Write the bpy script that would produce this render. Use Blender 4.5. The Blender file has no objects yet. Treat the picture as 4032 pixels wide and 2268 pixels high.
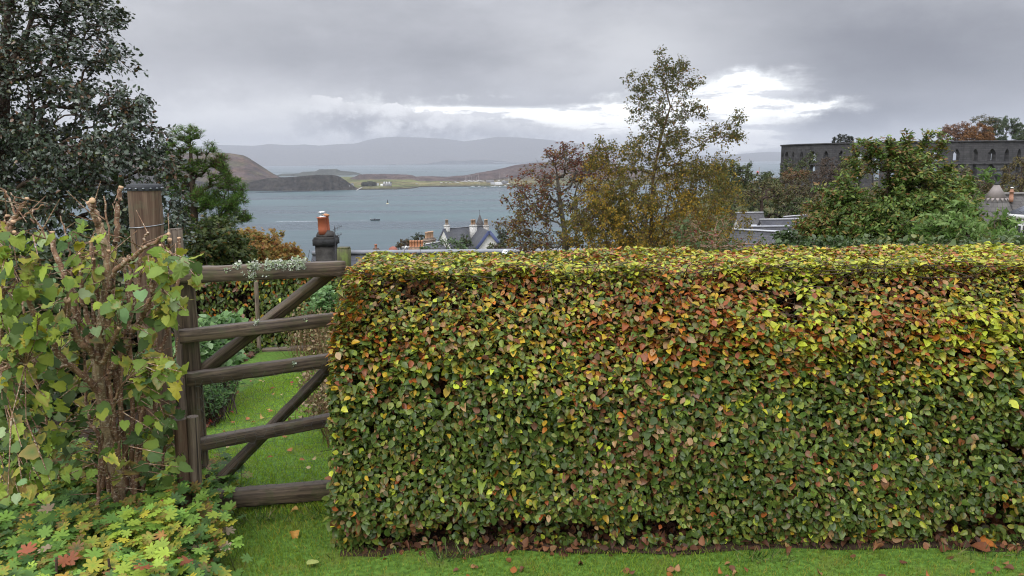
import bpy, math, random
import numpy as np
from mathutils import Vector, Matrix

# ------------------------------------------------------------------ camera, world, sun
S = bpy.context.scene
COL = S.collection
RAD = math.radians
PW, PH, F = 4032, 2268, 3046.0          # photograph size and focal length in its pixels
EYE = 1.6
PITCH, ROLL = RAD(9.4), RAD(-0.55)

cam_data = bpy.data.cameras.new('camera')
cam_data.sensor_width = 36.0
cam_data.lens = 36.0 * F / PW
cam_data.clip_start = 0.05
cam_data.clip_end = 60000.0
cam = bpy.data.objects.new('camera', cam_data)
COL.objects.link(cam)
CROT = Matrix.Rotation(RAD(90) - PITCH, 3, 'X') @ Matrix.Rotation(ROLL, 3, 'Z')
cam.matrix_world = Matrix.Translation((0, 0, EYE)) @ CROT.to_4x4()
S.camera = cam


def ray(px, py):
    return CROT @ Vector(((px - PW / 2) / F, -(py - PH / 2) / F, -1.0))


def P(px, py, y):
    """the point seen at that pixel of the photograph, y metres in front of the viewer"""
    d = ray(px, py)
    return Vector((0, 0, EYE)) + d * (y / d.y)


def G(px, py, z=0.0):
    d = ray(px, py)
    return Vector((0, 0, EYE)) + d * ((z - EYE) / d.z)


S.view_settings.view_transform = 'Standard'
S.view_settings.look = 'None'
S.view_settings.exposure = 0.38
S.view_settings.gamma = 1.0
S.cycles.use_denoising = True
S.cycles.denoiser = 'OPENIMAGEDENOISE'
S.cycles.denoising_input_passes = 'RGB_ALBEDO_NORMAL'
S.cycles.denoising_prefilter = 'ACCURATE'
S.cycles.max_bounces = 7
S.cycles.diffuse_bounces = 4
S.cycles.glossy_bounces = 3
S.cycles.transmission_bounces = 4
S.cycles.volume_bounces = 1
S.cycles.transparent_max_bounces = 8
S.cycles.sample_clamp_indirect = 4.0
S.cycles.pixel_filter_type = 'BLACKMAN_HARRIS'
S.cycles.filter_width = 1.1
S.cycles.caustics_reflective = False
S.cycles.caustics_refractive = False

SUN_EL, SUN_AZ = RAD(42), RAD(215)       # azimuth from the view direction, clockwise


class NT:
    """small helper to write node trees"""
    def __init__(self, tree):
        self.t = tree

    def n(self, kind, _out=0, _props=None, **ins):
        nd = self.t.nodes.new(kind)
        for k, v in (_props or {}).items():
            setattr(nd, k, v)
        for k, v in ins.items():
            key = int(k[1:]) if k[0] == 'i' and k[1:].isdigit() else k.replace('_', ' ')
            self.set(nd.inputs[key], v)
        return nd.outputs[_out]

    def set(self, sock, v):
        if isinstance(v, bpy.types.NodeSocket):
            self.t.links.new(v, sock)
        elif isinstance(v, (tuple, list)) and len(v) == 3 and sock.type == 'RGBA':
            sock.default_value = (*v, 1)
        else:
            sock.default_value = v

    def m(self, op, a, b=0.0, c=0.0):
        return self.n('ShaderNodeMath', 0, {'operation': op}, i0=a, i1=b, i2=c)

    def vm(self, op, a, b=(0, 0, 0)):
        return self.n('ShaderNodeVectorMath', 0, {'operation': op}, i0=a, i1=b)

    def noise(self, vec, scale, detail=3.0, rough=0.5, dist=0.0, out=0):
        return self.n('ShaderNodeTexNoise', out, None, Vector=vec, Scale=scale, Detail=detail, Roughness=rough, Distortion=dist)

    def mix(self, f, a, b, blend='MIX'):
        nd = self.t.nodes.new('ShaderNodeMix')
        nd.data_type = 'RGBA'
        nd.blend_type = blend
        self.set(nd.inputs[0], f)
        self.set(nd.inputs[6], a)
        self.set(nd.inputs[7], b)
        return nd.outputs[2]

    def step(self, v, lo, hi, a=0.0, b=1.0):
        return self.n('ShaderNodeMapRange', 0, {'interpolation_type': 'SMOOTHSTEP'}, i0=v, i1=lo, i2=hi, i3=a, i4=b)

    def xyz(self, x, y, z=0.0):
        return self.n('ShaderNodeCombineXYZ', 0, None, X=x, Y=y, Z=z)


# overcast sky: a sheet of cloud with a bright break low in the north-west, written in azimuth and elevation
world = bpy.data.worlds.new('World')
S.world = world
world.use_nodes = True
wt = NT(world.node_tree)
for nd in list(world.node_tree.nodes):
    world.node_tree.nodes.remove(nd)
tc = world.node_tree.nodes.new('ShaderNodeTexCoord')
sep = world.node_tree.nodes.new('ShaderNodeSeparateXYZ')
world.node_tree.links.new(tc.outputs['Generated'], sep.inputs[0])
dx, dy, dz = sep.outputs
AZ = wt.m('ARCTAN2', dx, dy)
EL = wt.m('ARCSINE', dz)


def azel(px, py):
    d = ray(px, py).normalized()
    return math.atan2(d.x, d.y), math.asin(d.z)


PXR = 1.0 / F


def blob(px, py, sx, sy, az=None, el=None):
    a0, e0 = azel(px, py)
    u = wt.m('MULTIPLY', wt.m('SUBTRACT', az or AZ, a0), 1 / (sx * PXR))
    v = wt.m('MULTIPLY', wt.m('SUBTRACT', el or EL, e0), 1 / (sy * PXR))
    q = wt.m('ADD', wt.m('MULTIPLY', u, u), wt.m('MULTIPLY', v, v))
    return wt.m('POWER', 2.718, wt.m('MULTIPLY', q, -1.0))


def addall(l):
    r = l[0]
    for x in l[1:]:
        r = wt.m('ADD', r, x)
    return r


flat = wt.xyz(AZ, wt.m('MULTIPLY', EL, 2.6))
streak = wt.xyz(AZ, wt.m('MULTIPLY', EL, 5.5), 3.3)
n_low = wt.noise(flat, 3.4, 5, 0.58)
n_mid = wt.noise(flat, 9.0, 7, 0.62)
n_str = wt.noise(streak, 8.0, 7, 0.62)
n_puf = wt.noise(wt.xyz(AZ, wt.m('MULTIPLY', EL, 1.4), 7.7), 24.0, 7, 0.62)
warp_az = wt.m('ADD', AZ, wt.m('MULTIPLY', wt.m('SUBTRACT', n_mid, 0.5), 0.13))
warp_el = wt.m('ADD', EL, wt.m('MULTIPLY', wt.m('SUBTRACT', n_puf, 0.5), 0.045))
# the grey sheet, in soft folds
grey = wt.mix(wt.step(n_low, 0.32, 0.68), (0.30, 0.31, 0.345), (0.45, 0.46, 0.50))
lighten = addall([wt.m('MULTIPLY', blob(900, 470, 700, 100, warp_az, warp_el), 0.85),
                  wt.m('MULTIPLY', blob(2500, 210, 460, 150, warp_az, warp_el), 0.6),
                  wt.m('MULTIPLY', blob(300, 60, 900, 160, warp_az, warp_el), 0.3),
                  wt.m('MULTIPLY', blob(2900, 570, 1500, 50, warp_az, EL), 0.7),
                  wt.m('MULTIPLY', blob(1000, 575, 700, 24, warp_az, EL), 0.6)])
lighten = wt.m('MULTIPLY', lighten, wt.step(n_mid, 0.25, 0.6, 0.65, 1.1))
grey = wt.mix(wt.m('MINIMUM', lighten, 1.0), grey, (0.72, 0.73, 0.755))
dark = addall([wt.m('MULTIPLY', blob(3620, 210, 520, 190, warp_az, warp_el), 1.0), wt.m('MULTIPLY', blob(1600, 210, 900, 100, warp_az, warp_el), 0.42),
               wt.m('MULTIPLY', blob(3330, 470, 330, 62, warp_az, warp_el), 0.9)])
grey = wt.mix(wt.m('MINIMUM', wt.m('MULTIPLY', dark, 0.8), 1.0), grey, (0.12, 0.127, 0.158))
# the break in the cloud
gap = addall([blob(2420, 470, 330, 85, warp_az, warp_el), wt.m('MULTIPLY', blob(2930, 330, 200, 60, warp_az, warp_el), 0.85),
              wt.m('MULTIPLY', blob(2860, 470, 260, 95, warp_az, warp_el), 1.0), wt.m('MULTIPLY', blob(1750, 435, 620, 50, warp_az, warp_el), 0.95), wt.m('MULTIPLY', blob(2900, 560, 170, 40, warp_az, warp_el), 0.8),
              wt.m('MULTIPLY', blob(3180, 415, 150, 26, warp_az, warp_el), 0.9), wt.m('MULTIPLY', blob(1830, 445, 130, 20, warp_az, EL), 0.5)])
gap = wt.m('ADD', gap, wt.m('MULTIPLY', wt.m('SUBTRACT', n_str, 0.5), 1.0))
gap = wt.m('SUBTRACT', gap, wt.m('MULTIPLY', blob(2030, 404, 330, 17, warp_az, EL), 0.95))
gapm = wt.step(gap, 0.18, 0.86)
nish = wt.n('ShaderNodeTexSky', 0, {'sky_type': 'NISHITA', 'sun_disc': False, 'sun_elevation': SUN_EL, 'sun_rotation': SUN_AZ})
blue = wt.vm('SCALE', nish)
blue.node.inputs['Scale'].default_value = 0.1
bright = wt.mix(wt.step(gap, 0.5, 1.0), (0.86, 0.865, 0.88), (1.38, 1.37, 1.36))
bright = wt.mix(0.12, bright, blue)
skyc = wt.mix(gapm, grey, bright)
# ragged little clouds drifting across the break
bits = wt.m('MULTIPLY', wt.step(wt.noise(streak, 13.0, 7, 0.62), 0.49, 0.59), gapm)
skyc = wt.mix(wt.m('MULTIPLY', bits, 0.7), skyc, (0.42, 0.435, 0.49))
# the bank of cumulus that lies on the far mountains
a_l, e_l = azel(1250, 395)
a_r, e_r = azel(2380, 530)
top = wt.m('ADD', wt.n('ShaderNodeMapRange', 0, None, i0=AZ, i1=a_l, i2=a_r, i3=e_l + 0.004, i4=e_r + 0.004),
           wt.m('MULTIPLY', wt.m('SUBTRACT', n_puf, 0.5), 0.042))
bank = wt.step(wt.m('SUBTRACT', top, EL), -0.0005, 0.003)
bank = wt.m('MULTIPLY', bank, wt.step(AZ, azel(1000, 500)[0], azel(1450, 500)[0]))
bank = wt.m('MULTIPLY', bank, wt.step(AZ, azel(2470, 500)[0], azel(2300, 500)[0]))
rim = wt.step(wt.m('SUBTRACT', top, EL), 0.02, 0.0)
bankc = wt.mix(wt.step(n_puf, 0.38, 0.64), (0.24, 0.25, 0.29), (0.78, 0.79, 0.82))
bankc = wt.mix(wt.m('MULTIPLY', rim, 0.5), bankc, (0.95, 0.95, 0.96))
skyc = wt.mix(wt.m('MULTIPLY', bank, 0.95), skyc, bankc)
# unseen sky overhead and behind the viewer, brightened to light the foreground
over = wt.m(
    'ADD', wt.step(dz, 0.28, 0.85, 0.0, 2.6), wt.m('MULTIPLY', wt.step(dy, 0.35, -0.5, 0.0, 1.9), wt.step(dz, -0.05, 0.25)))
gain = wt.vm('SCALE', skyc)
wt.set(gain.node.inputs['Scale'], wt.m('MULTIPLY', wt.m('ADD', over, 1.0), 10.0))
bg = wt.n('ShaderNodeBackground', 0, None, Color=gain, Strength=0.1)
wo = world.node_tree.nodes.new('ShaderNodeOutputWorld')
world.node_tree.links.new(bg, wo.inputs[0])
world.cycles.sampling_method = 'MANUAL'
world.cycles.sample_map_resolution = 512

sun_data = bpy.data.lights.new('sun', 'SUN')
sun_data.energy = 1.1
sun_data.angle = RAD(28)
sun_data.color = (1.0, 0.96, 0.9)
sun = bpy.data.objects.new('sun', sun_data)
COL.objects.link(sun)
_sd = Vector((math.sin(SUN_AZ) * math.cos(SUN_EL), math.cos(SUN_AZ) * math.cos(SUN_EL), math.sin(SUN_EL)))
sun.rotation_euler = _sd.to_track_quat('Z', 'Y').to_euler()

# ------------------------------------------------------------------ helpers
rng = np.random.default_rng(11)
random.seed(11)
SEA = -58.0


def A(v):
    return np.asarray(v, dtype=float)


def _hash(ix, iy, iz, seed):
    h = (ix * 374761393 + iy * 668265263 + iz * 2147483647 + seed * 974634777) & 0xFFFFFFFF
    h = ((h ^ (h >> 13)) * 1274126177) & 0xFFFFFFFF
    return ((h ^ (h >> 16)) & 0xFFFF) / 65535.0


def vnoise(p, scale=1.0, seed=0, octaves=1):
    """value noise 0..1 for an (n,3) array"""
    p = A(p) * scale
    tot = np.zeros(len(p)); amp = 1.0; s = 0.0
    for o in range(octaves):
        q = p * (2 ** o)
        i = np.floor(q).astype(np.int64)
        f = q - i
        f = f * f * (3 - 2 * f)
        v = 0
        for a in (0, 1):
            for b in (0, 1):
                for c in (0, 1):
                    w = (f[:, 0] if a else 1 - f[:, 0]) * (f[:, 1] if b else 1 - f[:, 1]) * (f[:, 2] if c else 1 - f[:, 2])
                    v = v + w * _hash(i[:, 0] + a, i[:, 1] + b, i[:, 2] + c, seed + o * 17)
        tot += v * amp; s += amp; amp *= 0.5
    return tot / s


def unit(v):
    return v / (np.linalg.norm(v, axis=-1, keepdims=True) + 1e-9)


class MB:
    """collects shapes and links them as ONE mesh object"""
    def __init__(self):
        self.v, self.f, self.c, self.g, self.n = [], [], [], [], 0

    def add(self, v, faces, col=(0.5, 0.5, 0.5), gr=None):
        v = A(v).reshape(-1, 3)
        for fa in faces:
            fa = np.asarray(fa, dtype=np.int64)
            if fa.size:
                self.f.append(fa + self.n)
        col = A(col)
        self.c.append(np.broadcast_to(col, (len(v), 3)) if col.ndim == 1 else col.reshape(-1, 3))
        self.g.append(v if gr is None else A(gr).reshape(-1, 3))
        self.v.append(v)
        self.n += len(v)
        return self

    def box(self, c, s, rz=0.0, col=(0.5, 0.5, 0.5)):
        x, y, z = A(s) / 2
        v = A([(-x, -y, -z), (x, -y, -z), (x, y, -z), (-x, y, -z), (-x, -y, z), (x, -y, z), (x, y, z), (-x, y, z)])
        cs, sn = math.cos(rz), math.sin(rz)
        v = np.stack([v[:, 0] * cs - v[:, 1] * sn, v[:, 0] * sn + v[:, 1] * cs, v[:, 2]], 1) + A(c)
        return self.add(v, [[(0, 3, 2, 1), (4, 5, 6, 7), (0, 1, 5, 4), (1, 2, 6, 5), (2, 3, 7, 6), (3, 0, 4, 7)]], col)

    def beam(self, p0, p1, w, h, up=(0, 0, 1), ch=0.006, seg=10, wob=0.0, col=(0.5, 0.5, 0.5), taper=1.0):
        """a squared timber from p0 to p1, width w across, height h along up, chamfered edges, slightly uneven"""
        p0, p1 = A(p0), A(p1)
        ax = unit(p1 - p0)
        sd = unit(np.cross(ax, A(up)))
        u = np.cross(sd, ax)
        a, b = w / 2, h / 2
        sec = A([(-a + ch, -b), (a - ch, -b), (a, -b + ch), (a, b - ch), (a - ch, b), (-a + ch, b), (-a, b - ch), (-a, -b + ch)])
        L = np.linalg.norm(p1 - p0)
        vs, gs = [], []
        off = random.random() * 50
        for i in range(seg + 1):
            t = i / seg
            k = 1 + (taper - 1) * t
            q = sec * k + (rng.random((8, 2)) - 0.5) * wob
            vs.append(p0 + (p1 - p0) * t + q[:, :1] * sd + q[:, 1:] * u)
            gs.append(np.stack([np.full(8, L * t + off), q[:, 0] + off, q[:, 1]], 1))
        n = 8
        fs = [(i * n + j, i * n + (j + 1) % n, (i + 1) * n + (j + 1) % n, (i + 1) * n + j) for i in range(seg) for j in range(n)]
        V = np.concatenate(vs)
        self.add(V, [fs, [tuple(range(7, -1, -1)), tuple(seg * n + j for j in range(n))]], col, np.concatenate(gs))
        return self

    def tube(self, pts, radii, sides=7, cap=True, col=(0.5, 0.5, 0.5), bump=0.0, capcol=None):
        pts = A(pts)
        radii = np.broadcast_to(A(radii), (len(pts),))
        tan = unit(np.gradient(pts, axis=0))
        ref = np.where(np.abs(tan[:, 2:3]) > 0.9, A([[1.0, 0, 0]]), A([[0, 0, 1.0]]))
        s = unit(np.cross(tan, ref)); u = np.cross(s, tan)
        ang = np.arange(sides) * 2 * math.pi / sides
        k = radii[:, None] * (1 + (rng.random((len(pts), sides)) - 0.5) * bump)
        v = pts[:, None, :] + k[..., None] * (np.cos(ang)[None, :, None] * s[:, None, :] + np.sin(ang)[None, :, None] * u[:, None, :])
        n = len(pts)
        i, j = np.meshgrid(np.arange(n - 1), np.arange(sides), indexing='ij')
        j2 = (j + 1) % sides
        q = np.stack([i * sides + j, (i + 1) * sides + j, (i + 1) * sides + j2, i * sides + j2], -1).reshape(-1, 4)
        L = np.concatenate([[0], np.cumsum(np.linalg.norm(np.diff(pts, axis=0), axis=1))])
        off = random.random() * 50
        gr = np.stack([np.repeat(L + off, sides), np.tile(np.cos(ang), n) * np.repeat(radii, sides) + off, np.tile(np.sin(ang), n) * np.repeat(radii, sides)], 1)
        V = v.reshape(-1, 3)
        self.add(V, [q], col, gr)
        if cap:
            e = V[-sides:]
            self.add(e, [[tuple(range(sides - 1, -1, -1))]], col if capcol is None else capcol, gr[-sides:])
            self.add(V[:sides], [[tuple(range(sides))]], col, gr[:sides])
        return self

    def lathe(self, c, prof, seg=16, col=(0.5, 0.5, 0.5), sx=1.0, sy=1.0, lean=(0, 0)):
        """prof: (radius, z) from bottom to top"""
        prof = A(prof); c = A(c)
        ang = np.arange(seg) * 2 * math.pi / seg
        v = np.stack([np.outer(prof[:, 0], np.cos(ang)) * sx, np.outer(prof[:, 0], np.sin(ang)) * sy, np.repeat(prof[:, 1:2], seg, 1)], -1)
        v[..., 0] += v[..., 2] * lean[0]; v[..., 1] += v[..., 2] * lean[1]
        n = len(prof)
        i, j = np.meshgrid(np.arange(n - 1), np.arange(seg), indexing='ij')
        j2 = (j + 1) % seg
        q = np.stack([i * seg + j, i * seg + j2, (i + 1) * seg + j2, (i + 1) * seg + j], -1).reshape(-1, 4)
        return self.add(v.reshape(-1, 3) + c, [q, [tuple(range(seg - 1, -1, -1)), tuple((n - 1) * seg + k for k in range(seg))]], col)

    def poly(self, pts, col=(0.5, 0.5, 0.5)):
        return self.add(pts, [[tuple(range(len(pts)))]], col)

    def slab(self, pts, thick, col=(0.5, 0.5, 0.5)):
        """a flat polygon given thickness against its normal"""
        p = A(pts)
        nrm = unit(np.cross(p[1] - p[0], p[2] - p[0]))
        n = len(p)
        return self.add(np.concatenate([p, p - nrm * thick]),
                        [[tuple(range(n))], [tuple(range(2 * n - 1, n - 1, -1))], [(i, n + i, n + (i + 1) % n, (i + 1) % n) for i in range(n)]], col)

    def build(self, name, mat, parent=None, smooth=False, **props):
        me = bpy.data.meshes.new(name)
        V = np.concatenate(self.v)
        me.vertices.add(len(V))
        me.vertices.foreach_set('co', V.astype(np.float32).ravel())
        loops = np.concatenate([f.ravel() for f in self.f])
        tot = np.concatenate([np.full(len(f), f.shape[1]) for f in self.f])
        me.loops.add(len(loops))
        me.loops.foreach_set('vertex_index', loops.astype(np.int32))
        me.polygons.add(len(tot))
        st = np.concatenate([[0], np.cumsum(tot)[:-1]])
        me.polygons.foreach_set('loop_start', st.astype(np.int32))
        if smooth:
            me.polygons.foreach_set('use_smooth', np.ones(len(tot), dtype=bool))
        me.update(calc_edges=True)
        a = me.attributes.new('Col', 'FLOAT_COLOR', 'POINT')
        a.data.foreach_set('color', np.concatenate([np.concatenate(self.c), np.ones((len(V), 1))], 1).astype(np.float32).ravel())
        g = me.attributes.new('gr', 'FLOAT_VECTOR', 'POINT')
        g.data.foreach_set('vector', np.concatenate(self.g).astype(np.float32).ravel())
        me.materials.append(mat)
        o = bpy.data.objects.new(name, me)
        COL.objects.link(o)
        if parent is not None:
            o.parent = parent
            o.matrix_parent_inverse = Matrix.Translation(-parent.location)
        for k, v in props.items():
            o[k] = v
        return o


def thing(name, label, cat, loc=(0, 0, 0), group=None):
    o = bpy.data.objects.new(name, None)
    o.empty_display_size = 0.1
    COL.objects.link(o)
    o.location = loc
    o['label'] = label
    o['category'] = cat
    if group:
        o['group'] = group
    return o


def dup(o, shift, label, group=None):
    """a copy of a thing with copies of its parts and their sub-parts, moved by shift"""
    c = o.copy(); COL.objects.link(c)
    c.location = Vector(o.location) + Vector(shift)
    c['label'] = label
    if group: c['group'] = group
    for ch in list(o.children):
        k = ch.copy(); COL.objects.link(k); k.parent = c
        for g in list(ch.children):
            q = g.copy(); COL.objects.link(q); q.parent = k
    return c


# ------------------------------------------------------------------ materials
def mat(name):
    m = bpy.data.materials.new(name)
    m.use_nodes = True
    for nd in list(m.node_tree.nodes):
        m.node_tree.nodes.remove(nd)
    t = NT(m.node_tree)
    return m, t


def out(t, sh):
    o = t.t.nodes.new('ShaderNodeOutputMaterial')
    t.t.links.new(sh, o.inputs['Surface'])


def bumpn(t, h, strength=0.3, dist=0.01):
    return t.n('ShaderNodeBump', 0, None, Height=h, Strength=strength, Distance=dist)


def leaf_mat(name, rough=0.42, trans=0.25, spec=0.5, spots=0.2):
    m, t = mat(name)
    c = t.n('ShaderNodeAttribute', 0, {'attribute_name': 'Col'})
    pos = t.n('ShaderNodeNewGeometry')
    spot = t.step(t.noise(pos, 130.0, 2), 0.35, 0.7)
    c2 = t.mix(spot, t.mix(spots, c, (0.09, 0.045, 0.015)), c)
    b = t.n('ShaderNodeBsdfPrincipled', 0, None, Base_Color=c2, Roughness=rough, Specular_IOR_Level=spec)
    tr = t.n('ShaderNodeBsdfTranslucent', 0, None, Color=c2)
    out(t, t.n('ShaderNodeMixShader', 0, None, i0=trans, i1=b, i2=tr))
    return m


def col_mat(name, rough=0.8, spec=0.3, scale=0.0, amt=0.3, bump=0.0, bscale=None, metal=0.0):
    """colour from the mesh attribute, broken up with noise"""
    m, t = mat(name)
    c = t.n('ShaderNodeAttribute', 0, {'attribute_name': 'Col'})
    b = t.n('ShaderNodeBsdfPrincipled', 0, None, Roughness=rough, Specular_IOR_Level=spec, Metallic=metal)
    bn = b.node
    pos = t.n('ShaderNodeNewGeometry')
    if scale:
        n = t.noise(pos, scale, 5, 0.6)
        k = t.step(n, 0.3, 0.7, 1 - amt, 1 + amt)
        cc = t.vm('SCALE', c); t.set(cc.node.inputs['Scale'], k)
        c = cc
    t.set(bn.inputs['Base Color'], c)
    if bump:
        t.set(bn.inputs['Normal'], bumpn(t, t.noise(pos, bscale or scale, 5, 0.6), bump, 0.02))
    out(t, b)
    return m


def wood_mat(name, c0, c1, moss=(0.10, 0.13, 0.03), mossamt=0.35, grain=(3, 75, 75), rough=0.62):
    m, t = mat(name)
    g = t.n('ShaderNodeAttribute', 1, {'attribute_name': 'gr'})
    sv = t.vm('MULTIPLY', g, grain)
    n1 = t.noise(sv, 1.0, 5, 0.62, 0.6)
    n2 = t.noise(t.vm('MULTIPLY', g, (3.5, 9, 9)), 1.0, 3)
    pos = t.n('ShaderNodeNewGeometry')
    n3 = t.noise(pos, 14.0, 5, 0.65)
    c = t.mix(t.step(n1, 0.34, 0.66), c0, c1)
    c = t.mix(t.step(n2, 0.35, 0.75, 0, 0.55), c, tuple(0.45 * x for x in c0))
    up = t.n('ShaderNodeSeparateXYZ', 2, None, Vector=t.n('ShaderNodeNewGeometry', 1))
    mk = t.m('MULTIPLY', t.step(n3, 0.5, 0.68), mossamt)
    c = t.mix(mk, c, moss)
    c = t.mix(t.m('MULTIPLY', t.step(up, 0.5, 0.95), 0.5), c, (0.17, 0.145, 0.125))
    crack = t.noise(t.vm('MULTIPLY', g, (1.6, 130, 130)), 1.0, 4, 0.6, 0.4)
    c = t.mix(t.step(crack, 0.60, 0.67, 0, 0.85), c, (0.012, 0.009, 0.007))
    b = t.n('ShaderNodeBsdfPrincipled', 0, None, Base_Color=c, Roughness=rough, Specular_IOR_Level=0.4,
            Normal=bumpn(t, t.m('ADD', n1, t.m('MULTIPLY', n3, 0.4)), 0.5, 0.004))
    out(t, b)
    return m


def bark_mat(name, c0, c1, spots=(0.42, 0.36, 0.28), amt=0.25, scale=30.0):
    m, t = mat(name)
    g = t.n('ShaderNodeAttribute', 1, {'attribute_name': 'gr'})
    pos = t.n('ShaderNodeNewGeometry')
    n1 = t.noise(t.vm('MULTIPLY', pos, (scale * 1.6, scale * 1.6, scale * 0.5)), 1.0, 5, 0.65)
    n2 = t.noise(t.vm('MULTIPLY', pos, (70, 70, 140)), 1.0, 2)
    c = t.mix(t.step(n1, 0.32, 0.68), c0, c1)
    c = t.mix(t.m('MULTIPLY', t.step(n2, 0.55, 0.62), amt), c, spots)
    b = t.n('ShaderNodeBsdfPrincipled', 0, None, Base_Color=c, Roughness=0.7, Specular_IOR_Level=0.35,
            Normal=bumpn(t, n1, 0.6, 0.008))
    out(t, b)
    return m


M_leaf = leaf_mat('wet_leaf', 0.34, 0.26, 0.34, 0.12)
M_leaf_thin = leaf_mat('thin_leaf', 0.5, 0.6, 0.3, 0.04)
M_leaf_soft = leaf_mat('soft_leaf', 0.5, 0.36, 0.33, 0.06)
M_leaf_gloss = leaf_mat('glossy_leaf', 0.3, 0.08, 0.6)
M_leaf_far = leaf_mat('distant_leaf', 0.6, 0.2, 0.25)
M_dry = leaf_mat('dry_leaf', 0.6, 0.15, 0.3)
M_gate = wood_mat('weathered_gate_timber', (0.042, 0.028, 0.018), (0.17, 0.123, 0.080), (0.075, 0.085, 0.03), 0.45)
M_post = wood_mat('treated_post', (0.085, 0.045, 0.025), (0.19, 0.125, 0.08), (0.11, 0.11, 0.06), 0.4, (2.2, 55, 55), 0.7)
M_post_grey = wood_mat('grey_post', (0.12, 0.085, 0.055), (0.26, 0.205, 0.15), (0.12, 0.13, 0.06), 0.35, (2.5, 60, 60), 0.8)
M_post_moss = wood_mat('mossy_post', (0.05, 0.05, 0.02), (0.12, 0.12, 0.045), (0.11, 0.15, 0.03), 0.8, (2.5, 60, 60), 0.8)
M_bark = bark_mat('hazel_bark', (0.10, 0.050, 0.028), (0.27, 0.155, 0.085), (0.46, 0.39, 0.28), 0.7, 24)
M_bark_old = bark_mat('old_hazel_bark', (0.11, 0.065, 0.035), (0.36, 0.26, 0.15), (0.48, 0.42, 0.30), 0.55, 24)
M_twig = bark_mat('dark_twig', (0.035, 0.022, 0.015), (0.085, 0.055, 0.035), (0.2, 0.16, 0.12), 0.15)
M_bark_grey = bark_mat('grey_bark', (0.07, 0.06, 0.05), (0.17, 0.15, 0.125), (0.26, 0.25, 0.21), 0.25)
M_bark_gold = bark_mat('birch_bark', (0.05, 0.032, 0.016), (0.14, 0.085, 0.035), (0.3, 0.26, 0.2), 0.2)
M_cut = col_mat('cut_wood', 0.7, 0.3, 90, 0.2)
M_plain = col_mat('painted', 0.6, 0.35, 3.0, 0.12)
M_stone = col_mat('stone', 0.85, 0.25, 6.0, 0.35, 0.5, 14.0)
M_metal = col_mat('grey_metal', 0.35, 0.5, 30, 0.2, metal=0.8)
M_rough = col_mat('earth', 0.9, 0.2, 18.0, 0.4, 0.6, 40.0)

# ------------------------------------------------------------------ leaves and trees
def _fan(rim, z=None):
    """leaf from a rim polygon (closed, starts at the stalk) and a midrib centre"""
    rim = A(rim)
    n = len(rim)
    v = np.concatenate([[[0, 0.42, -0.03]], np.column_stack([rim, np.zeros(n) if z is None else z])])
    f = [(0, 1 + i, 1 + (i + 1) % n) for i in range(n)]
    return v, [np.array(f)], np.concatenate([[0.0], np.ones(n)])


def _oval(w=0.32, fold=0.09, droop=0.10):
    mid = [(0, 0, 0), (0, .34, .0), (0, .70, -droop * .4), (0, 1, -droop)]
    sl = [(-.70 * w, .15, fold * .5), (-w, .40, fold), (-.62 * w, .76, fold * .55 - droop * .3)]
    v = mid + sl + [(-x, y, z) for x, y, z in sl]
    f4 = [(0, 1, 5, 4), (1, 2, 6, 5), (0, 7, 8, 1), (1, 8, 9, 2)]
    f3 = [(2, 3, 6), (2, 9, 3)]
    return A(v), [np.array(f4), np.array(f3)], A([0.2, 0, .1, 1, .8, .9, .9, .8, .9, .9])


def _hazel():
    rim = []
    n = 17
    for i in range(n):
        t = -math.pi / 2 + 2 * math.pi * i / n
        r = 0.5 * (1 + (0.085 if i % 2 else -0.03))
        x = r * 0.86 * math.cos(t) * (1 - 0.18 * math.sin(t)); y = 0.47 + r * math.sin(t)
        if i == 0: y = 0.09
        if abs(t - math.pi / 2) < 0.2: y += 0.16
        rim.append((x, y))
    z = A([0.06 * (1 if i % 2 else -1) + 0.12 * abs(rim[i][0]) - 0.14 * rim[i][1] ** 2 for i in range(n)])
    return _fan(rim, z)


def _palmate(lobes=7, deep=0.5):
    rim = [(0.0, 0.12)]
    for k in range(lobes):
        t = -2.35 + 4.7 * k / (lobes - 1)
        L = 0.60 - 0.10 * abs(k - (lobes - 1) / 2) / ((lobes - 1) / 2)
        for dt, rr in ((-0.30, deep), (-0.20, .84), (-.07, .93), (0, 1.06), (.09, .92), (0.20, .84)):
            a = t + dt * 4.7 / (lobes - 1) * 1.55
            rim.append((L * rr * math.sin(a), 0.42 + L * rr * math.cos(a)))
    z = A([0.10 * (abs(x)) - 0.05 * math.hypot(x, y - .42) for x, y in rim])
    return _fan(rim, z)


T_OVAL = _oval()
T_WIDE = _oval(0.40, 0.07, 0.16)
T_LONG = _oval(0.17, 0.06, 0.18)
T_HAZEL = _hazel()
T_GERAN = _palmate(7, 0.42)
T_MAPLE = _palmate(5, 0.5)
T_DIAM = (A([(0, 0, 0), (-.33, .45, .07), (0, 1, -.06), (.33, .45, .07)]), [np.array([(0, 3, 2), (0, 2, 1)])], A([.3, .8, 1, .8]))
T_SPIKE = (A([(-.05, 0, 0), (.05, 0, 0), (.035, .6, .02), (0, 1, 0), (-.035, .6, .02)]), [np.array([(0, 1, 2, 3, 4)])], A([0, 0, .3, 1, .3]))


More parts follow.
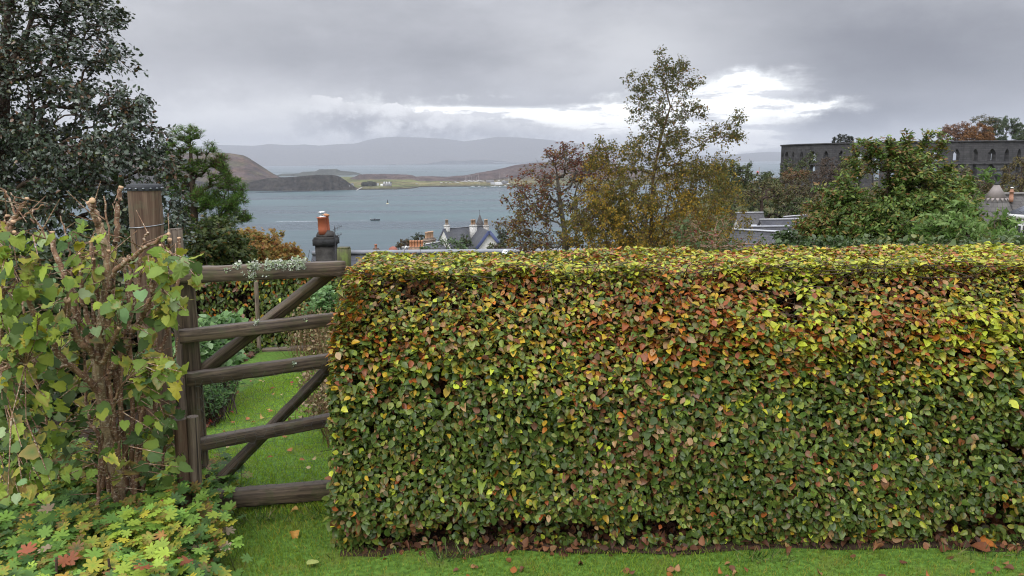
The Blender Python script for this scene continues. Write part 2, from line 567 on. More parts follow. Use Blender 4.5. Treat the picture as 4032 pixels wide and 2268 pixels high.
def leaves(mb, c, nrm, tip, size, cols, tmpl, edge=None, curl=0.3, wid=1.0):
    """n leaves at c, facing nrm, pointing along tip; edge (n,3) colours their margins"""
    c, nrm, tip, cols = A(c), unit(A(nrm)), A(tip), A(cols)
    n = len(c)
    if n == 0: return
    t = tip - (tip * nrm).sum(1, keepdims=True) * nrm
    t = unit(t + 1e-4)
    u = np.cross(t, nrm)
    tv, tf, te = tmpl
    size = np.broadcast_to(A(size), (n,))
    cz = (0.6 + curl * rng.normal(size=n) * 3)[:, None]
    w = (wid * (0.85 + 0.3 * rng.random(n)))[:, None]
    v = c[:, None, :] + size[:, None, None] * ((tv[None, :, 0:1] * w[..., None]) * u[:, None, :] + tv[None, :, 1:2] * t[:, None, :]
                                               + (tv[None, :, 2:3] * cz[..., None]) * nrm[:, None, :])
    nv = len(tv)
    k = np.arange(n)[:, None, None] * nv
    fs = [(f[None] + k).reshape(-1, f.shape[1]) for f in tf]
    cc = np.repeat(cols[:, None, :], nv, 1)
    if edge is not None:
        cc = cc + (A(edge)[:, None, :] - cc) * te[None, :, None] * 0.75
    mb.add(v.reshape(-1, 3), fs, cc.reshape(-1, 3))


def pick(pal, wts, n, jit=0.18):
    """n colours drawn from a palette; wts is (k,) or (n,k)"""
    pal = A(pal); wts = A(wts)
    if wts.ndim == 1: wts = np.broadcast_to(wts, (n, len(pal)))
    cw = np.cumsum(wts / wts.sum(1, keepdims=True), 1)
    idx = (rng.random(n)[:, None] > cw).sum(1).clip(0, len(pal) - 1)
    return pal[idx] * (1 + (rng.random((n, 1)) - 0.5) * 2 * jit) * (1 + (rng.random((n, 3)) - 0.5) * 0.5 * jit)


def rand_dir(n):
    return unit(rng.normal(size=(n, 3)))


def in_blobs(blobs, n, hollow=0.35, gap=0.0, gscale=1.0, seed=3):
    """n points in blobs (px, py, depth, rx px, ry px, thickness m): crowns outlined where they stand"""
    vol = A([b[3] * b[4] for b in blobs]) ** 0.9
    cnt = rng.multinomial(int(n * (1.6 if gap else 1.0)), vol / vol.sum())
    pts = []
    for b, k in zip(blobs, cnt):
        c = A(P(b[0], b[1], b[2])); s = b[2] / F
        d = rand_dir(k) * (hollow + (1 - hollow) * rng.random((k, 1)) ** (1 / 2.2))
        pts.append(c + d * A([b[3] * s, b[5], b[4] * s]))
    pts = np.concatenate(pts)
    if gap:
        nz = vnoise(pts, gscale, seed, 2)
        pts = pts[nz > np.quantile(nz, gap)]
    return pts[rng.permutation(len(pts))[:n]]


def skeleton(trunk, targets, r0, rmin=0.004, jit=0.12, droop=0.0, pref=0.35):
    """branches from a trunk polyline to every target, each joined to the nearest limb; returns edges with radii"""
    trunk = A(trunk)
    seg = []
    for a, b in zip(trunk[:-1], trunk[1:]):
        m = max(2, int(np.linalg.norm(b - a) / 0.35))
        seg += [a + (b - a) * t for t in np.linspace(0, 1, m, endpoint=False)]
    seg.append(trunk[-1])
    nodes = [A(s) for s in seg]
    par = [-1] + list(range(len(nodes) - 1))
    plen = [0.0]
    for i in range(1, len(nodes)):
        plen.append(plen[-1] + np.linalg.norm(nodes[i] - nodes[i - 1]))
    NT_ = len(nodes)
    tg = A(targets)
    d0 = np.min(np.linalg.norm(tg[:, None, :] - A(nodes)[None], axis=2), 1)
    order = np.argsort(d0)
    cap = NT_ + 3 * len(tg) + 5
    arr = np.zeros((cap, 3)); arr[:NT_] = nodes
    pl = np.zeros(cap); pl[:NT_] = plen
    n = NT_
    leafn = []
    for k in order:
        t = tg[k]
        d = np.linalg.norm(arr[:n] - t, axis=1)
        up = np.maximum(0, arr[:n, 2] - t[2] + 0.0) * (0.9 if droop <= 0 else 0.0)
        j = int(np.argmin(d + pref * pl[:n] * 0.35 + up))
        a = arr[j]; L = d[j]
        if L < 1e-3: continue
        m = 2 if L > 0.25 else 1
        prev = j
        for s in range(1, m + 1):
            q = a + (t - a) * (s / m)
            if s < m:
                q = q + (rng.random(3) - 0.5) * jit * L + A([0, 0, 0.12 * L - droop * L * 0.0])
            arr[n] = q; par.append(prev); pl[n] = pl[prev] + np.linalg.norm(q - arr[prev]); prev = n; n += 1
        leafn.append(n - 1)
    w = np.zeros(n)
    for i in leafn: w[i] += 1
    for i in range(n - 1, 0, -1):
        w[par[i]] += w[i]
    r = np.maximum(rmin, r0 * (np.maximum(w, 0.3) / max(w[0], 1)) ** 0.5)
    return arr[:n], np.array(par), r


def limbs(mb, arr, par, r, sides=5, col=(0.5, 0.5, 0.5), inrad=None):
    i = np.arange(1, len(arr))
    a, b = arr[par[i]], arr[i]
    ra = np.minimum(r[par[i]], r[i] * 1.7); rb = r[i]
    tan = unit(b - a)
    ref = np.where(np.abs(tan[:, 2:3]) > 0.9, A([[1.0, 0, 0]]), A([[0, 0, 1.0]]))
    s = unit(np.cross(tan, ref)); u = np.cross(s, tan)
    ang = np.arange(sides) * 2 * math.pi / sides
    ring = np.cos(ang)[None, :, None] * s[:, None] + np.sin(ang)[None, :, None] * u[:, None]
    v = np.concatenate([a[:, None] + ra[:, None, None] * ring, b[:, None] + rb[:, None, None] * ring], 1)
    k = np.arange(len(i))[:, None] * 2 * sides
    j = np.arange(sides); j2 = (j + 1) % sides
    q = np.stack([j, sides + j, sides + j2, j2], -1)[None] + k[..., None]
    mb.add(v.reshape(-1, 3), [q.reshape(-1, 4)], col)


def make_tree(name, label, cat, trunk, blobs, nclus, per, crad, lsize, pal, wts, tmpl, lmat, bmat, r0,
              group=None, up=0.5, hang=0.3, gap=0.0, gscale=1.0, hollow=0.35, rmin=0.004, twig=3, sides=5, colfn=None,
              extra=None, shoots=(), kind_trunk='trunk', outward=0.3, pref=0.35, jit=0.12, edge=None):
    base = A(trunk[0])
    root = thing(name, label, cat, tuple(base), group)
    cl = in_blobs(blobs, nclus, hollow, gap, gscale)
    if extra is not None:
        cl = np.concatenate([cl, A(extra)])
    for a_, b_, d_ in shoots:          # long whips that stand out of the crown
        q0, q1 = A(P(*a_, d_)), A(P(*b_, d_))
        cl = np.concatenate([cl, q0 + (q1 - q0) * np.linspace(0, 1, 9)[:, None] + rng.normal(size=(9, 3)) * .01])
    arr, par, r = skeleton(trunk, cl, r0, rmin, jit, pref=pref)
    mb = MB(); limbs(mb, arr, par, r, sides)
    cen = cl.mean(0)
    m = len(cl)
    # leaves stand on short twigs round each cluster
    tw = np.repeat(cl, twig, 0)
    od = unit(tw - cen + 1e-6)
    tdir = unit(rand_dir(len(tw)) + od * outward * 2 + A([0, 0, up * 0.6 - hang]))
    tend = tw + tdir * crad * (0.6 + 0.8 * rng.random((len(tw), 1)))
    if rmin < 0.5:
        na = np.concatenate([tw, tend]); npar = np.concatenate([np.full(len(tw), -1), np.arange(len(tw))])
        idx = np.arange(len(tw), 2 * len(tw))
        mb2arr, mb2par = na, npar
        ii = idx
        rr = np.concatenate([np.full(len(tw), rmin * .9), np.full(len(tw), rmin * .4)])
        # reuse limbs() on just these edges
        sub = np.concatenate([[0], ii]); 
        a_, b_ = na[npar[ii]], na[ii]
        pairs = np.empty((2 * len(ii), 3)); pairs[0::2] = a_; pairs[1::2] = b_
        pp = np.arange(2 * len(ii)); pp[1::2] = np.arange(0, 2 * len(ii), 2); pp[0::2] = np.arange(0, 2 * len(ii), 2)
        rr = np.full(2 * len(ii), rmin * .7); rr[1::2] = rmin * .35
        keep = np.arange(1, 2 * len(ii), 2)
        A2 = np.concatenate([pairs[:1], pairs]); 
        tri_limbs(mb, a_, b_, rmin * .7, rmin * .35)
    mb.build(kind_trunk, bmat, root)
    nl = int(len(tw) * per / twig)
    ti = rng.integers(0, len(tw), nl)
    f = rng.random((nl, 1)) ** 0.7
    c = tw[ti] + (tend[ti] - tw[ti]) * f + rng.normal(size=(nl, 3)) * crad * 0.16
    ldir = unit(tdir[ti] * 0.7 + rand_dir(nl) * 0.8 + A([0, 0, -hang]))
    nrm = unit(rand_dir(nl) * 0.75 + A([0, 0, up + 0.15]) + od[ti] * 0.35)
    w = A(wts)
    if colfn is not None:
        w = colfn(c, cen)
    cols = pick(pal, w, nl)
    sz = lsize * (0.65 + 0.6 * rng.random(nl))
    lb = MB()
    leaves(lb, c, nrm, ldir, sz, cols, tmpl, edge=None)
    lb.build('crown', lmat, root)
    return root


def tri_limbs(mb, a, b, ra, rb, sides=3):
    arr = np.concatenate([a, b]); n = len(a)
    tan = unit(b - a)
    ref = np.where(np.abs(tan[:, 2:3]) > 0.9, A([[1.0, 0, 0]]), A([[0, 0, 1.0]]))
    s = unit(np.cross(tan, ref)); u = np.cross(s, tan)
    ang = np.arange(sides) * 2 * math.pi / sides
    ring = np.cos(ang)[None, :, None] * s[:, None] + np.sin(ang)[None, :, None] * u[:, None]
    v = np.concatenate([a[:, None] + ra * ring, b[:, None] + rb * ring], 1)
    k = np.arange(n)[:, None] * 2 * sides
    j = np.arange(sides); j2 = (j + 1) % sides
    q = np.stack([j, sides + j, sides + j2, j2], -1)[None] + k[..., None]
    mb.add(v.reshape(-1, 3), [q.reshape(-1, 4)])


# ------------------------------------------------------------------ the land
def sstep(x, a, b):
    t = np.clip((A(x) - a) / (b - a), 0, 1)
    return t * t * (3 - 2 * t)


def land(x, y):
    x, y = A(x), A(y)
    z = np.where(y > 3.7, -0.1 * (np.minimum(y, 9.2) - 3.7), 0.0)
    z = z - 3.6 * sstep(y, 9.2, 14.0)
    z = z - np.maximum(0, y - 14) * 0.142
    z = z + 34.0 * np.exp(-(((x - 96) / 62) ** 2 + ((y - 200) / 66) ** 2)) * sstep(y, 40, 110)
    z = z + 9.0 * sstep(x, 12, 60) * sstep(y, 25, 70) * (1 - sstep(y, 130, 240))
    top = -6.6
    hill = sstep(x, 30, 60)
    z = np.where((z > top) & (y > 60), top + (z - top) * 0.12, z)
    return z


def land1(x, y):
    return float(land([x], [y])[0])


def GL(px, py):
    """where the sight line through that pixel meets the garden ground"""
    for d in np.arange(2.0, 12.0, 0.02):
        p = P(px, py, d)
        if p.z <= land1(p.x, d): return p
    return P(px, py, 12.0)


def structure(o):
    o['kind'] = 'structure'
    return o


ys = np.concatenate([np.linspace(-8, 2.0, 14), np.linspace(2.2, 9.4, 70), np.linspace(9.7, 16, 20), np.geomspace(17, 620, 120)])
us = np.sinh(np.linspace(-2.6, 2.6, 150)) / np.sinh(2.6)
YY, UU = np.meshgrid(ys, us, indexing='ij')
XX = UU * (10 + 1.35 * np.abs(YY))
ZZ = land(XX.ravel(), YY.ravel()).reshape(XX.shape)
jig = (vnoise(np.column_stack([XX.ravel(), YY.ravel(), 0 * XX.ravel()]), 1.7, 4, 3).reshape(XX.shape) - 0.5)
ZZ += jig * (0.018 + 0.02 * np.clip(np.abs(YY) - 10, 0, 60))
nr, nc = XX.shape
ii, jj = np.meshgrid(np.arange(nr - 1), np.arange(nc - 1), indexing='ij')
quad = np.stack([ii * nc + jj, ii * nc + jj + 1, (ii + 1) * nc + jj + 1, (ii + 1) * nc + jj], -1).reshape(-1, 4)

m, t = mat('ground_cover')
pos = t.n('ShaderNodeNewGeometry')
sp = t.n('ShaderNodeSeparateXYZ', 1, None, Vector=pos)
n1 = t.noise(pos, 1.3, 4); n2 = t.noise(pos, 45.0, 3); n3 = t.noise(pos, 6.0, 4)
turf = t.mix(t.step(n2, 0.3, 0.7), (0.055, 0.115, 0.014), (0.115, 0.215, 0.03))
turf = t.mix(t.m('MULTIPLY', t.step(n3, 0.5, 0.7), 0.5), turf, (0.13, 0.13, 0.025))
wild = t.mix(t.step(t.noise(pos, 0.12, 5), 0.35, 0.65), (0.06, 0.075, 0.02), (0.10, 0.085, 0.035))
c = t.mix(t.step(sp, 9.3, 12.0), turf, wild)
out(t, t.n('ShaderNodeBsdfPrincipled', 0, None, Base_Color=c, Roughness=0.85, Specular_IOR_Level=0.25, Normal=bumpn(t, n2, 0.6, 0.02)))
M_ground = m
gmb = MB(); gmb.add(np.stack([XX, YY, ZZ], -1), [quad])
structure(gmb.build('ground', M_ground, smooth=True))

# the sea
m, t = mat('sea_water')
pos = t.n('ShaderNodeNewGeometry')
w1 = t.noise(t.vm('MULTIPLY', pos, (0.10, 0.22, 1)), 1.0, 4, 0.6)
w2 = t.noise(t.vm('MULTIPLY', pos, (0.008, 0.022, 1)), 1.0, 4, 0.55)
w3 = t.noise(t.vm('MULTIPLY', pos, (0.0016, 0.006, 1)), 1.0, 5, 0.6, 1.0)
c = t.mix(t.step(w3, 0.35, 0.65), (0.028, 0.052, 0.068), (0.070, 0.122, 0.128))
c = t.mix(t.m('MULTIPLY', t.step(w1, 0.66, 0.74), t.step(w2, 0.5, 0.62)), c, (0.20, 0.23, 0.25))
hh = t.m('ADD', t.m('MULTIPLY', w1, 0.9), t.m('MULTIPLY', w2, 2.0))
out(t, t.n('ShaderNodeBsdfPrincipled', 0, None, Base_Color=c, Roughness=t.step(w3, 0.35, 0.65, 0.26, 0.38), Specular_IOR_Level=0.5, IOR=1.33,
           Normal=bumpn(t, hh, 0.55, 1.0)))
M_sea = m
smb = MB()
smb.add([(-30000, 330, SEA), (30000, 330, SEA), (30000, 30000, SEA), (-30000, 30000, SEA)], [[(0, 1, 2, 3)]])
structure(smb.build('sea', M_sea))


# islands and mountains: real relief in polar grids about the bay
def prof(pts, px):
    pts = A(pts)
    return np.interp(px, pts[:, 0], pts[:, 1], left=np.nan, right=np.nan)


def ridge_z(px, pts, d):
    py = prof(pts, px)
    z = np.array([P(a, b, d).z if b == b else -1e3 for a, b in zip(px, py)])
    return z


def polar(name, px, ds, Z, cols, material):
    X = np.empty(Z.shape); Y = np.empty(Z.shape)
    for j, a in enumerate(px):
        d = ray(a, 630); k = d.x / d.y
        X[:, j] = ds * k; Y[:, j] = ds
    nr, nc = Z.shape
    ii, jj = np.meshgrid(np.arange(nr - 1), np.arange(nc - 1), indexing='ij')
    q = np.stack([ii * nc + jj, ii * nc + jj + 1, (ii + 1) * nc + jj + 1, (ii + 1) * nc + jj], -1).reshape(-1, 4)
    keep = (Z.ravel()[q] > SEA - 2.5).any(1)
    mb = MB(); mb.add(np.stack([X, Y, Z], -1), [q[keep]], cols.reshape(-1, 3))
    return structure(mb.build(name, material, smooth=True)), X, Y


m, t = mat('heather_moor')
c = t.n('ShaderNodeAttribute', 0, {'attribute_name': 'Col'})
pos = t.n('ShaderNodeNewGeometry')
n1 = t.noise(t.vm('MULTIPLY', pos, (1, 0.5, 2.5)), 0.022, 8, 0.72)
n2 = t.noise(pos, 0.16, 4, 0.6)
k = t.vm('SCALE', c); t.set(k.node.inputs['Scale'], t.m('MULTIPLY', t.step(n1, 0.36, 0.64, 0.5, 1.45), t.step(n2, 0.35, 0.65, 0.65, 1.3)))
k2 = t.mix(t.m('MULTIPLY', t.step(n1, 0.55, 0.7), 0.4), k, (0.07, 0.075, 0.03))
out(t, t.n('ShaderNodeBsdfPrincipled', 0, None, Base_Color=k2, Roughness=0.95, Specular_IOR_Level=0.1, Normal=bumpn(t, n1, 0.9, 14.0)))
M_moor = m

px = np.arange(-300, 2960, 5.0)
shore_py = np.interp(px, [-300, 480, 950, 1250, 1390, 1560, 1600, 1625, 1650, 1700, 2000, 2150, 2500, 2960],
                     [748, 750, 752, 751, 748, 746, 744, 742, 737, 736, 734, 733, 728, 720])
shore = np.array([G(a, b, SEA).y for a, b in zip(px, shore_py)])
ds = np.concatenate([np.linspace(1380, 1700, 60), np.linspace(1706, 2500, 90), np.linspace(2520, 3300, 30)])
D, PXG = np.meshgrid(ds, px, indexing='ij')
nzp = np.column_stack([(D * (PXG - 2016) / F).ravel(), D.ravel(), 0 * D.ravel()])
nz = (vnoise(nzp, 1 / 90.0, 5, 5).reshape(D.shape) - 0.5)
nzb = (vnoise(nzp, 1 / 25.0, 9, 4).reshape(D.shape) - 0.5)
inland = D - shore[None, :]
Z = SEA + np.where(inland > 0, 1.2 + np.minimum(inland, 60) * 0.03 + np.clip(inland - 60, 0, 800) * 0.012, inland * 0.15)
back = 2650 + 250 * np.sin(px / 310.0)
back = np.where(px > 1640, np.where(px < 1980, 2420, 2800), np.where(px < 1050, 2900, 2480))
Z = np.where((D > back[None, :]) | (PXG > 2600 + (D - 1500) * 0.2), SEA - 4, Z)
COLK = np.broadcast_to(A([0.105, 0.105, 0.042]), D.shape + (3,)).copy()
fld = sstep(PXG, 1250, 1400) * (1 - sstep(PXG, 2050, 2200)) * sstep(inland, 30, 110)
f2 = vnoise(np.column_stack([nzp[:, 0] / 300, nzp[:, 1] / 90, nzp[:, 2]]), 1.0, 21, 3).reshape(D.shape)
COLK += fld[..., None] * (np.where(f2[..., None] > 0.5, A([0.17, 0.145, 0.065]), A([0.125, 0.14, 0.045])) - COLK)
heath = A([0.082, 0.056, 0.050])
ridges = [
    (2050, 520, 420, [(-300, 560), (300, 566), (620, 590), (760, 604), (860, 600), (905, 604), (960, 612), (985, 624), (1020, 648), (1050, 668), (1075, 684), (1105, 700), (1150, 716)], heath * 1.05),
    (1640, 150, 170, [(900, 742), (1010, 708), (1060, 700), (1120, 698), (1190, 693), (1240, 688), (1305, 688), (1335, 695), (1360, 712), (1385, 730), (1400, 742)], heath * 0.95),
    (2280, 180, 160, [(1360, 708), (1395, 696), (1410, 688), (1500, 686), (1590, 688), (1625, 691), (1640, 697), (1660, 706)], heath),
    (2300, 420, 420, [(1600, 712), (1640, 697), (1700, 696), (1760, 696), (1830, 690), (1890, 678), (1960, 667), (2030, 651), (2090, 643), (2150, 637), (2230, 634), (2320, 640), (2420, 655), (2550, 668), (2700, 690), (2850, 705), (2960, 712)], heath * 1.0),
]
for d0, wf, wb, pts, colr in ridges:
    zr = ridge_z(px, pts, d0)
    u = (D - d0)
    s = np.where(u < 0, np.clip(1 + u / wf, 0, 1), np.clip(1 - u / wb, 0, 1))
    s = s * s * (3 - 2 * s)
    s = np.clip(s + nz * 0.30 * np.clip(1 - s, 0, 1) * np.clip(s * 6, 0, 1), 0, 1)
    hgt = np.maximum(zr[None, :] - SEA, 0)
    Zr = SEA + hgt * s - 1.0 * (s < 0.02)
    use = (Zr > Z) & (inland > 4) & (PXG < 2600 + (D - 1500) * 0.2)
    COLK = np.where(use[..., None], COLK + np.clip(s * 3.2 - 0.25, 0, 1)[..., None] * (colr - COLK), COLK)
    Z = np.where(use, Zr, Z)
Z += np.where(inland > 30, nz * 7.0 + nzb * 3.0, 0) * np.clip((Z - SEA) / 18, 0, 1) * 0.8
gy, gx = np.gradient(Z)
steep = np.abs(gy) / np.gradient(ds)[:, None] + np.abs(gx) / 4.0
rock = sstep(steep, .34, .62) * sstep(nzb, -.1, .12)
COLK = COLK + rock[..., None] * (A([0.05, 0.047, 0.048]) - COLK) * .8
veg = sstep(vnoise(nzp, 1 / 60.0, 77, 4).reshape(D.shape), .5, .64) * (1 - fld)
COLK = COLK + veg[..., None] * (A([0.085, 0.082, 0.036]) - COLK) * .65
brk = sstep(vnoise(nzp, 1 / 38.0, 78, 4).reshape(D.shape), .52, .64) * (1 - fld)
COLK = COLK + brk[..., None] * (A([0.125, 0.075, 0.045]) - COLK) * .55
# the tideline is bare dark rock
COLK = np.where(((inland > -5) & (inland < 13))[..., None], A([0.042, 0.036, 0.03]), COLK)
polar('island', px, ds, Z, COLK, M_moor)

# the low islet out in the firth
pxi = np.arange(1080, 1440, 3.0)
dsi = np.linspace(3250, 4500, 60)
Di, PI_ = np.meshgrid(dsi, pxi, indexing='ij')
Zi = np.full(Di.shape, SEA - 4.0)
for d0, w, pts in ((3620, 110, [(1085, 690), (1130, 684), (1175, 682), (1190, 676), (1240, 674), (1255, 666), (1325, 665), (1340, 672), (1390, 676), (1410, 681), (1425, 687)]),
                   (3400, 70, [(1085, 690), (1110, 684), (1160, 683), (1230, 684), (1330, 685), (1400, 690)])):
    zr = ridge_z(pxi, pts, d0)
    s = np.clip(1 - np.abs(Di - d0) / w, 0, 1); s = s * s * (3 - 2 * s)
    Zi = np.maximum(Zi, SEA - 3 + np.maximum(zr[None] - SEA + 3, 0) * s)
polar('islet', pxi, dsi, Zi, np.broadcast_to(A([0.055, 0.06, 0.045]), Di.shape + (3,)), M_moor)

# the mountains across the firth
pxm = np.arange(-1500, 5200, 14.0)
dsm = np.linspace(11600, 16500, 46)
Dm, PM = np.meshgrid(dsm, pxm, indexing='ij')
top_py = np.interp(pxm, [-1500, -300, 500, 800, 870, 940, 1000, 1030, 1065, 1100, 1150, 1200, 1260, 1330, 1400, 1450, 1500, 1560, 1650, 1750, 1830, 1900, 1960, 2050, 2150, 2250, 2330, 2450, 2620, 2760, 2900, 2980, 3040, 3200, 3800, 5200],
                   [560, 575, 578, 574, 569, 571, 573, 570, 565, 568, 570, 567, 572, 566, 564, 550, 540, 536, 539, 544, 555, 546, 537, 540, 548, 560, 572, 588, 606, 612, 607, 600, 597, 600, 590, 580])
zr = np.array([P(a, b, 13600).z for a, b in zip(pxm, top_py)])
nzm = vnoise(np.column_stack([(Dm * (PM - 2016) / F).ravel(), Dm.ravel(), 0 * Dm.ravel()]), 1 / 900.0, 31, 5).reshape(Dm.shape) - 0.5
s = 1 - np.abs(Dm - 13600) / np.where(Dm < 13600, 1900, 2700)
s = np.clip(s, 0, 1); s = s ** 0.85
s = np.clip(s + nzm * 0.5 * np.clip(1 - s, 0, 1), 0, 1)
Zm = SEA - 3 + (zr[None] - SEA + 3) * s
polar('mountains', pxm, dsm, Zm, np.broadcast_to(A([0.075, 0.065, 0.055]), Dm.shape + (3,)), M_moor)

# rain-laden air
m, t = mat('moist_air')
vol = t.n('ShaderNodeVolumePrincipled', 0, None, Color=(0.66, 0.68, 0.735), Density=0.0001, Anisotropy=0.1)
o = m.node_tree.nodes.new('ShaderNodeOutputMaterial')
m.node_tree.links.new(vol, o.inputs['Volume'])
hmb = MB(); hmb.box((0, 8400, (442 + SEA - 1) / 2), (42000, 17400, 442 - (SEA - 1)))
hz = hmb.build('haze', m)
hz['kind'] = 'stuff'; hz['label'] = 'pale rain haze over the bay and hills'

# ------------------------------------------------------------------ the near beech hedge
HX0, HY0, HY1, HTOP = -0.69, 2.94, 3.88, 1.15
GREEN_D, GREEN_M, GREEN_L = (0.056, 0.098, 0.018), (0.110, 0.162, 0.028), (0.200, 0.250, 0.042)
LIME, GOLD, ORANGE = (0.44, 0.47, 0.04), (0.46, 0.31, 0.03), (0.46, 0.16, 0.022)
RUST, BROWN, TAN = (0.30, 0.085, 0.022), (0.17, 0.07, 0.03), (0.36, 0.22, 0.10)
BEECH = [GREEN_D, GREEN_M, GREEN_L, LIME, GOLD, ORANGE, RUST, BROWN, TAN]


def beech_weights(p):
    """autumn comes from the top of the hedge downwards, in patches"""
    z = p[:, 2] / HTOP
    n1 = vnoise(p, 3.2, 41, 3); n2 = vnoise(p, 2.4, 52, 3); n3 = vnoise(p, 6.0, 63, 2)
    hi = sstep(z, 0.48, 0.80); xr = sstep(p[:, 0], -0.4, 1.4)
    w = np.zeros((len(p), 9))
    w[:, 0] = 3.4 * (1 - hi) + 0.55 * (1 - hi * xr) + 0.25
    w[:, 1] = 2.8 * (1 - 0.5 * hi) - 0.5 * hi * xr
    w[:, 2] = 1.25
    w[:, 3] = 0.16 + 1.5 * sstep(n1, 0.52, 0.66) * (0.30 + 0.9 * hi * (0.4 + xr)) + 4.2 * sstep(z, 0.93, 1.0) * (0.4 + 0.6 * xr) + 3.2 * np.exp(-((z - 0.72) / 0.13) ** 2) * xr * sstep(n1, .45, .6)
    w[:, 4] = 0.12 + 0.75 * hi + 0.35 * sstep(n3, 0.55, 0.7)
    w[:, 5] = 0.05 + 0.55 * hi * sstep(n2, 0.38, 0.56)
    w[:, 6] = 0.10 + 1.75 * hi * sstep(n2, 0.36, 0.58) * (0.6 + 0.7 * xr)
    w[:, 7] = 0.15 + 1.6 * np.exp(-(((p[:, 0] - .55) / .2) ** 2 + ((p[:, 2] - .4) / .2) ** 2)) + 1.0 * np.exp(-(((p[:, 0] - 1.3) / .2) ** 2 + ((p[:, 2] - .35) / .14) ** 2)) + 0.9 * sstep(n2, 0.55, 0.68)
    w[:, 8] = 0.12 + 0.5 * hi + 0.9 * np.exp(-(((p[:, 0] - .55) / .22) ** 2 + ((p[:, 2] - .42) / .2) ** 2)) + 0.45 * sstep(n2, 0.54, 0.66)
    return np.maximum(w, 0.01)


def hedge_leaves(x0, x1, y0, y1, top, dens, zlo=0.0):
    """points, outward directions and depth under the clipped surface of a hedge box"""
    out_p, out_n = [], []
    # front, battered and lumpy
    n = int((x1 - x0) * top * dens)
    x = rng.uniform(x0, x1, n); z = rng.uniform(zlo, top, n)
    lump = (vnoise(np.column_stack([x, z, 0 * x]), 4.5, 71, 2) - 0.5) * 0.10
    dep = rng.exponential(0.055, n)
    y = y0 + 0.13 * (z / top) ** 1.5 + 0.07 * np.clip(0.22 - z, 0, 1) / 0.22 + lump + dep
    y += 0.17 * sstep(z, top - 0.26, top + 0.02) ** 1.3
    p = np.column_stack([x, y, z])
    hole = vnoise(p * A([1, 0.4, 1.4]), 7.0, 88, 2)
    low = sstep(z, 0.30, 0.05)
    keep = (hole > 0.205 + 0.29 * low * sstep(vnoise(p, 2.0, 5, 1), .3, .6) + 0.10 * np.exp(-((z / top - 0.70) / 0.10) ** 2)) | (rng.random(n) < 0.05)
    out_p.append(p[keep]); out_n.append(np.tile(A([0, -1, 0.35]), (keep.sum(), 1)))
    # top
    n = int((x1 - x0) * (y1 - y0) * dens * 0.85)
    x = rng.uniform(x0, x1, n); y = rng.uniform(y0 + 0.26, y1, n)
    lump = (vnoise(np.column_stack([x, y, 0 * x]), 4.0, 72, 2) - 0.5) * 0.07
    p = np.column_stack([x, y, top + lump - rng.exponential(0.035, n)])
    out_p.append(p); out_n.append(np.tile(A([0, -0.25, 1.0]), (n, 1)))
    # cut end
    n = int((y1 - y0) * top * dens)
    y = rng.uniform(y0 + 0.06, y1, n); z = rng.uniform(zlo, top, n)
    lump = (vnoise(np.column_stack([0 * y, y, z]), 4.5, 73, 2) - 0.5) * 0.10
    p = np.column_stack([x0 + lump + rng.exponential(0.04, n) + 0.05 * np.clip(0.25 - z, 0, 1) / 0.25, y, z])
    out_p.append(p); out_n.append(np.tile(A([-1, -0.2, 0.3]), (n, 1)))
    # back
    n = int((x1 - x0) * top * dens * 0.35)
    x = rng.uniform(x0, x1, n); z = rng.uniform(zlo + .1, top, n)
    p = np.column_stack([x, y1 - 0.05 - rng.exponential(0.05, n), z])
    out_p.append(p); out_n.append(np.tile(A([0, 1, 0.3]), (n, 1)))
    return np.concatenate(out_p), np.concatenate(out_n)


hedge = thing('beech_hedge', 'long clipped beech hedge turning from green to yellow and rust beside the gate', 'hedge', (1.6, 3.45, 0))
p, on = hedge_leaves(HX0, 3.5, HY0, HY1, HTOP, 13000)
n = len(p)
w = beech_weights(p)
col = pick(BEECH, w, n, 0.25)
brown_edge = pick([(0.20, 0.09, 0.03), (0.30, 0.20, 0.05), (0.09, 0.05, 0.02)], A([1, 1, 1]), n, 0.2)
edge = np.where((rng.random(n) < 0.22)[:, None], brown_edge, col * 1.2)
nrm = unit(on * 0.85 + rand_dir(n) * 0.85 + A([0, 0, 0.45]) + A([0, 0.2, 0.6]) * sstep(p[:, 2:3], 0.45, 0.85))
tip = unit(rand_dir(n) * 0.8 + A([0, -0.35, -0.55]) * (on[:, 2:3] < 0.9))
size = np.clip(rng.normal(0.0285, 0.0075, n), 0.013, 0.050)
p[:, 0] -= 0.075 * (1 - p[:, 2] / HTOP) * sstep(p[:, 0], 0.2, HX0)
size = np.where(vnoise(p, 3.0, 99, 2) > .5, size, size * 0.85) * (1.05 - 0.18 * sstep(p[:, 2], 0.85, 1.1))
mb = MB()
dead = (rng.random(n) < 0.06)
leaves(mb, p[~dead], nrm[~dead], tip[~dead], size[~dead], col[~dead], T_OVAL, edge[~dead], 0.35, 1.08)
leaves(mb, p[dead], nrm[dead], tip[dead], size[dead] * 1.05, col[dead], T_WIDE, edge[dead], 0.7)
mb.build('foliage', M_leaf, hedge)
# dead brown leaves kept inside
n = 15000
x = rng.uniform(HX0 + .06, 3.4, n); z = rng.uniform(0.03, HTOP - .05, n)
p = np.column_stack([x, HY0 + .16 + .11 * (z / HTOP) + rng.random(n) * .13, z])
mb = MB(); leaves(mb, p, unit(A([0, -.8, .4]) + rand_dir(n) * .9), rand_dir(n) + A([0, 0, -.6]), rng.uniform(.025, .05, n), pick([(.20, .075, .03), (.12, .05, .024), (.28, .12, .045), (.06, .075, .02), (.07, .035, .02)], A([2, 2.4, 1, 1.6, 2]), n, .25), T_OVAL, None, .7)
mb.build('dead_foliage', M_dry, hedge)
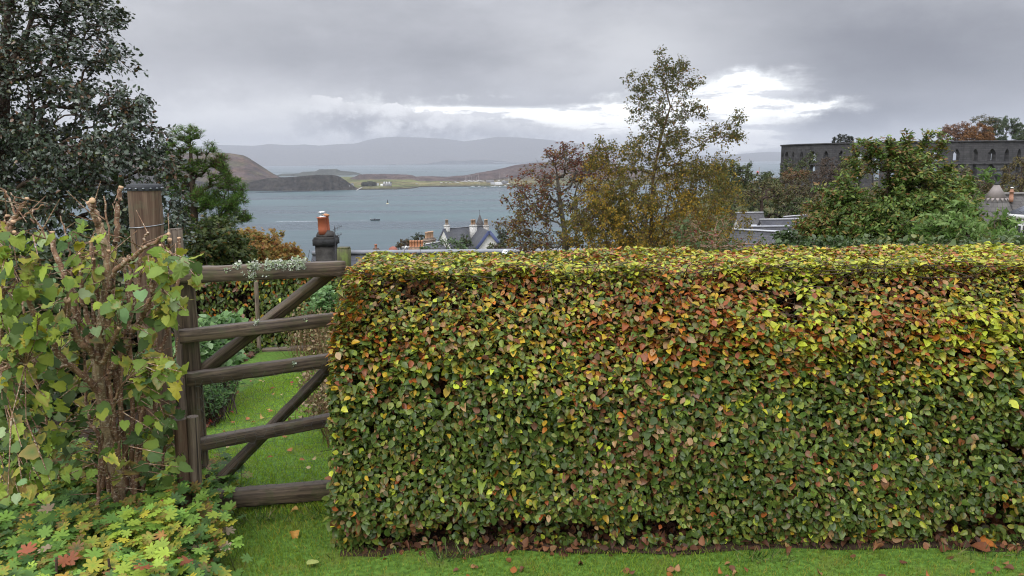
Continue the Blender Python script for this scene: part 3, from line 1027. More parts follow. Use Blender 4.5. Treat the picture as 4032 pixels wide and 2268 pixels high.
# twigs that stick out and the dark thicket inside
mb = MB()
nt = 2600
x = rng.uniform(HX0 + .05, 3.4, nt); z = rng.uniform(0.02, HTOP, nt)
a = np.column_stack([x, HY0 + 0.30 + rng.random(nt) * 0.2, z])
b = a + np.column_stack([rng.normal(0, .12, nt), -0.10 - rng.random(nt) * 0.22, rng.normal(0.06, 0.09, nt)])
b[:, 2] = np.clip(b[:, 2], 0.01, HTOP + 0.03)
tri_limbs(mb, a, b, 0.0028, 0.0012)
for k in range(36):
    x0 = HX0 + 0.12 + k * 0.115 + random.uniform(-.03, .03)
    y0 = random.uniform(3.36, 3.56)
    mb.tube([(x0, y0, -0.02), (x0 + random.uniform(-.05, .05), y0 + random.uniform(-.04, .04), 0.4),
             (x0 + random.uniform(-.1, .1), y0 + random.uniform(-.06, .06), 0.95)], [0.017, 0.013, 0.006], 6, bump=0.2)
mb.build('stems', M_twig, hedge)
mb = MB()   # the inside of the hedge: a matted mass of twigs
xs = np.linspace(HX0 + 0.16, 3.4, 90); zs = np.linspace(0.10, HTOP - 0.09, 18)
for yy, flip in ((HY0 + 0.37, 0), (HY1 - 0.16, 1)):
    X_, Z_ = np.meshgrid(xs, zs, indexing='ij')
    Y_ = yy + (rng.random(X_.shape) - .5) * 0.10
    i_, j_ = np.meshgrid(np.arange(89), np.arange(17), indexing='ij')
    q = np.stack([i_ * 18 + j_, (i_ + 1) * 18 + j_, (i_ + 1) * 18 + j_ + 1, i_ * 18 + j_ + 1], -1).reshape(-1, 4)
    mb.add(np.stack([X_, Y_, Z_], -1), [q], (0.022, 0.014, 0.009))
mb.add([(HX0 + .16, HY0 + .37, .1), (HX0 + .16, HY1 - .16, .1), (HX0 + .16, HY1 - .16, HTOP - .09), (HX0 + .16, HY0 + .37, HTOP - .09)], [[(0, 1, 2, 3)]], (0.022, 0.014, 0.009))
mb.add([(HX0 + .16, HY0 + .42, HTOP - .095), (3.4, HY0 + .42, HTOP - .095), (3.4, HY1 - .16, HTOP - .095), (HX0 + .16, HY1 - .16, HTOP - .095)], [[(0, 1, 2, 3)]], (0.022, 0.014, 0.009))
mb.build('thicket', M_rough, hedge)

# ------------------------------------------------------------------ gate and posts
def gd(px):
    return 3.36 + (px - 740) / 605.0 * 0.30


gate = thing('field_gate', 'weathered five bar wooden gate with lichen on its top rail standing ajar', 'gate', tuple(P(760, 1850, 3.4).xy) + (0.0,))
RAILS = [((668, 1086), (1356, 1056), 0.070), ((706, 1325), (1352, 1252), 0.059), ((735, 1494), (1342, 1412), 0.061), ((772, 1752), (1340, 1645), 0.057)]
for (a, b, hh) in RAILS:
    mb = MB()
    mb.beam(P(a[0], a[1], gd(a[0])), P(b[0], b[1], gd(b[0])), 0.046, hh, ch=0.0035, seg=24, wob=0.0035)
    mb.build('rail', M_gate, gate)
mb = MB()
mb.beam(P(800, 1970, 3.33), P(1330, 1925, 3.52), 0.05, 0.088, ch=0.008, seg=24, wob=0.004)
mb.build('rail', M_gate, gate)
mb = MB()
mb.beam(P(930, 1990, 3.40), P(1335, 1951, 3.54), 0.03, 0.016, ch=0.004, seg=12, wob=0.003)
mb.build('ground_board', M_post_grey, gate)
for a, b in (((1318, 1060), (790, 1468)), ((1318, 1424), (822, 1935))):
    mb = MB()
    pa, pb = P(a[0], a[1], gd(a[0]) + 0.052), P(b[0], b[1], gd(b[0]) + 0.052)
    mb.beam(pa, pb, 0.034, 0.068, up=(0.55, -0.1, 0.8), ch=0.005, seg=18, wob=0.003)
    mb.build('brace', M_gate, gate)
mb = MB(); mb.beam(P(728, 1070, gd(728) + 0.05), P(800, 1965, gd(800) + 0.05), 0.045, 0.072, up=(1, 0.3, 0), seg=14, wob=0.003, ch=.007)
mb.build('hanging_stile', M_gate, gate)
mb = MB(); mb.beam(P(1372, 1050, gd(1372) + 0.05), P(1372, 1930, gd(1372) + 0.02), 0.045, 0.066, up=(1, 0.3, 0), seg=14, wob=0.003, ch=.007)
mb.build('latch_stile', M_gate, gate)
mb = MB()
c = P(1312, 1418, gd(1312) - 0.030)
mb.box(c, (0.062, 0.010, 0.034), 0.27, (0.03, 0.03, 0.032))
mb.box(P(1300, 1414, gd(1300) - 0.040), (0.012, 0.014, 0.022), 0.27, (0.06, 0.06, 0.062))
lat = mb.build('latch', M_plain, gate)
mb = MB()
ang = np.linspace(0, 2 * math.pi, 15)
c = A(P(1333, 1425, gd(1333) - 0.042))
mb.tube(c + np.stack([np.cos(ang) * 0.014, 0 * ang, np.sin(ang) * 0.026], 1), 0.004, 6, False, (0.05, 0.05, 0.055))
mb.build('ring', M_metal, lat)
# rabbit wire stapled over the lower half
mb = MB()
a0, a1, b0, b1 = A(P(770, 1500, gd(770) - 0.03)), A(P(1340, 1418, gd(1340) - 0.03)), A(P(805, 1940, 3.31)), A(P(1338, 1900, 3.49))
ws = np.linalg.norm(a1 - a0); hs = np.linalg.norm(b0 - a0); s = 0.030
ea, eb = [], []
for r in range(int(hs / (s * .866 * 1.0)) + 1):
    for q in range(int(ws / (1.5 * s)) + 1):
        cx, cy = q * 1.5 * s, (r + 0.5 * (q % 2)) * s * 1.732 / 1.0
        if cy > hs or cx > ws: continue
        pt = [(cx + s * math.cos(k * math.pi / 3), cy + s * math.sin(k * math.pi / 3)) for k in range(4)]
        for k in range(3):
            ea.append(pt[k]); eb.append(pt[k + 1])


def onwire(uv):
    u = np.clip(uv[:, :1] / ws, 0, 1); v = np.clip(uv[:, 1:] / hs, 0, 1)
    q = (a0 * (1 - u) + a1 * u) * (1 - v) + (b0 * (1 - u) + b1 * u) * v
    return q + np.column_stack([0 * u, (vnoise(q, 12, 3) - .5)[:, None] * 0.012, 0 * u])


tri_limbs(mb, onwire(A(ea)), onwire(A(eb)), 0.0007, 0.0007)
mb.c = [np.broadcast_to(A([0.10, 0.105, 0.10]), (mb.n, 3))]
mb.build('wire_netting', M_plain, gate)
# lichen tufts along the top rail
mb = MB()
tuft = []
for px_, py_, k, sp in ((1000, 1060, 220, 16), (990, 1083, 120, 14), (1062, 1056, 170, 18), (1120, 1054, 220, 20), (1165, 1046, 240, 16), (1190, 1050, 120, 10), (935, 1060, 50, 10), (1085, 1048, 90, 20),
                        (893, 1075, 18, 8), (1040, 1085, 16, 12), (1010, 1270, 20, 5), (1200, 1260, 8, 4), (1158, 1430, 18, 4)):
    for _ in range(int(k * 1.2)):
        ax, ay = px_ + random.gauss(0, sp * .7), py_ - (9 if py_ < 1080 else 0) + random.gauss(0, 9 if k > 40 else 4)
        tuft.append(P(ax, ay, gd(ax) - 0.027 + (0.02 * random.random() if ay < 1042 and py_ < 1100 else 0)))
tuft = A(tuft)
leaves(mb, tuft, rand_dir(len(tuft)) + A([0, -1, .7]), rand_dir(len(tuft)), 0.007 + 0.009 * rng.random(len(tuft)),
       pick([(0.42, 0.48, 0.36), (0.30, 0.37, 0.20), (0.55, 0.58, 0.50)], A([2, 2, 1]), len(tuft)), T_DIAM, None, .4, 1.4)
mb.build('lichen', M_dry, gate)

# the stout round post on the hinge side
post = thing('gatepost', 'stout round timber gatepost with a nailed black cap and a wire round it', 'post', tuple(P(590, 1700, 3.95).xy) + (0.0,))
pb_, pt_ = A(P(640, 1790, 3.95)), A(P(567, 732, 3.95))
pb_[2] = -0.03
mb = MB()
ts = np.linspace(0, 1, 22)[:, None]
mb.tube(pb_ + (pt_ - pb_) * ts, np.linspace(0.083, 0.079, 22), 20, bump=0.03)
mb.build('shaft', M_post, post, True)
axp = unit(pt_ - pb_)
mb = MB()
mb.tube([pt_ - axp * 0.022, pt_ - axp * 0.006, pt_ + axp * 0.006, pt_ + axp * 0.010], [0.084, 0.085, 0.080, 0.060], 22, col=(0.022, 0.024, 0.026), bump=0.02)
cap = mb.build('cap', M_plain, post)
mb = MB()
for k in range(16):
    a = 2 * math.pi * k / 16
    q = pt_ - axp * 0.012 + A([math.cos(a), math.sin(a), 0]) * 0.0865
    mb.lathe(q - A([0, 0, 0.004]), [(0.003, 0), (0.007, 0.002), (0.007, 0.006), (0.002, 0.009)], 7, (0.16, 0.17, 0.18))
mb.build('nail', M_metal, cap)
mb = MB()
c = pb_ + (pt_ - pb_) * 0.868
ang = np.linspace(0, 2 * math.pi, 33)
mb.tube(c + np.stack([np.cos(ang) * 0.082, np.sin(ang) * 0.082, np.cos(ang) * 0.006 + np.sin(ang) * .003], 1), 0.0022, 5, False, (0.40, 0.42, 0.44))
mb.build('wire', M_metal, post)

pale = thing('fence_post', 'pale square timber post behind the stout gatepost', 'post', tuple(P(700, 1500, 4.15).xy) + (-0.05,))
mb = MB(); q0, q1 = A(P(735, 1600, 4.15)), A(P(688, 905, 4.15)); q0[2] = -0.06
mb.beam(q0, q1, 0.062, 0.062, up=(0, 1, 0.02), ch=0.006, seg=14, wob=0.003); mb.build('shaft', M_post_grey, pale)
mb = MB(); mb.beam(q1 + A([0, 0, 0.0]), q1 + A([0, 0, 0.006]), 0.058, 0.058, up=(0, 1, 0), ch=.004, seg=1); mb.build('weathered_top', M_post_grey, pale)

stub = thing('gate_stop_post', 'short grey sawn post standing against the foot of the hinge stile', 'post', tuple(P(770, 1850, 3.27).xy) + (0.0,))
mb = MB(); q0, q1 = A(P(772, 1960, 3.27)), A(P(758, 1640, 3.27)); q0[2] = -0.03
mb.tube(q0 + (q1 - q0) * np.linspace(0, 1, 10)[:, None], 0.026, 10, bump=0.06); mb.build('shaft', M_post_grey, stub, True)
mb = MB(); q0, q1 = A(P(722, 1900, 3.25)), A(P(708, 1650, 3.25)); q0[2] = -0.03
mb.tube(q0 + (q1 - q0) * np.linspace(0, 1, 10)[:, None], 0.028, 10, bump=0.06); mb.build('side_stake', M_post, stub, True)

lp = thing('latch_post', 'mossy green topped latch post rising behind the end of the hedge', 'post', tuple(P(1350, 1400, 3.80).xy) + (0.0,))
mb = MB(); q0, q1 = A(P(1352, 1500, 3.80)), A(P(1354, 979, 3.80)); q0[2] = -0.02
mb.beam(q0, q1, 0.056, 0.056, up=(0.1, 1, 0), ch=.005, seg=14, wob=.003); mb.build('shaft', M_post_moss, lp)
mb = MB(); mb.beam(q1, q1 + A([0, 0, 0.008]), 0.052, 0.052, up=(0.1, 1, 0), ch=.004, seg=1); mb.build('mossy_top', M_post_moss, lp)

# ------------------------------------------------------------------ hazels cut back in the border
def stem_pts(pts, d0, d1):
    n = len(pts)
    L = np.concatenate([[0], np.cumsum([math.dist(pts[i], pts[i + 1]) for i in range(n - 1)])])
    q = A([P(a, b, d0 + (d1 - d0) * l / L[-1]) for (a, b), l in zip(pts, L)])
    # Catmull-Rom through the traced joints
    res = []
    e = np.concatenate([[2 * q[0] - q[1]], q, [2 * q[-1] - q[-2]]])
    for i in range(1, n):
        for t in np.linspace(0, 1, 6, endpoint=False):
            a, b, c, d = e[i - 1], e[i], e[i + 1], e[i + 2]
            res.append(0.5 * ((2 * b) + (c - a) * t + (2 * a - 5 * b + 4 * c - d) * t * t + (3 * b - a - 3 * c + d) * t ** 3))
    res.append(q[-1])
    return A(res)


HAZ = [  # (traced joints from foot to cut end, depth at foot, depth at end, radius at foot, at end)
    ([(478, 2000), (470, 1940), (440, 1780), (412, 1640), (392, 1520), (385, 1430), (392, 1300), (418, 1150), (424, 1010), (398, 905), (385, 868)], 3.15, 3.12, .031, .017),
    ([(418, 1020), (392, 890), (372, 830), (352, 798)], 3.12, 3.16, .020, .017),
    ([(396, 905), (372, 850), (364, 790)], 3.12, 3.08, .017, .016),
    ([(405, 1330), (425, 1150), (446, 1020), (460, 910), (466, 812), (476, 738)], 3.16, 3.25, .020, .013),
    ([(392, 1545), (342, 1492), (265, 1432), (215, 1368), (180, 1304), (133, 1228), (99, 1150)], 3.12, 2.86, .021, .013),
    ([(398, 1425), (353, 1378), (298, 1322), (266, 1250), (264, 1182)], 3.12, 2.95, .026, .017),
    ([(385, 1450), (348, 1340), (304, 1250), (287, 1168), (254, 1084), (221, 1008), (205, 915)], 3.18, 3.30, .022, .015),
    ([(425, 1200), (445, 1090), (482, 1040), (525, 1008), (586, 964), (664, 922)], 3.10, 3.00, .017, .010),
    ([(425, 1490), (448, 1448), (497, 1378), (552, 1262), (596, 1168), (608, 1086), (650, 1010), (668, 945)], 3.12, 3.02, .021, .012),
    ([(405, 1430), (442, 1350), (470, 1290)], 3.06, 2.98, .015, .013),
    ([(372, 1390), (358, 1300), (326, 1195), (319, 1086), (310, 1000)], 3.20, 3.24, .015, .010),
    ([(440, 1320), (486, 1330), (530, 1196), (551, 1060), (563, 960), (582, 915)], 3.2, 3.24, .013, .008),
    ([(527, 1950), (546, 1760), (557, 1690), (566, 1600), (580, 1520), (600, 1400)], 3.25, 3.3, .020, .011),
    ([(629, 1930), (636, 1850), (645, 1780), (652, 1690), (654, 1630), (670, 1500), (700, 1330)], 3.3, 3.3, .012, .005),
    ([(470, 1960), (440, 1900), (425, 1880)], 3.1, 3.0, .012, .010),
    ([(450, 1750), (440, 1650), (458, 1560), (495, 1500)], 3.1, 3.0, .009, .006),
    ([(500, 1980), (492, 1820), (478, 1650), (460, 1540), (440, 1430)], 3.22, 3.25, .020, .014),
    ([(375, 2100), (380, 2000), (390, 1900), (405, 1800)], 3.0, 3.05, .013, .008),
    ([(440, 1100), (430, 960), (409, 772)], 3.2, 3.3, .008, .005),
    ([(260, 1440), (225, 1445), (212, 1430)], 2.98, 2.92, .010, .008),
    ([(400, 1500), (380, 1400), (372, 1290), (362, 1180), (368, 1060), (372, 970)], 3.25, 3.3, .016, .008),
    ([(455, 1560), (470, 1440), (490, 1330), (510, 1220), (512, 1100), (505, 1010)], 3.25, 3.35, .016, .009),
    ([(330, 1350), (300, 1180), (282, 1060), (270, 960), (238, 850)], 3.3, 3.4, .010, .004),
]
_hr = random.Random(4)
for _k in range(15):                     # the younger rods of the stool
    _b = _hr.uniform(400, 560); _t = _b + (_b - 450) * _hr.uniform(.2, 1.1) + _hr.uniform(-90, 70); _y = _hr.uniform(930, 1350)
    _m = (_b + _t) / 2 + _hr.uniform(-25, 25)
    HAZ.append(([(_b, 1960), (_b * .75 + _t * .25 + _hr.uniform(-12, 12), 1720), (_m, (1960 + _y) / 2), (_t + _hr.uniform(-15, 15), _y + 130), (_t, _y)], 3.22 + _hr.uniform(-.08, .1), 3.22 + _hr.uniform(-.12, .14), _hr.uniform(.011, .018), _hr.uniform(.006, .011)))
HAZ2 = [
    ([(5, 1500), (4, 1300), (8, 1100), (18, 990), (33, 930), (52, 873)], 2.9, 2.85, .018, .012),
    ([(10, 1120), (20, 1000), (44, 950), (56, 915)], 2.88, 2.84, .014, .010),
    ([(8, 1000), (30, 900), (68, 842), (106, 782)], 2.9, 2.95, .017, .010),
    ([(60, 870), (100, 848), (172, 806)], 2.92, 2.9, .007, .004),
    ([(66, 845), (42, 800), (24, 760), (22, 755)], 2.92, 2.95, .006, .005),
    ([(-60, 1500), (-50, 1200), (-20, 950), (12, 890), (30, 850)], 2.95, 2.95, .022, .012),
    ([(70, 860), (60, 800), (42, 758)], 2.95, 2.98, .005, .004),
    ([(-20, 1480), (40, 1440), (100, 1432)], 2.8, 2.75, .013, .010),
    ([(120, 860), (150, 890), (180, 940)], 2.9, 2.85, .005, .003),
    ([(60, 1850), (55, 1700), (70, 1550), (95, 1400), (90, 1200)], 3.1, 3.2, .014, .008),
    ([(180, 1900), (190, 1750), (170, 1600), (140, 1480)], 3.3, 3.35, .012, .006),
]
HAZEL = [(0.32, 0.40, 0.05), (0.19, 0.28, 0.04), (0.10, 0.17, 0.035), (0.065, 0.115, 0.03), (0.32, 0.42, 0.19), (0.46, 0.42, 0.04), (0.42, 0.27, 0.08), (0.20, 0.34, 0.14)]


def hazel(name, label, stems, loc, leafspots, dense):
    global rng
    root = thing(name, label, 'shrub', loc)
    cutl = []
    mb = MB(); mbo = MB()
    allp = []
    for k, (pts, d0, d1, r0, r1) in enumerate(stems):
        q = stem_pts(pts, d0, d1)
        q[1:-1] += rng.normal(size=(len(q) - 2, 3)) * 0.003
        r0, r1 = (r0, r1 * .85) if r0 > .03 else (r0 * .78, r1 * .78)
        rr = 0.88 * np.linspace(r0, r1, len(q)) * (1 + (rng.random(len(q)) - .5) * 0.10)
        (mbo if r0 > 0.025 else mb).tube(q, rr, 10, True, bump=0.10)
        tn = unit(q[-1] - q[-2])
        # the pale sawn end, cut on the slant
        s_ = unit(np.cross(tn, A([0.3, -1, 0.2]))); u_ = np.cross(s_, tn)
        nn = unit(tn + A([0.1, -0.55, 0.35]) * 0.6)
        s_ = unit(np.cross(nn, A([0, 0, 1.0]) + 0.01)); u_ = np.cross(s_, nn)
        an = np.arange(12) * math.pi / 6
        ce = q[-1] + tn * r1 * 0.45
        disc = ce + (np.cos(an)[:, None] * s_ + np.sin(an)[:, None] * u_) * r1 * 0.93
        low = q[-1] - tn * r1 * 0.3 + (np.cos(an)[:, None] * s_ + np.sin(an)[:, None] * u_) * r1 * 0.97
        f = [(i, (i + 1) % 12, 12 + (i + 1) % 12, 12 + i) for i in range(12)]
        if r1 > 0.0065:
            cutl.append(MB().add(np.concatenate([low, disc]), [f, [tuple(range(12, 24))]], np.concatenate([np.tile(A([.14, .07, .04]), (12, 1)), np.tile(A([.50, .33, .19]), (12, 1))])))
        allp.append(q)
    mbo.n and mbo.build('old_stem', M_bark_old, root, True)
    # thin side twigs
    ta, tb_ = [], []
    for q in allp:
        for _ in range(3):
            i = rng.integers(len(q) // 3, len(q))
            d = unit(rng.normal(size=3) + A([0, -0.4, 0.5])) * rng.uniform(.05, .15)
            ta.append(q[i]); tb_.append(q[i] + d)
    sp = []
    for px_, py_, d, rx, ry, n_, wt_ in leafspots:
        for _ in range(max(2, int(n_ * dense))):
            ax, ay = px_ + rng.uniform(-1, 1) * rx, py_ + rng.uniform(-1, 1) * ry
            if 230 < ax < 580 and 860 < ay < 1950 and rng.random() < .62: d_ = d + .30 + rng.random() * .15
            else: d_ = d + rng.normal() * 0.11
            sp.append((A(P(ax, ay, d_)), wt_))
    pool = np.concatenate(allp)
    LP, LN, LT, LW = [], [], [], []
    for c, wt_ in sp:
        dd = np.linalg.norm(pool - c, axis=1) + np.maximum(0, pool[:, 2] - c[2]) * 0.6
        j = int(np.argmin(dd))
        mid = (pool[j] + c) / 2 + A([0, 0, 0.03]) + rng.normal(size=3) * 0.02
        ta += [pool[j], mid]; tb_ += [mid, c]
        k = rng.integers(2, 4)
        for _ in range(k):
            f = rng.random()
            o = mid + (c - mid) * (0.3 + 0.8 * f) + rng.normal(size=3) * 0.012
            LP.append(o); LW.append(wt_)
            LT.append(unit(rng.normal(size=3) * 0.8 + unit(c - pool[j]) * 0.5 + A([0, -0.3, -0.75])))
            LN.append(unit(rng.normal(size=3) * 0.55 + A([0, -0.8, 0.75])))
    tri_limbs(mb, A(ta), A(tb_), 0.0028, 0.0014, 5)
    mb.build('stems', M_bark, root, True)
    for q in cutl: q.build('sawn_end', M_cut, root)
    n_ = len(LP)
    cols = pick(HAZEL, A(LW), n_, 0.2)
    edge_ = np.where((rng.random(n_) < 0.2)[:, None], pick([(.48, .40, .06), (.34, .22, .06)], A([1, 1]), n_), cols * .9)
    lb = MB(); cols = cols * 1.08; leaves(lb, A(LP), A(LN), A(LT), rng.uniform(.032, .062, n_), cols, T_HAZEL, edge_, .45)
    lb.build('foliage', M_leaf_soft, root)
    return root


BR = (3, 3, 1.2, .2, .8, .4, .07, .7)     # bright
MI = (1.4, 2.8, 2.6, 1, .3, .15, .05, .3)
DK = (.4, 1.4, 3, 2.2, .1, .1, .05, .1)
hazel('hazel_coppice', 'pruned hazel with bare sawn stems and large yellowing leaves in front of the gatepost', HAZ, tuple(G(480, 2010).xy) + (0,),
      [(330, 980, 3.05, 90, 90, 24, BR), (300, 1130, 3.05, 130, 70, 16, BR), (430, 1130, 2.98, 60, 60, 8, BR), (440, 1180, 2.95, 60, 40, 12, BR), (470, 1260, 3.0, 50, 60, 12, MI),
       (600, 1090, 2.98, 70, 60, 16, BR), (770, 1075, 2.98, 45, 45, 9, BR), (670, 1040, 3.0, 60, 40, 8, BR), (690, 1210, 3.02, 70, 60, 20, BR), (640, 1290, 3.05, 60, 70, 12, MI),
       (600, 1450, 3.0, 120, 60, 22, BR), (720, 1470, 2.98, 50, 40, 12, BR), (560, 1530, 3.0, 80, 40, 14, MI), (400, 1350, 3.1, 120, 120, 14, MI), (300, 1430, 3.15, 120, 140, 30, DK),
       (330, 1700, 3.05, 130, 140, 36, DK), (560, 1780, 3.05, 90, 130, 22, DK), (660, 1760, 3.1, 60, 120, 16, MI), (350, 1850, 2.95, 110, 70, 16, MI), (640, 1600, 3.1, 60, 60, 10, DK), (500, 1620, 3.35, 120, 120, 18, DK)], 0.72)
hazel('hazel_coppice', 'second hazel at the left edge, stumpy sawn branch tips above broad green leaves', HAZ2, tuple(G(20, 1950).xy) + (0,),
      [(100, 980, 2.85, 110, 60, 22, BR), (60, 1130, 2.8, 110, 80, 30, BR), (180, 1060, 2.9, 80, 70, 18, BR), (70, 1270, 2.75, 90, 60, 24, BR), (170, 1330, 2.85, 120, 80, 28, MI),
       (60, 1430, 2.8, 110, 100, 32, MI), (130, 1560, 2.9, 140, 90, 36, MI), (60, 1680, 2.9, 110, 90, 30, DK), (190, 1680, 3.0, 110, 80, 30, DK), (100, 1800, 2.85, 140, 90, 34, MI), (90, 1930, 2.75, 120, 50, 22, BR),
       (110, 1500, 3.4, 220, 260, 90, DK), (180, 1200, 3.5, 200, 160, 46, DK)], 0.55)

# low cranesbill filling the border
def bed_edge(y):                         # right-hand edge of the border
    return np.interp(y, [2.2, 2.75, 3.0, 3.3, 3.6], [-0.98, -1.09, -1.16, -1.28, -1.36])


n = 11000
y = rng.uniform(2.0, 3.75, n); x = bed_edge(y) - rng.random(n) ** 0.8 * 2.1 + rng.normal(0, .03, n)
hgt = 0.10 + 0.13 * sstep(bed_edge(y) - x, 0.0, 0.22) + (vnoise(np.column_stack([x, y, 0 * x]), 5, 8, 2) - .5) * 0.14
z = hgt * rng.random(n) ** 0.35
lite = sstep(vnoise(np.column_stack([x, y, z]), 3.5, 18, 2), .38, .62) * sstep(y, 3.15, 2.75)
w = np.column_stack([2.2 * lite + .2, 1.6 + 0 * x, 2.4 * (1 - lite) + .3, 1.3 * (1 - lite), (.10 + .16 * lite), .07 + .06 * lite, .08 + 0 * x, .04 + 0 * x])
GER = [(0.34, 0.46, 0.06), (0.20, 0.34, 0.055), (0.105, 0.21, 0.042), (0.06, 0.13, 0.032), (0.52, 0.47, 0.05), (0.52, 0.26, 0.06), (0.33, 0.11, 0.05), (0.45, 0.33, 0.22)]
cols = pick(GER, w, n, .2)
edge = np.where((rng.random(n) < .3)[:, None], pick([(.50, .40, .05), (.33, .12, .05)], A([2, 1]), n), cols * 1.15)
c = np.column_stack([x, y, z])
td = unit(np.column_stack([rng.normal(size=n), rng.normal(size=n) - .5, rng.normal(size=n) * .3 - .15]))
sz = rng.uniform(.034, .066, n)
mb = MB()
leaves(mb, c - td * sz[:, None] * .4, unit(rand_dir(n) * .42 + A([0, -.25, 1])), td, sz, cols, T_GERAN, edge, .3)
st = c[::2]
root_ = st * A([1, 1, 0]) + np.column_stack([rng.normal(0, .03, len(st)), rng.normal(0, .03, len(st)), np.zeros(len(st))])
tri_limbs(mb, root_, st - A([0, 0, .004]), .0014, .001)
mb.c[-1] = np.broadcast_to(A([.10, .12, .04]), (len(mb.v[-1]), 3))
o = mb.build('cranesbill_ground_cover', M_leaf_soft)
o['kind'] = 'stuff'; o['label'] = 'lobed cranesbill leaves covering the border at lower left'
# bare sticks poking out of it
for a, b, d, lab in (((190, 2268), (222, 2195), 2.5, 'dark dead stick leaning out of the cranesbill at the bottom left'), ((425, 2268), (427, 2200), 2.5, 'short upright dead stick among the cranesbill, nearer the lawn')):
    k = thing('dead_stick', lab, 'stick', tuple(P(a[0], a[1], d).xy) + (0,))
    q0 = A(P(a[0], a[1], d)); q0[2] = 0
    mb = MB(); mb.tube([q0, (q0 + A(P(*b, d))) / 2 + A([.006, 0, 0]), A(P(*b, d))], [.007, .006, .004], 7, bump=.2); mb.build('stem', M_twig, k)

# ------------------------------------------------------------------ turf, litter and fallen leaves
def blades(n, xr, yr, length, name, label, mask=None, cols=((0.17, 0.26, 0.022), (0.24, 0.34, 0.035), (0.12, 0.20, 0.02), (0.33, 0.30, 0.05)), wts=(3, 2, 2, .6), wd=.055):
    x = rng.uniform(*xr, n); y = rng.uniform(*yr, n)
    if mask is not None:
        k = mask(x, y); x, y = x[k], y[k]
    n = len(x)
    p = np.column_stack([x, y, land(x, y) - .004])
    w_ = np.tile(A(wts), (n, 1)); nz_ = vnoise(p, 3.0, 6, 3)
    w_[:, 3] += 2.2 * sstep(nz_, .52, .68); w_[:, 1] += 2 * sstep(nz_, .5, .3)
    d = unit(rand_dir(n) * A([.6, .6, .2]) + A([0, 0, .8]))
    mb = MB()
    leaves(mb, p, rand_dir(n) * A([1, 1, .15]) + A([0, -.6, .2]), d, length * (.5 + .8 * rng.random(n)), pick(cols, w_, n, .2), T_SPIKE, None, .3, wd / .05)
    o = mb.build(name, M_leaf_soft)
    o['kind'] = 'stuff'; o['label'] = label


def lawn_mask(x, y):
    k = x > bed_edge(y) - .03
    return k & ~((y > 3.12) & (x > -.72)) & ~((y > 2.97) & (x > -.6) & (rng.random(len(x)) < .7))


blades(95000, (-1.5, 4.0), (2.2, 3.45), .024, 'grass', 'short damp lawn grass on the near side of the hedge and gate', lawn_mask)


_L = A([GL(*q) for q in ((772, 1850), (800, 1735), (838, 1640), (890, 1545), (925, 1470), (960, 1420))])
_R = A([GL(*q) for q in ((1335, 1890), (1318, 1740), (1290, 1620), (1262, 1540), (1240, 1460), (1225, 1415))])


def path_edges(y):
    return np.interp(y, _L[:, 1], _L[:, 0]), np.interp(y, _R[:, 1], _R[:, 0])


def path_mask(x, y):
    l, r = path_edges(y); return (x > l) & (x < r)


blades(80000, (-2.2, -.55), (3.35, 8.3), .018, 'grass', 'bright mown grass path running on beyond the gate', path_mask,
       ((0.27, 0.43, 0.03), (0.36, 0.52, 0.045), (0.21, 0.36, 0.03), (0.38, 0.42, 0.07)), (3, 3, 1.2, .4), .09)
# tufts of longer grass at the foot of the hedge
mb = MB()
for cx, cy in ((-.30, 2.90), (-.26, 2.92), (1.0, 2.87), (1.05, 2.90), (1.9, 2.90), (2.3, 2.90), (-.62, 3.0), (-1.2, 3.28), (-1.1, 3.28), (-.95, 3.32), (-.8, 3.32)):
    k = 34
    p = np.column_stack([rng.normal(cx, .07, k), rng.normal(cy, .025, k), np.zeros(k)])
    leaves(mb, p, rand_dir(k), unit(rand_dir(k) * A([.8, .8, .1]) + A([0, -.2, .9])), rng.uniform(.03, .08, k), pick([(.08, .16, .03), (.16, .22, .06), (.28, .26, .12)], A([3, 2, 1]), k), T_SPIKE, None, .9, .7)
o = mb.build('grass_tufts', M_leaf_soft); o['kind'] = 'stuff'; o['label'] = 'longer unmown grass tufts along the foot of the hedge'

LITTER = [(.085, .036, .02), (.14, .055, .024), (.20, .085, .035), (.055, .026, .016), (.26, .15, .07)]
n = 3600
x = rng.uniform(-.66, 4.3, n); y = 2.93 + rng.random(n) ** .8 * .5 + (vnoise(np.column_stack([x, 0 * x, 0 * x]), 2.5, 3, 2) - .5) * .12
mb = MB()
p = np.column_stack([x, y, .004 + rng.random(n) * .03])
leaves(mb, p, rand_dir(n) * .6 + A([0, -.3, 1]), rand_dir(n), rng.uniform(.025, .048, n), pick(LITTER, A([3, 3, 1.2, 3, .4]), n), T_OVAL, None, .9)
o = mb.build('leaf_litter', M_dry); o['kind'] = 'stuff'; o['label'] = 'brown beech leaf litter lying under the hedge'
mb = MB(); k_ = np.linspace(-.72, 4.6, 60)
up_ = [(a, 2.95 + (vnoise([[a, 0, 0]], 3, 4, 2)[0] - .5) * .12, .006) for a in k_]; dn_ = [(a, 3.95, .006) for a in k_]
mb.add(up_ + dn_, [[(i, i + 1, 61 + i, 60 + i) for i in range(59)]], (.045, .028, .018))
structure(mb.build('bare_soil', M_rough))

fallen = []


def fallen_leaf(pos, size, col, label, group, tm=T_WIDE):
    mb = MB()
    leaves(mb, A([pos]), A([[random.gauss(0, .25), random.gauss(-.1, .25), 1]]), A([[random.gauss(0, 1), random.gauss(0, 1), 0]]), size, A([col]), tm, A([col]) * .75, .8)
    o = mb.build('fallen_leaf', M_dry)
    o['label'] = label; o['category'] = 'leaf'; o['group'] = group


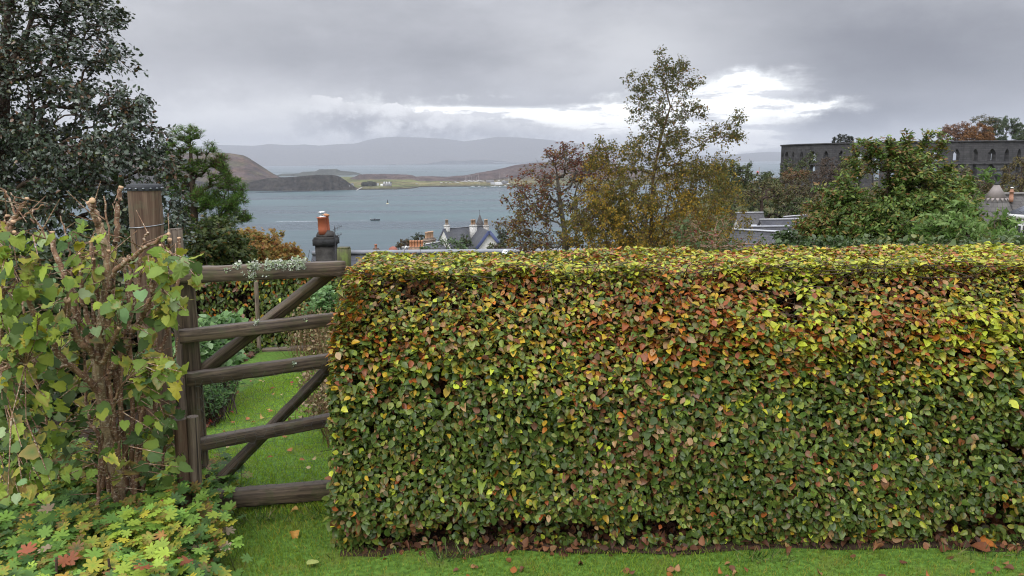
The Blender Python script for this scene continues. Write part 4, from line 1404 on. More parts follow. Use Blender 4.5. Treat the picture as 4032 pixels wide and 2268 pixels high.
for k in range(64):
    xx = random.uniform(-.55, 2.6); yy = random.uniform(2.72, 2.93) if k % 3 else random.uniform(2.5, 2.88)
    fallen_leaf((xx, yy, .014), random.uniform(.020, .038), random.choice([(.34, .12, .03), (.22, .085, .035), (.36, .19, .08), (.15, .065, .035), (.18, .08, .04)]),
                'orange brown beech leaf lying on the lawn in front of the hedge', 'fallen leaves on the near lawn')
for k in range(60):
    yy = random.uniform(3.8, 8.0); l, r = path_edges(yy); xx = random.uniform(float(l) + .03, float(r) - .05); yy = min(yy, 7.0)
    fallen_leaf((xx, yy, land1(xx, yy) + .022), random.uniform(.022, .042), random.choice([(.40, .16, .05), (.5, .33, .10), (.30, .06, .03), (.55, .42, .2)]),
                'small fallen leaf lying on the grass path beyond the gate', 'fallen leaves on the grass path')
for px_, py_, sz, cl, lab in ((1160, 2090, .05, (.50, .26, .05), 'yellow orange leaf alone in the middle of the lawn before the gate'), (1175, 2005, .035, (.5, .3, .08), 'tiny yellow leaf on the lawn just below the gate board'),
                              (870, 2050, .075, (.36, .22, .12), 'tan curled leaf at the border edge below the bottom rail'), (1250, 2205, .06, (.42, .48, .14), 'pale green leaf lying flat on the lawn near the bottom of the picture'),
                              (3850, 2140, .07, (.46, .15, .03), 'broad orange leaf on the lawn far right by the hedge foot'), (3900, 2170, .075, (.20, .07, .03), 'dark curled brown leaf beside the broad orange leaf on the right')):
    g_ = G(px_, py_, .02); fallen_leaf(g_, sz, cl, lab, 'odd leaves on the lawn')
o = None
for px_, py_, lab in ((810, 2160, 'rusty leaf at the edge of the cranesbill, upper of two'), (815, 2225, 'rusty leaf at the edge of the cranesbill, lower of two')):
    fallen_leaf(G(px_, py_, .03), .075, (.42, .13, .05), lab, 'odd leaves on the lawn')

# ------------------------------------------------------------------ the garden beyond the gate
def mini_hedge():
    root = thing('garden_hedge', 'far hedge beyond the gate, thin and brown left of its stake, green to the right', 'hedge', tuple(P(1000, 1400, 8.75).xy) + (-.5,))
    x0, x1 = P(560, 1300, 8.7).x, P(1900, 1300, 8.7).x
    zt = P(1000, 1078, 8.7).z; zb = -.52
    n = 17000
    x = rng.uniform(x0, x1, n); z = rng.uniform(zb + .03, zt, n)
    xs_ = P(1012, 1300, 8.7).x
    thin = sstep(x, xs_ + .25, xs_ - .15)
    low = sstep(z, zb + .95, zb + .30)
    nz = vnoise(np.column_stack([x, 0 * x, z]), 5.0, 4, 2)
    k = rng.random(n) > (0.25 + 0.58 * thin * np.clip(low + .35, 0, 1) + .25 * (1 - thin) * low) * (0.6 + nz * .8)
    x, z, nz, thin = x[k], z[k], nz[k], thin[k]; n = len(x)
    y = 8.55 + rng.exponential(.09, n) + (vnoise(np.column_stack([x, 0 * x, z]), 3, 5, 2) - .5) * .2
    p = np.column_stack([x, y, z])
    w_ = np.column_stack([2 + 0 * x, 2.2 * (1 - thin) + 1, .8 + 0 * x, .15 + .2 * thin, .15 + 0 * x, .25 + .6 * sstep(vnoise(p, 2.2, 7, 2), .5, .6), .2 + .6 * thin])
    pal_ = [GREEN_D, GREEN_M, GREEN_L, LIME, GOLD, ORANGE, BROWN]
    mb = MB(); leaves(mb, p, unit(A([0, -1, .45]) + rand_dir(n) * .6), A([0, -.2, -.7]) + rand_dir(n) * .7, rng.uniform(.035, .062, n), pick(pal_, w_, n, .25), T_OVAL, None, .35)
    m2 = int((x1 - x0) * 1500)
    p = np.column_stack([rng.uniform(x0, x1, m2), rng.uniform(8.55, 9.15, m2), zt - rng.exponential(.03, m2)])
    leaves(mb, p, rand_dir(m2) * .5 + A([0, 0, 1]), rand_dir(m2), rng.uniform(.035, .06, m2), pick(pal_, A([1, 2, 2, 1, .6, 1.2, .4]), m2), T_OVAL, None, .35)
    mb.build('foliage', M_leaf, root)
    mb = MB()
    m3 = 1500
    a = np.column_stack([rng.uniform(x0, x1, m3), rng.uniform(8.7, 9.0, m3), rng.uniform(zb, zt - .1, m3)])
    tri_limbs(mb, a, a + rng.normal(size=(m3, 3)) * A([.16, .10, .14]) + A([0, -.08, .08]), .005, .002)
    for i in range(40):
        xx = x0 + (x1 - x0) * (i + random.random() * .6) / 40
        mb.tube([(xx, 8.82, zb - .05), (xx + random.gauss(0, .05), 8.8, zb + .4), (xx + random.gauss(0, .1), 8.85, zt - .1)], [.018, .014, .006], 5)
    mb.build('stems', M_twig, root)
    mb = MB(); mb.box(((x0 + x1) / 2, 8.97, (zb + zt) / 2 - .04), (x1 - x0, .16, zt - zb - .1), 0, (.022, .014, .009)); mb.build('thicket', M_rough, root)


mini_hedge()
k = thing('garden_stake', 'tall pale stake standing against the far hedge', 'stake', tuple(P(1015, 1390, 8.42).xy) + (-.5,))
mb = MB(); q0, q1 = A(P(1022, 1398, 8.42)), A(P(1008, 1110, 8.42))
mb.tube(q0 + (q1 - q0) * np.linspace(0, 1, 12)[:, None], .024, 8, bump=.1); mb.build('shaft', M_post_grey, k, True)
k = thing('timber_edging', 'low sleeper laid on edge at the foot of the far hedge', 'timber', tuple(P(1130, 1390, 8.3).xy) + (-.48,))
mb = MB(); mb.beam(P(1035, 1391, 8.35), P(1330, 1372, 8.45), .08, .11, seg=10, wob=.006); mb.build('sleeper', M_gate, k)


def herb(name, label, cat, blobs, n, size, pal, wts, tm, hang=.4, stem=True, up=.8, d0=None):
    pts = in_blobs(blobs, n, .2)
    b = blobs[0]
    g0 = P(b[0], b[1], b[2])
    zg = land1(g0.x, g0.y)
    root = thing(name, label, cat, (g0.x, g0.y, zg))
    pts = pts[pts[:, 2] > zg + .01]
    n = len(pts)
    mb = MB()
    leaves(mb, pts, rand_dir(n) * .6 + A([0, -.25, up]), rand_dir(n) + A([0, -.2, -hang]), size * (.6 + .7 * rng.random(n)), pick(pal, A(wts), n, .2), tm, None, .4)
    mb.build('foliage', M_leaf_soft, root)
    if stem:
        k = rng.integers(0, n, max(10, n // 12))
        mb = MB()
        foot = np.column_stack([pts[k, 0] * .6 + g0.x * .4 + rng.normal(0, .05, len(k)), pts[k, 1] * .6 + g0.y * .4, np.zeros(len(k))])
        foot[:, 2] = land(foot[:, 0], foot[:, 1])
        tri_limbs(mb, foot, pts[k], .004, .002); mb.build('stems', M_twig, root)
    return root


PALEG = [(0.17, .30, .10), (.11, .22, .06), (.24, .36, .16), (.07, .14, .05)]
herb('herb_clump', 'tall pale green leafy clump in the bed just behind the gate hinge', 'plant', [(800, 1340, 5.6, 90, 90, .4), (880, 1300, 5.9, 70, 60, .35), (760, 1420, 5.3, 60, 80, .3), (850, 1430, 5.6, 90, 60, .3)], 1900, .062, PALEG, (3, 2, 1.4, 1), T_WIDE)
herb('herb_clump', 'low feathery green plants beside the soil, below the tall pale clump', 'plant', [(820, 1580, 5.0, 60, 60, .25), (880, 1520, 5.4, 60, 40, .25), (790, 1530, 4.9, 40, 70, .2)], 1500, .035, [(.10, .20, .05), (.06, .13, .04), (.16, .26, .08)], (2, 2, 1), T_LONG)
herb('herb_clump', 'small bright leafy plant by the right end of the far hedge', 'plant', [(1275, 1180, 8.0, 50, 60, .25), (1310, 1280, 7.6, 40, 40, .2), (1230, 1225, 8.2, 30, 20, .15)], 620, .06, PALEG, (2, 3, 1, 1), T_WIDE)
herb('herb_clump', 'dark low leaves at the left foot of the far hedge', 'plant', [(960, 1375, 8.2, 50, 25, .2), (910, 1420, 7.6, 50, 25, .2)], 500, .05, [GREEN_D, GREEN_M], (2, 1), T_OVAL)


def dry_stalks(label, spots, n, h, loc):
    root = thing('dry_perennial', label, 'plant', loc)
    mb = MB(); hb = MB()
    a, b = [], []
    for px_, py_, d, sp in spots:
        c = P(px_, py_, d)
        for _ in range(n):
            x = c.x + random.gauss(0, sp); y = d + random.gauss(0, sp * 1.6)
            zg = land1(x, y)
            a.append((x, y, zg)); b.append((x + random.gauss(0, .09), y + random.gauss(0, .09), zg + h * random.uniform(.55, 1.1)))
    a, b = A(a), A(b)
    tri_limbs(mb, a, b, .0026, .0014)
    mb.c[-1] = np.broadcast_to(A([.2, .12, .06]), (len(mb.v[-1]), 3))
    mb.build('stalks', M_dry, root)
    q = np.repeat(a + (b - a) * (.35 + .65 * rng.random((len(a), 1))), 9, 0) + rng.normal(size=(len(a) * 9, 3)) * .03
    leaves(hb, q, rand_dir(len(q)), rand_dir(len(q)) + A([0, 0, -.3]), rng.uniform(.02, .04, len(q)), pick([(.30, .23, .12), (.2, .13, .06), (.16, .18, .06), (.36, .26, .16)], A([2, 2, 1, 1]), len(q)), T_OVAL, None, .7)
    hb.build('seed_heads', M_dry, root)


dry_stalks('brown flower stalks gone to seed between the far hedge and the near hedge end', [(1270, 1420, 7.2, .10), (1320, 1440, 6.9, .10), (1220, 1400, 7.9, .10)], 44, .55, tuple(P(1290, 1440, 7).xy) + (-.4,))
dry_stalks('straw coloured dry grassy clump leaning over the right side of the path', [(1305, 1600, 5.0, .07), (1325, 1690, 4.5, .05), (1320, 1520, 5.6, .08)], 60, .36, tuple(P(1310, 1620, 5).xy) + (-.15,))

mb = MB()
ysb = np.linspace(3.5, 8.3, 40)
lft = [(float(path_edges(v)[0]) - 1.9, v, land1(-2, v) + .012) for v in ysb]
rgt = [(float(path_edges(v)[0]) - .01 + random.gauss(0, .03), v, land1(-1.5, v) + .012) for v in ysb]
mb.add(lft + rgt, [[(i, 40 + i, 41 + i, i + 1) for i in range(39)]], (.04, .027, .018)); structure(mb.build('flower_bed', M_rough))
mb = MB(); n = 420
y = rng.uniform(3.9, 8, n); x = path_edges(y)[0] - rng.random(n) ** 1.5 * .28 + .02
p = np.column_stack([x, y, land(x, y) + .02 + rng.random(n) * .02])
leaves(mb, p, rand_dir(n) * .5 + A([0, -.2, 1]), rand_dir(n), rng.uniform(.03, .06, n), pick(LITTER + [(.32, .04, .03)], A([3, 2, 1, 3, .7, .8]), n), T_OVAL, None, .8)
o = mb.build('leaf_litter', M_dry); o['kind'] = 'stuff'; o['label'] = 'dead leaves along the edge of the flower bed by the path'

# ------------------------------------------------------------------ trees and shrubs, from the left
HOLM = [(.035, .058, .036), (.062, .095, .060), (.10, .135, .09), (.14, .075, .035), (.11, .125, .035)]


def holm_col(c, cen):
    n = len(c); w = np.tile(A([2.6, 2.6, 1.3, .12, .25]), (n, 1))
    n_ = vnoise(c, 1.4, 3, 2)
    w[:, 3] += 1.0 * sstep(n_, .58, .68); w[:, 4] += 1.5 * sstep(n_, .42, .34)
    return w


def ground_under(px_, d):
    q = P(px_, 1000, d); return A([q.x, d, land1(q.x, d) - .1])


hb_ = [(60, -260, 10.2, 300, 220, 1.3), (230, 40, 10, 190, 110, 1.0), (430, 118, 10, 85, 35, .4), (300, 225, 10, 170, 70, .9), (440, 255, 10, 55, 28, .35), (120, 280, 10.2, 200, 120, 1.1),
       (340, 400, 10, 190, 70, .9), (500, 425, 9.9, 80, 45, .5), (550, 545, 9.8, 110, 60, .7), (380, 610, 9.8, 230, 100, 1.0), (120, 540, 10, 210, 150, 1.1), (610, 660, 9.8, 75, 70, .6),
       (230, 760, 9.7, 260, 110, 1.0), (500, 770, 9.7, 130, 80, .8), (40, 840, 10, 150, 150, 1.0), (690, 850, 9.9, 50, 110, .4), (640, 940, 9.9, 70, 60, .4), (420, 880, 9.9, 200, 70, .7), (-150, 300, 10.3, 250, 500, 1.2)]
make_tree('evergreen_oak', 'tall dark evergreen oak with greyish shiny leaves filling the upper left', 'tree',
          [ground_under(-60, 10.2), P(-40, 900, 10.2), P(0, 600, 10.2), P(15, 300, 10.2), P(30, 0, 10.2), P(50, -300, 10.2)], hb_, 1500, 30, .18, .056, HOLM, (1, 1, 1, 1, 1), T_OVAL, M_leaf_gloss, M_twig, .15,
          gap=.12, gscale=2.2, colfn=holm_col, rmin=.005, twig=3, up=.5, hang=.2, hollow=.1, outward=.45, extra=[P(250, 720, 9.4), P(170, 800, 9.4), P(110, 880, 9.4)])

PINE = [(.060, .135, .020), (.105, .21, .032), (.17, .29, .05), (.15, .08, .04)]


def pine_col(c, cen):
    n_ = vnoise(c, 3.0, 8, 2)
    w = np.tile(A([2.0, 2.2, 1.2, .15]), (len(c), 1)); w[:, 3] += 2.0 * sstep(n_, .60, .70)
    return w


make_tree('pine_tree', 'bushy green pine with tufted needles beside the dark evergreen', 'tree',
          [ground_under(770, 20), P(768, 950, 20), P(762, 800, 20), P(752, 650, 20), P(748, 520, 20)],
          [(735, 535, 20, 56, 30, .45), (690, 590, 20, 44, 30, .45), (800, 590, 20, 52, 32, .45), (852, 628, 20, 34, 26, .3), (870, 655, 20, 32, 28, .3), (700, 660, 20, 50, 40, .5), (790, 668, 20, 60, 30, .4), (690, 730, 20, 60, 50, .5),
           (880, 715, 20, 52, 38, .4), (930, 745, 20, 30, 30, .3), (850, 780, 20, 90, 48, .6), (935, 812, 20, 42, 42, .4), (790, 800, 20, 80, 46, .6), (900, 860, 20, 90, 26, .4), (830, 900, 20, 90, 26, .4), (730, 870, 20, 60, 60, .5)],
          420, 80, .12, .10, PINE, (1, 1, 1, 1), T_SPIKE, M_leaf_thin, M_twig, .12, colfn=pine_col, rmin=.010, up=.7, hang=-.25, twig=7, gap=.1, gscale=2.0, outward=.2)

MAPLEG = [(.055, .09, .025), (.09, .125, .03), (.14, .15, .035), (.22, .14, .03)]
make_tree(
    'maple_tree', 'dull green shrubby maple between the pine and the orange one', 'tree', [ground_under(860, 13), P(862, 1050, 13), P(865, 950, 13)],
    [(860, 960, 13, 90, 60, .7), (820, 1000, 13, 110, 60, .7), (900, 1010, 13, 90, 60, .7), (850, 910, 13, 60, 40, .5), (900, 1090, 13, 110, 60, .6)], 300, 26, .15, .065, MAPLEG, (3, 3, 1, .5), T_MAPLE, M_leaf_soft, M_twig, .07, rmin=.006)
MAPLEO = [(.40, .22, .06), (.33, .26, .07), (.46, .31, .11), (.22, .22, .06), (.34, .15, .06)]
make_tree('maple_tree', 'orange and gold autumn maple rising behind the top rail of the gate', 'tree', [ground_under(1010, 15), P(1010, 1080, 15), P(1005, 980, 15)],
          [(985, 945, 15, 55, 30, .5), (1030, 965, 15, 65, 36, .6), (980, 1000, 15, 70, 50, .6), (1060, 1000, 15, 80, 36, .6), (1100, 1010, 15, 70, 28, .4), (1125, 990, 15, 30, 20, .3), (1150, 1025, 15, 50, 18, .3), (1010, 1050, 15, 130, 50, .6), (1090, 935, 15, 12, 8, .2)], 420, 22, .14, .062, MAPLEO, (3, 2.5, 2, 1.2, 1), T_MAPLE, M_leaf_thin, M_twig, .06, rmin=.005, outward=.4, jit=.18, gap=.12, gscale=3.0)
DKS = [(.03, .055, .02), (.05, .085, .026), (.08, .10, .03), (.12, .075, .03)]
make_tree('laurel_bush', 'shadowy dark bush behind the hazels and below the evergreen oak', 'bush', [ground_under(250, 5.6), P(250, 1500, 5.6), P(260, 1200, 5.6)],
          [(120, 1080, 5.6, 200, 110, .6), (380, 1060, 5.7, 160, 110, .5), (250, 1300, 5.5, 320, 150, .5), (120, 1500, 5.4, 240, 200, .5), (420, 1500, 5.5, 190, 200, .5), (560, 1250, 5.8, 110, 160, .4), (250, 1750, 5.0, 350, 130, .5), (600, 1500, 5.8, 90, 150, .4), (-260, 1200, 6.0, 260, 200, .6), (-300, 1600, 5.6, 300, 200, .6), (-650, 1350, 6.2, 250, 300, .6)],
          760, 24, .16, .07, DKS, (3, 3, 1.2, .7), T_OVAL, M_leaf, M_twig, .05, rmin=.004, up=.4)

ROW = [(.17, .055, .035), (.24, .105, .04), (.19, .16, .04), (.10, .065, .035), (.33, .22, .06)]


def row_col(c, cen):
    w = np.tile(A([1.2, 1.8, 1.2, 1.3, .8]), (len(c), 1))
    z0, z1 = P(2150, 960, 13).z, P(2150, 620, 13).z
    h = (c[:, 2] - z0) / (z1 - z0)
    w[:, 0] += 4.0 * sstep(h, .40, .85); w[:, 2] += 2.0 * sstep(h, .7, .3); w[:, 4] += 1.2 * sstep(h, .6, .2)
    return w


make_tree('rowan_tree', 'thin rowan with dark red brown leaves and bare grey limbs left of the birch', 'tree', [ground_under(2230, 13), P(2228, 1000, 13), P(2222, 900, 13), P(2205, 800, 13), P(2195, 700, 13)],
          [(2190, 680, 13, 130, 50, .7), (2310, 690, 13, 130, 70, .7), (2120, 740, 13, 110, 50, .6), (2200, 625, 13, 70, 28, .4), (2170, 615, 13, 20, 25, .2), (2245, 590, 13, 28, 20, .25), (2340, 640, 13, 80, 40, .5), (2030, 790, 13, 40, 40, .35), (1975, 860, 13, 20, 36, .25), (2060, 880, 13, 60, 50, .45),
           (2120, 830, 13, 100, 60, .6), (2290, 790, 13, 120, 60, .6), (2150, 940, 13, 170, 40, .6), (2350, 850, 13, 110, 70, .6), (2060, 965, 13, 80, 22, .5)],
          470, 15, .13, .05, ROW, (1, 1, 1, 1, 1), T_DIAM, M_leaf_thin, M_bark_grey, .06, colfn=row_col, rmin=.0055, gap=.12, gscale=2.5, twig=3, outward=.4, jit=.16)

BIR = [(.09, .10, .028), (.15, .145, .035), (.27, .22, .045), (.48, .32, .045), (.56, .35, .05), (.27, .14, .045)]


def bir_col(c, cen):
    z0, z1 = P(2570, 985, 12).z, P(2570, 220, 12).z
    h = (c[:, 2] - z0) / (z1 - z0)
    n_ = vnoise(c, 1.6, 9, 2)
    w = np.zeros((len(c), 6))
    w[:, 0] = .5 + 3.5 * sstep(h, .35, .7); w[:, 1] = 1.6 + 0 * h; w[:, 2] = 1.9 * sstep(h, .75, .3) + .3
    w[:, 3] = 3.4 * sstep(h, .68, .2) * sstep(n_, .35, .6); w[:, 4] = 2.4 * sstep(h, .55, .12) * sstep(n_, .4, .6); w[:, 5] = .35 + 1.2 * sstep(n_, .6, .7) * sstep(c[:, 0], cen[0], cen[0] + .6)
    return w


bb = [(2570, 940, 12, 330, 70, 1.0), (2390, 900, 12, 210, 80, .9), (2420, 820, 12, 190, 90, .9), (2760, 890, 12, 210, 90, .9), (2740, 800, 12, 190, 90, .9), (2560, 790, 12, 210, 110, .9), (2410, 740, 12, 130, 80, .8), (2740, 720, 12, 160, 90, .8), (2470, 640, 12, 110, 80, .7), (2620, 660, 12, 150, 90, .8), (2800, 640, 12, 90, 70, .6),
      (2390, 590, 12, 65, 55, .45), (2345, 640, 12, 40, 40, .3), (2560, 550, 12, 110, 90, .7), (2700, 560, 12, 110, 80, .6), (2820, 530, 12, 70, 50, .45), (2880, 470, 12, 32, 38, .3), (2890, 540, 12, 34, 32, .25), (2545, 430, 12, 70, 80, .5), (2650, 440, 12, 90, 70, .5), (2740, 450, 12, 50, 45, .4),
      (2530, 340, 12, 45, 50, .35), (2650, 330, 12, 60, 55, .4), (2735, 330, 12, 26, 36, .22), (2610, 270, 12, 36, 36, .25), (2590, 218, 12, 20, 22, .15), (2680, 270, 12, 26, 26, .18), (2480, 320, 12, 18, 26, .15)]
make_tree('birch_tree', 'tall airy birch with gold lower leaves and a thin dark top against the bright sky', 'tree',
          [ground_under(2562, 12), P(2562, 980, 12), P(2566, 850, 12), P(2572, 700, 12), P(2598, 560, 12), P(2640, 420, 12), P(2608, 300, 12), P(2588, 215, 12)], bb, 1900, 22, .11, .036, BIR, (1,) * 6, T_DIAM, M_leaf_thin, M_bark_gold, .046,
          colfn=bir_col, rmin=.0026, gap=.14, gscale=3.0, twig=3, up=.2, hang=.5, outward=.45, hollow=.05, jit=.16)

T_LONG2 = _oval(.24, .06, .15)
BSH = [(.062, .110, .022), (.11, .178, .034), (.185, .26, .052), (.22, .165, .05), (.24, .12, .045), (.30, .29, .06)]


def bsh_col(c, cen):
    n_ = vnoise(c, 1.5, 19, 2); w = np.tile(A([2.0, 2.4, 1.3, .35, .15, .25]), (len(c), 1))
    hi = sstep(c[:, 2], cen[2] + .1, cen[2] + .9)
    w[:, 3] += 1.6 * hi + 1.3 * sstep(n_, .56, .66); w[:, 4] += .5 * hi; w[:, 5] += 1.0 * sstep(n_, .4, .3)
    lf = sstep(c[:, 0], P(3300, 700, 10).x, P(3150, 700, 10).x); w[:, 4] += 2.0 * lf; w[:, 3] += 1.5 * lf
    return w


make_tree(
    'willow_bush', 'big dense green bush with browning shoots standing in front of the ruined round tower', 'bush', [ground_under(3480, 10), P(3482, 960, 10), P(3490, 820, 10), P(3500, 650, 10)],
    [(3520, 870, 10, 250, 90, 1.0), (3450, 795, 10, 150, 80, .8), (3620, 795, 10, 150, 80, .8), (3540, 685, 10, 100, 60, .6), (3640, 725, 10, 80, 40, .5), (3420, 715, 10, 40, 36, .35), (3455, 635, 10, 18, 24, .2), (3540, 625, 10, 60, 20, .3), (3290, 880, 10, 100, 70, .7), (3230, 920, 10, 80, 40, .5), (3720, 780, 10, 70, 40, .5), (3780, 750, 10, 30, 26, .25), (3700, 870, 10, 110, 90, .7),
     (3250, 955, 10, 130, 30, .6), (3600, 950, 10, 240, 50, .7), (3340, 825, 10, 50, 50, .4)],
    1400, 34, .125, .058, BSH, (1,) * 6, T_LONG2, M_leaf_soft, M_twig, .07, colfn=bsh_col, rmin=.0035, up=.6, hang=.0, outward=.6, hollow=.05, gap=.22, gscale=2.6, jit=.2,
    shoots=[((3440, 680), (3425, 580), 10), ((3475, 640), (3450, 575), 9.8), ((3385, 720), (3368, 600), 9.9), ((3560, 640), (3570, 560), 10), ((3610, 640), (3655, 540), 10), ((3650, 660), (3715, 570), 10.1), ((3520, 640), (3505, 575), 9.9), ((3380, 780), (3320, 720), 9.8), ((3340, 800), (3250, 755), 9.8), ((3290, 860), (3200, 810), 9.9), ((3720, 760), (3790, 720), 10), ((3240, 920), (3150, 890), 9.8), ((3670, 720), (3735, 670), 9.9)])
make_tree('bay_willow', 'fresh light green shrub with long narrow leaves before the turreted house', 'bush', [ground_under(3800, 7.5), P(3800, 980, 7.5), P(3810, 920, 7.5)],
          [(3820, 945, 7.5, 130, 34, .4), (3720, 905, 7.5, 50, 36, .3), (3900, 925, 7.5, 60, 30, .3), (3770, 880, 7.5, 40, 24, .2), (3790, 825, 7.5, 14, 22, .12), (3930, 885, 7.5, 14, 20, .12), (3880, 715, 7.5, 10, 10, .06), (3980, 960, 7.5, 70, 26, .3)],
          170, 20, .10, .07, [(.15, .24, .06), (.10, .18, .04), (.22, .32, .10), (.22, .22, .06)], (3, 2, 1.4, .4), T_LONG, M_leaf_soft, M_twig, .03, rmin=.003, up=.3, hang=-.1, outward=.6)
make_tree('fine_shrub', 'thin rusty orange shrub half hiding the grey roofs', 'bush', [ground_under(3240, 18), P(3240, 960, 18), P(3235, 900, 18)],
          [(3235, 880, 18, 50, 36, .5), (3190, 905, 18, 24, 30, .3), (3270, 860, 18, 40, 30, .4), (3230, 940, 18, 60, 30, .4), (3300, 930, 18, 60, 40, .5)], 200, 18, .2, .07, [(.22, .11, .05), (.16, .09, .04), (.13, .11, .04), (.3, .17, .08)], (2, 2, 1, 1), T_DIAM, M_leaf_soft, M_twig, .05, rmin=.004, gap=.1)
make_tree('rose_bush', 'arching wild rose with red hips above the hedge in front of the grey roofs', 'bush', [ground_under(2800, 9), P(2800, 1000, 9), P(2820, 960, 9)],
          [(2770, 940, 9, 90, 36, .4), (2860, 970, 9, 110, 12, .4), (3000, 965, 9, 30, 12, .3), (2720, 910, 9, 50, 40, .3), (2840, 880, 9, 20, 12, .2)], 95, 9, .12, .045,
          [(.06, .10, .03), (.10, .14, .04), (.20, .05, .04), (.17, .12, .04)], (2.5, 2, .7, 1), T_DIAM, M_leaf_soft, M_bark, .03, rmin=.0035, outward=.5)
make_tree('privet_bush', 'dark upright leafy shoots in front of the grey roofs, right of the rose', 'bush', [ground_under(3130, 8.5), P(3130, 1000, 8.5), P(3125, 960, 8.5)],
          [(3090, 935, 8.5, 12, 36, .15), (3086, 895, 8.5, 4, 14, .06), (3135, 955, 8.5, 16, 24, .15), (3060, 980, 8.5, 30, 10, .15), (3200, 970, 8.5, 70, 20, .3), (3330, 970, 8.5, 120, 18, .3)], 130, 18, .07, .05, [(.04, .075, .025), (.07, .115, .035), (.11, .16, .07)], (2, 2, 1), T_OVAL, M_leaf, M_twig, .02, rmin=.003)
make_tree('low_shrub', 'grey green leafy tips showing just over the right end of the hedge', 'bush', [ground_under(3650, 6.0), P(3650, 1010, 6.0)],
          [(3500, 985, 6, 160, 18, .3), (3750, 985, 6, 200, 22, .3), (3960, 975, 6, 100, 26, .3)], 160, 16, .08, .05, [(.06, .10, .035), (.11, .16, .06), (.18, .2, .06)], (2, 2, 1), T_OVAL, M_leaf, M_twig, .02, rmin=.003)

# ------------------------------------------------------------------ buildings
SLATE, SLATE_L, LEAD, WHITEW = (.070, .073, .082), (.105, .11, .118), (.20, .21, .225), (.62, .61, .58)
m, t = mat('slate_roof')
c_ = t.n('ShaderNodeAttribute', 0, {'attribute_name': 'Col'})
g_ = t.n('ShaderNodeAttribute', 1, {'attribute_name': 'gr'})
br = t.t.nodes.new('ShaderNodeTexBrick')
br.inputs['Scale'].default_value = 1.0
br.inputs['Brick Width'].default_value = 0.32
br.inputs['Row Height'].default_value = 0.2
br.inputs['Mortar Size'].default_value = 0.012
br.inputs['Color1'].default_value = (1.12, 1.12, 1.12, 1); br.inputs['Color2'].default_value = (0.82, 0.82, 0.82, 1); br.inputs['Mortar'].default_value = (0.45, 0.45, 0.45, 1)
t.set(br.inputs['Vector'], g_)
k_ = t.mix(1.0, c_, br.outputs['Color'], 'MULTIPLY')
nn = t.noise(t.n('ShaderNodeNewGeometry'), 2.2, 5)
k_ = t.mix(t.step(nn, .5, .75, 0, .3), k_, (.13, .125, .09))
out(t, t.n('ShaderNodeBsdfPrincipled', 0, None, Base_Color=k_, Roughness=.72, Specular_IOR_Level=.3, Normal=bumpn(t, br.outputs['Fac'], -.4, .01)))
M_slate = m
M_glass = col_mat('window_glass', 0.08, 0.6)
TERRA, POTP, STACK = (.36, .115, .06), (.42, .30, .20), (.22, .20, .17)


class Frame:
    """local axes of a house: u along the ridge, v across, z up"""
    def __init__(s, o, yaw):
        s.o = A(o); c_, n_ = math.cos(yaw), math.sin(yaw); s.u = A([c_, n_, 0]); s.v = A([-n_, c_, 0]); s.yaw = yaw

    def __call__(s, u, v, z):
        return s.o + s.u * u + s.v * v + A([0, 0, z])


def roof_plane(mb, a, b, c, d, th, col):
    """slab a-b along the eave, c-d along the ridge, with slate courses"""
    n0 = mb.n
    mb.slab([a, b, c, d], th, col)
    p = mb.v[-1]; e = unit(A(b) - A(a)); f = A(d) - A(a); f = unit(f - e * (f @ e))
    mb.g[-1] = np.stack([(p - A(a)) @ e, (p - A(a)) @ f, 0 * p[:, 0]], 1)


def chimney(root, fr, u, v, z0, z1, w, d, pots, col, potcol, poth=.6, potr=.13, name='chimney'):
    mb = MB()
    mb.box(fr(u, v, (z0 + z1) / 2), (w, d, z1 - z0), fr.yaw, col)
    mb.box(fr(u, v, z1 - .16), (w + .14, d + .14, .14), fr.yaw, tuple(x * .9 for x in col))
    mb.box(fr(u, v, z1 + .05), (w - .06, d - .06, .1), fr.yaw, tuple(x * .7 for x in col))
    ch = mb.build(name, M_stone, root)
    for i in range(pots):
        t_ = (i + .5) / pots - .5
        mb = MB(); q = fr(u + t_ * (w - .1) if w >= d else u, v + (0 if w >= d else t_ * (d - .1)), z1 + .09)
        mb.lathe(q, [(potr * .95, 0), (potr * .9, poth * .1), (potr * .82, poth * .82), (potr * 1.02, poth * .84), (potr * 1.02, poth * .93), (potr * .8, poth)], 12, potcol)
        mb.build('chimney_pot', M_plain, ch)
    return ch


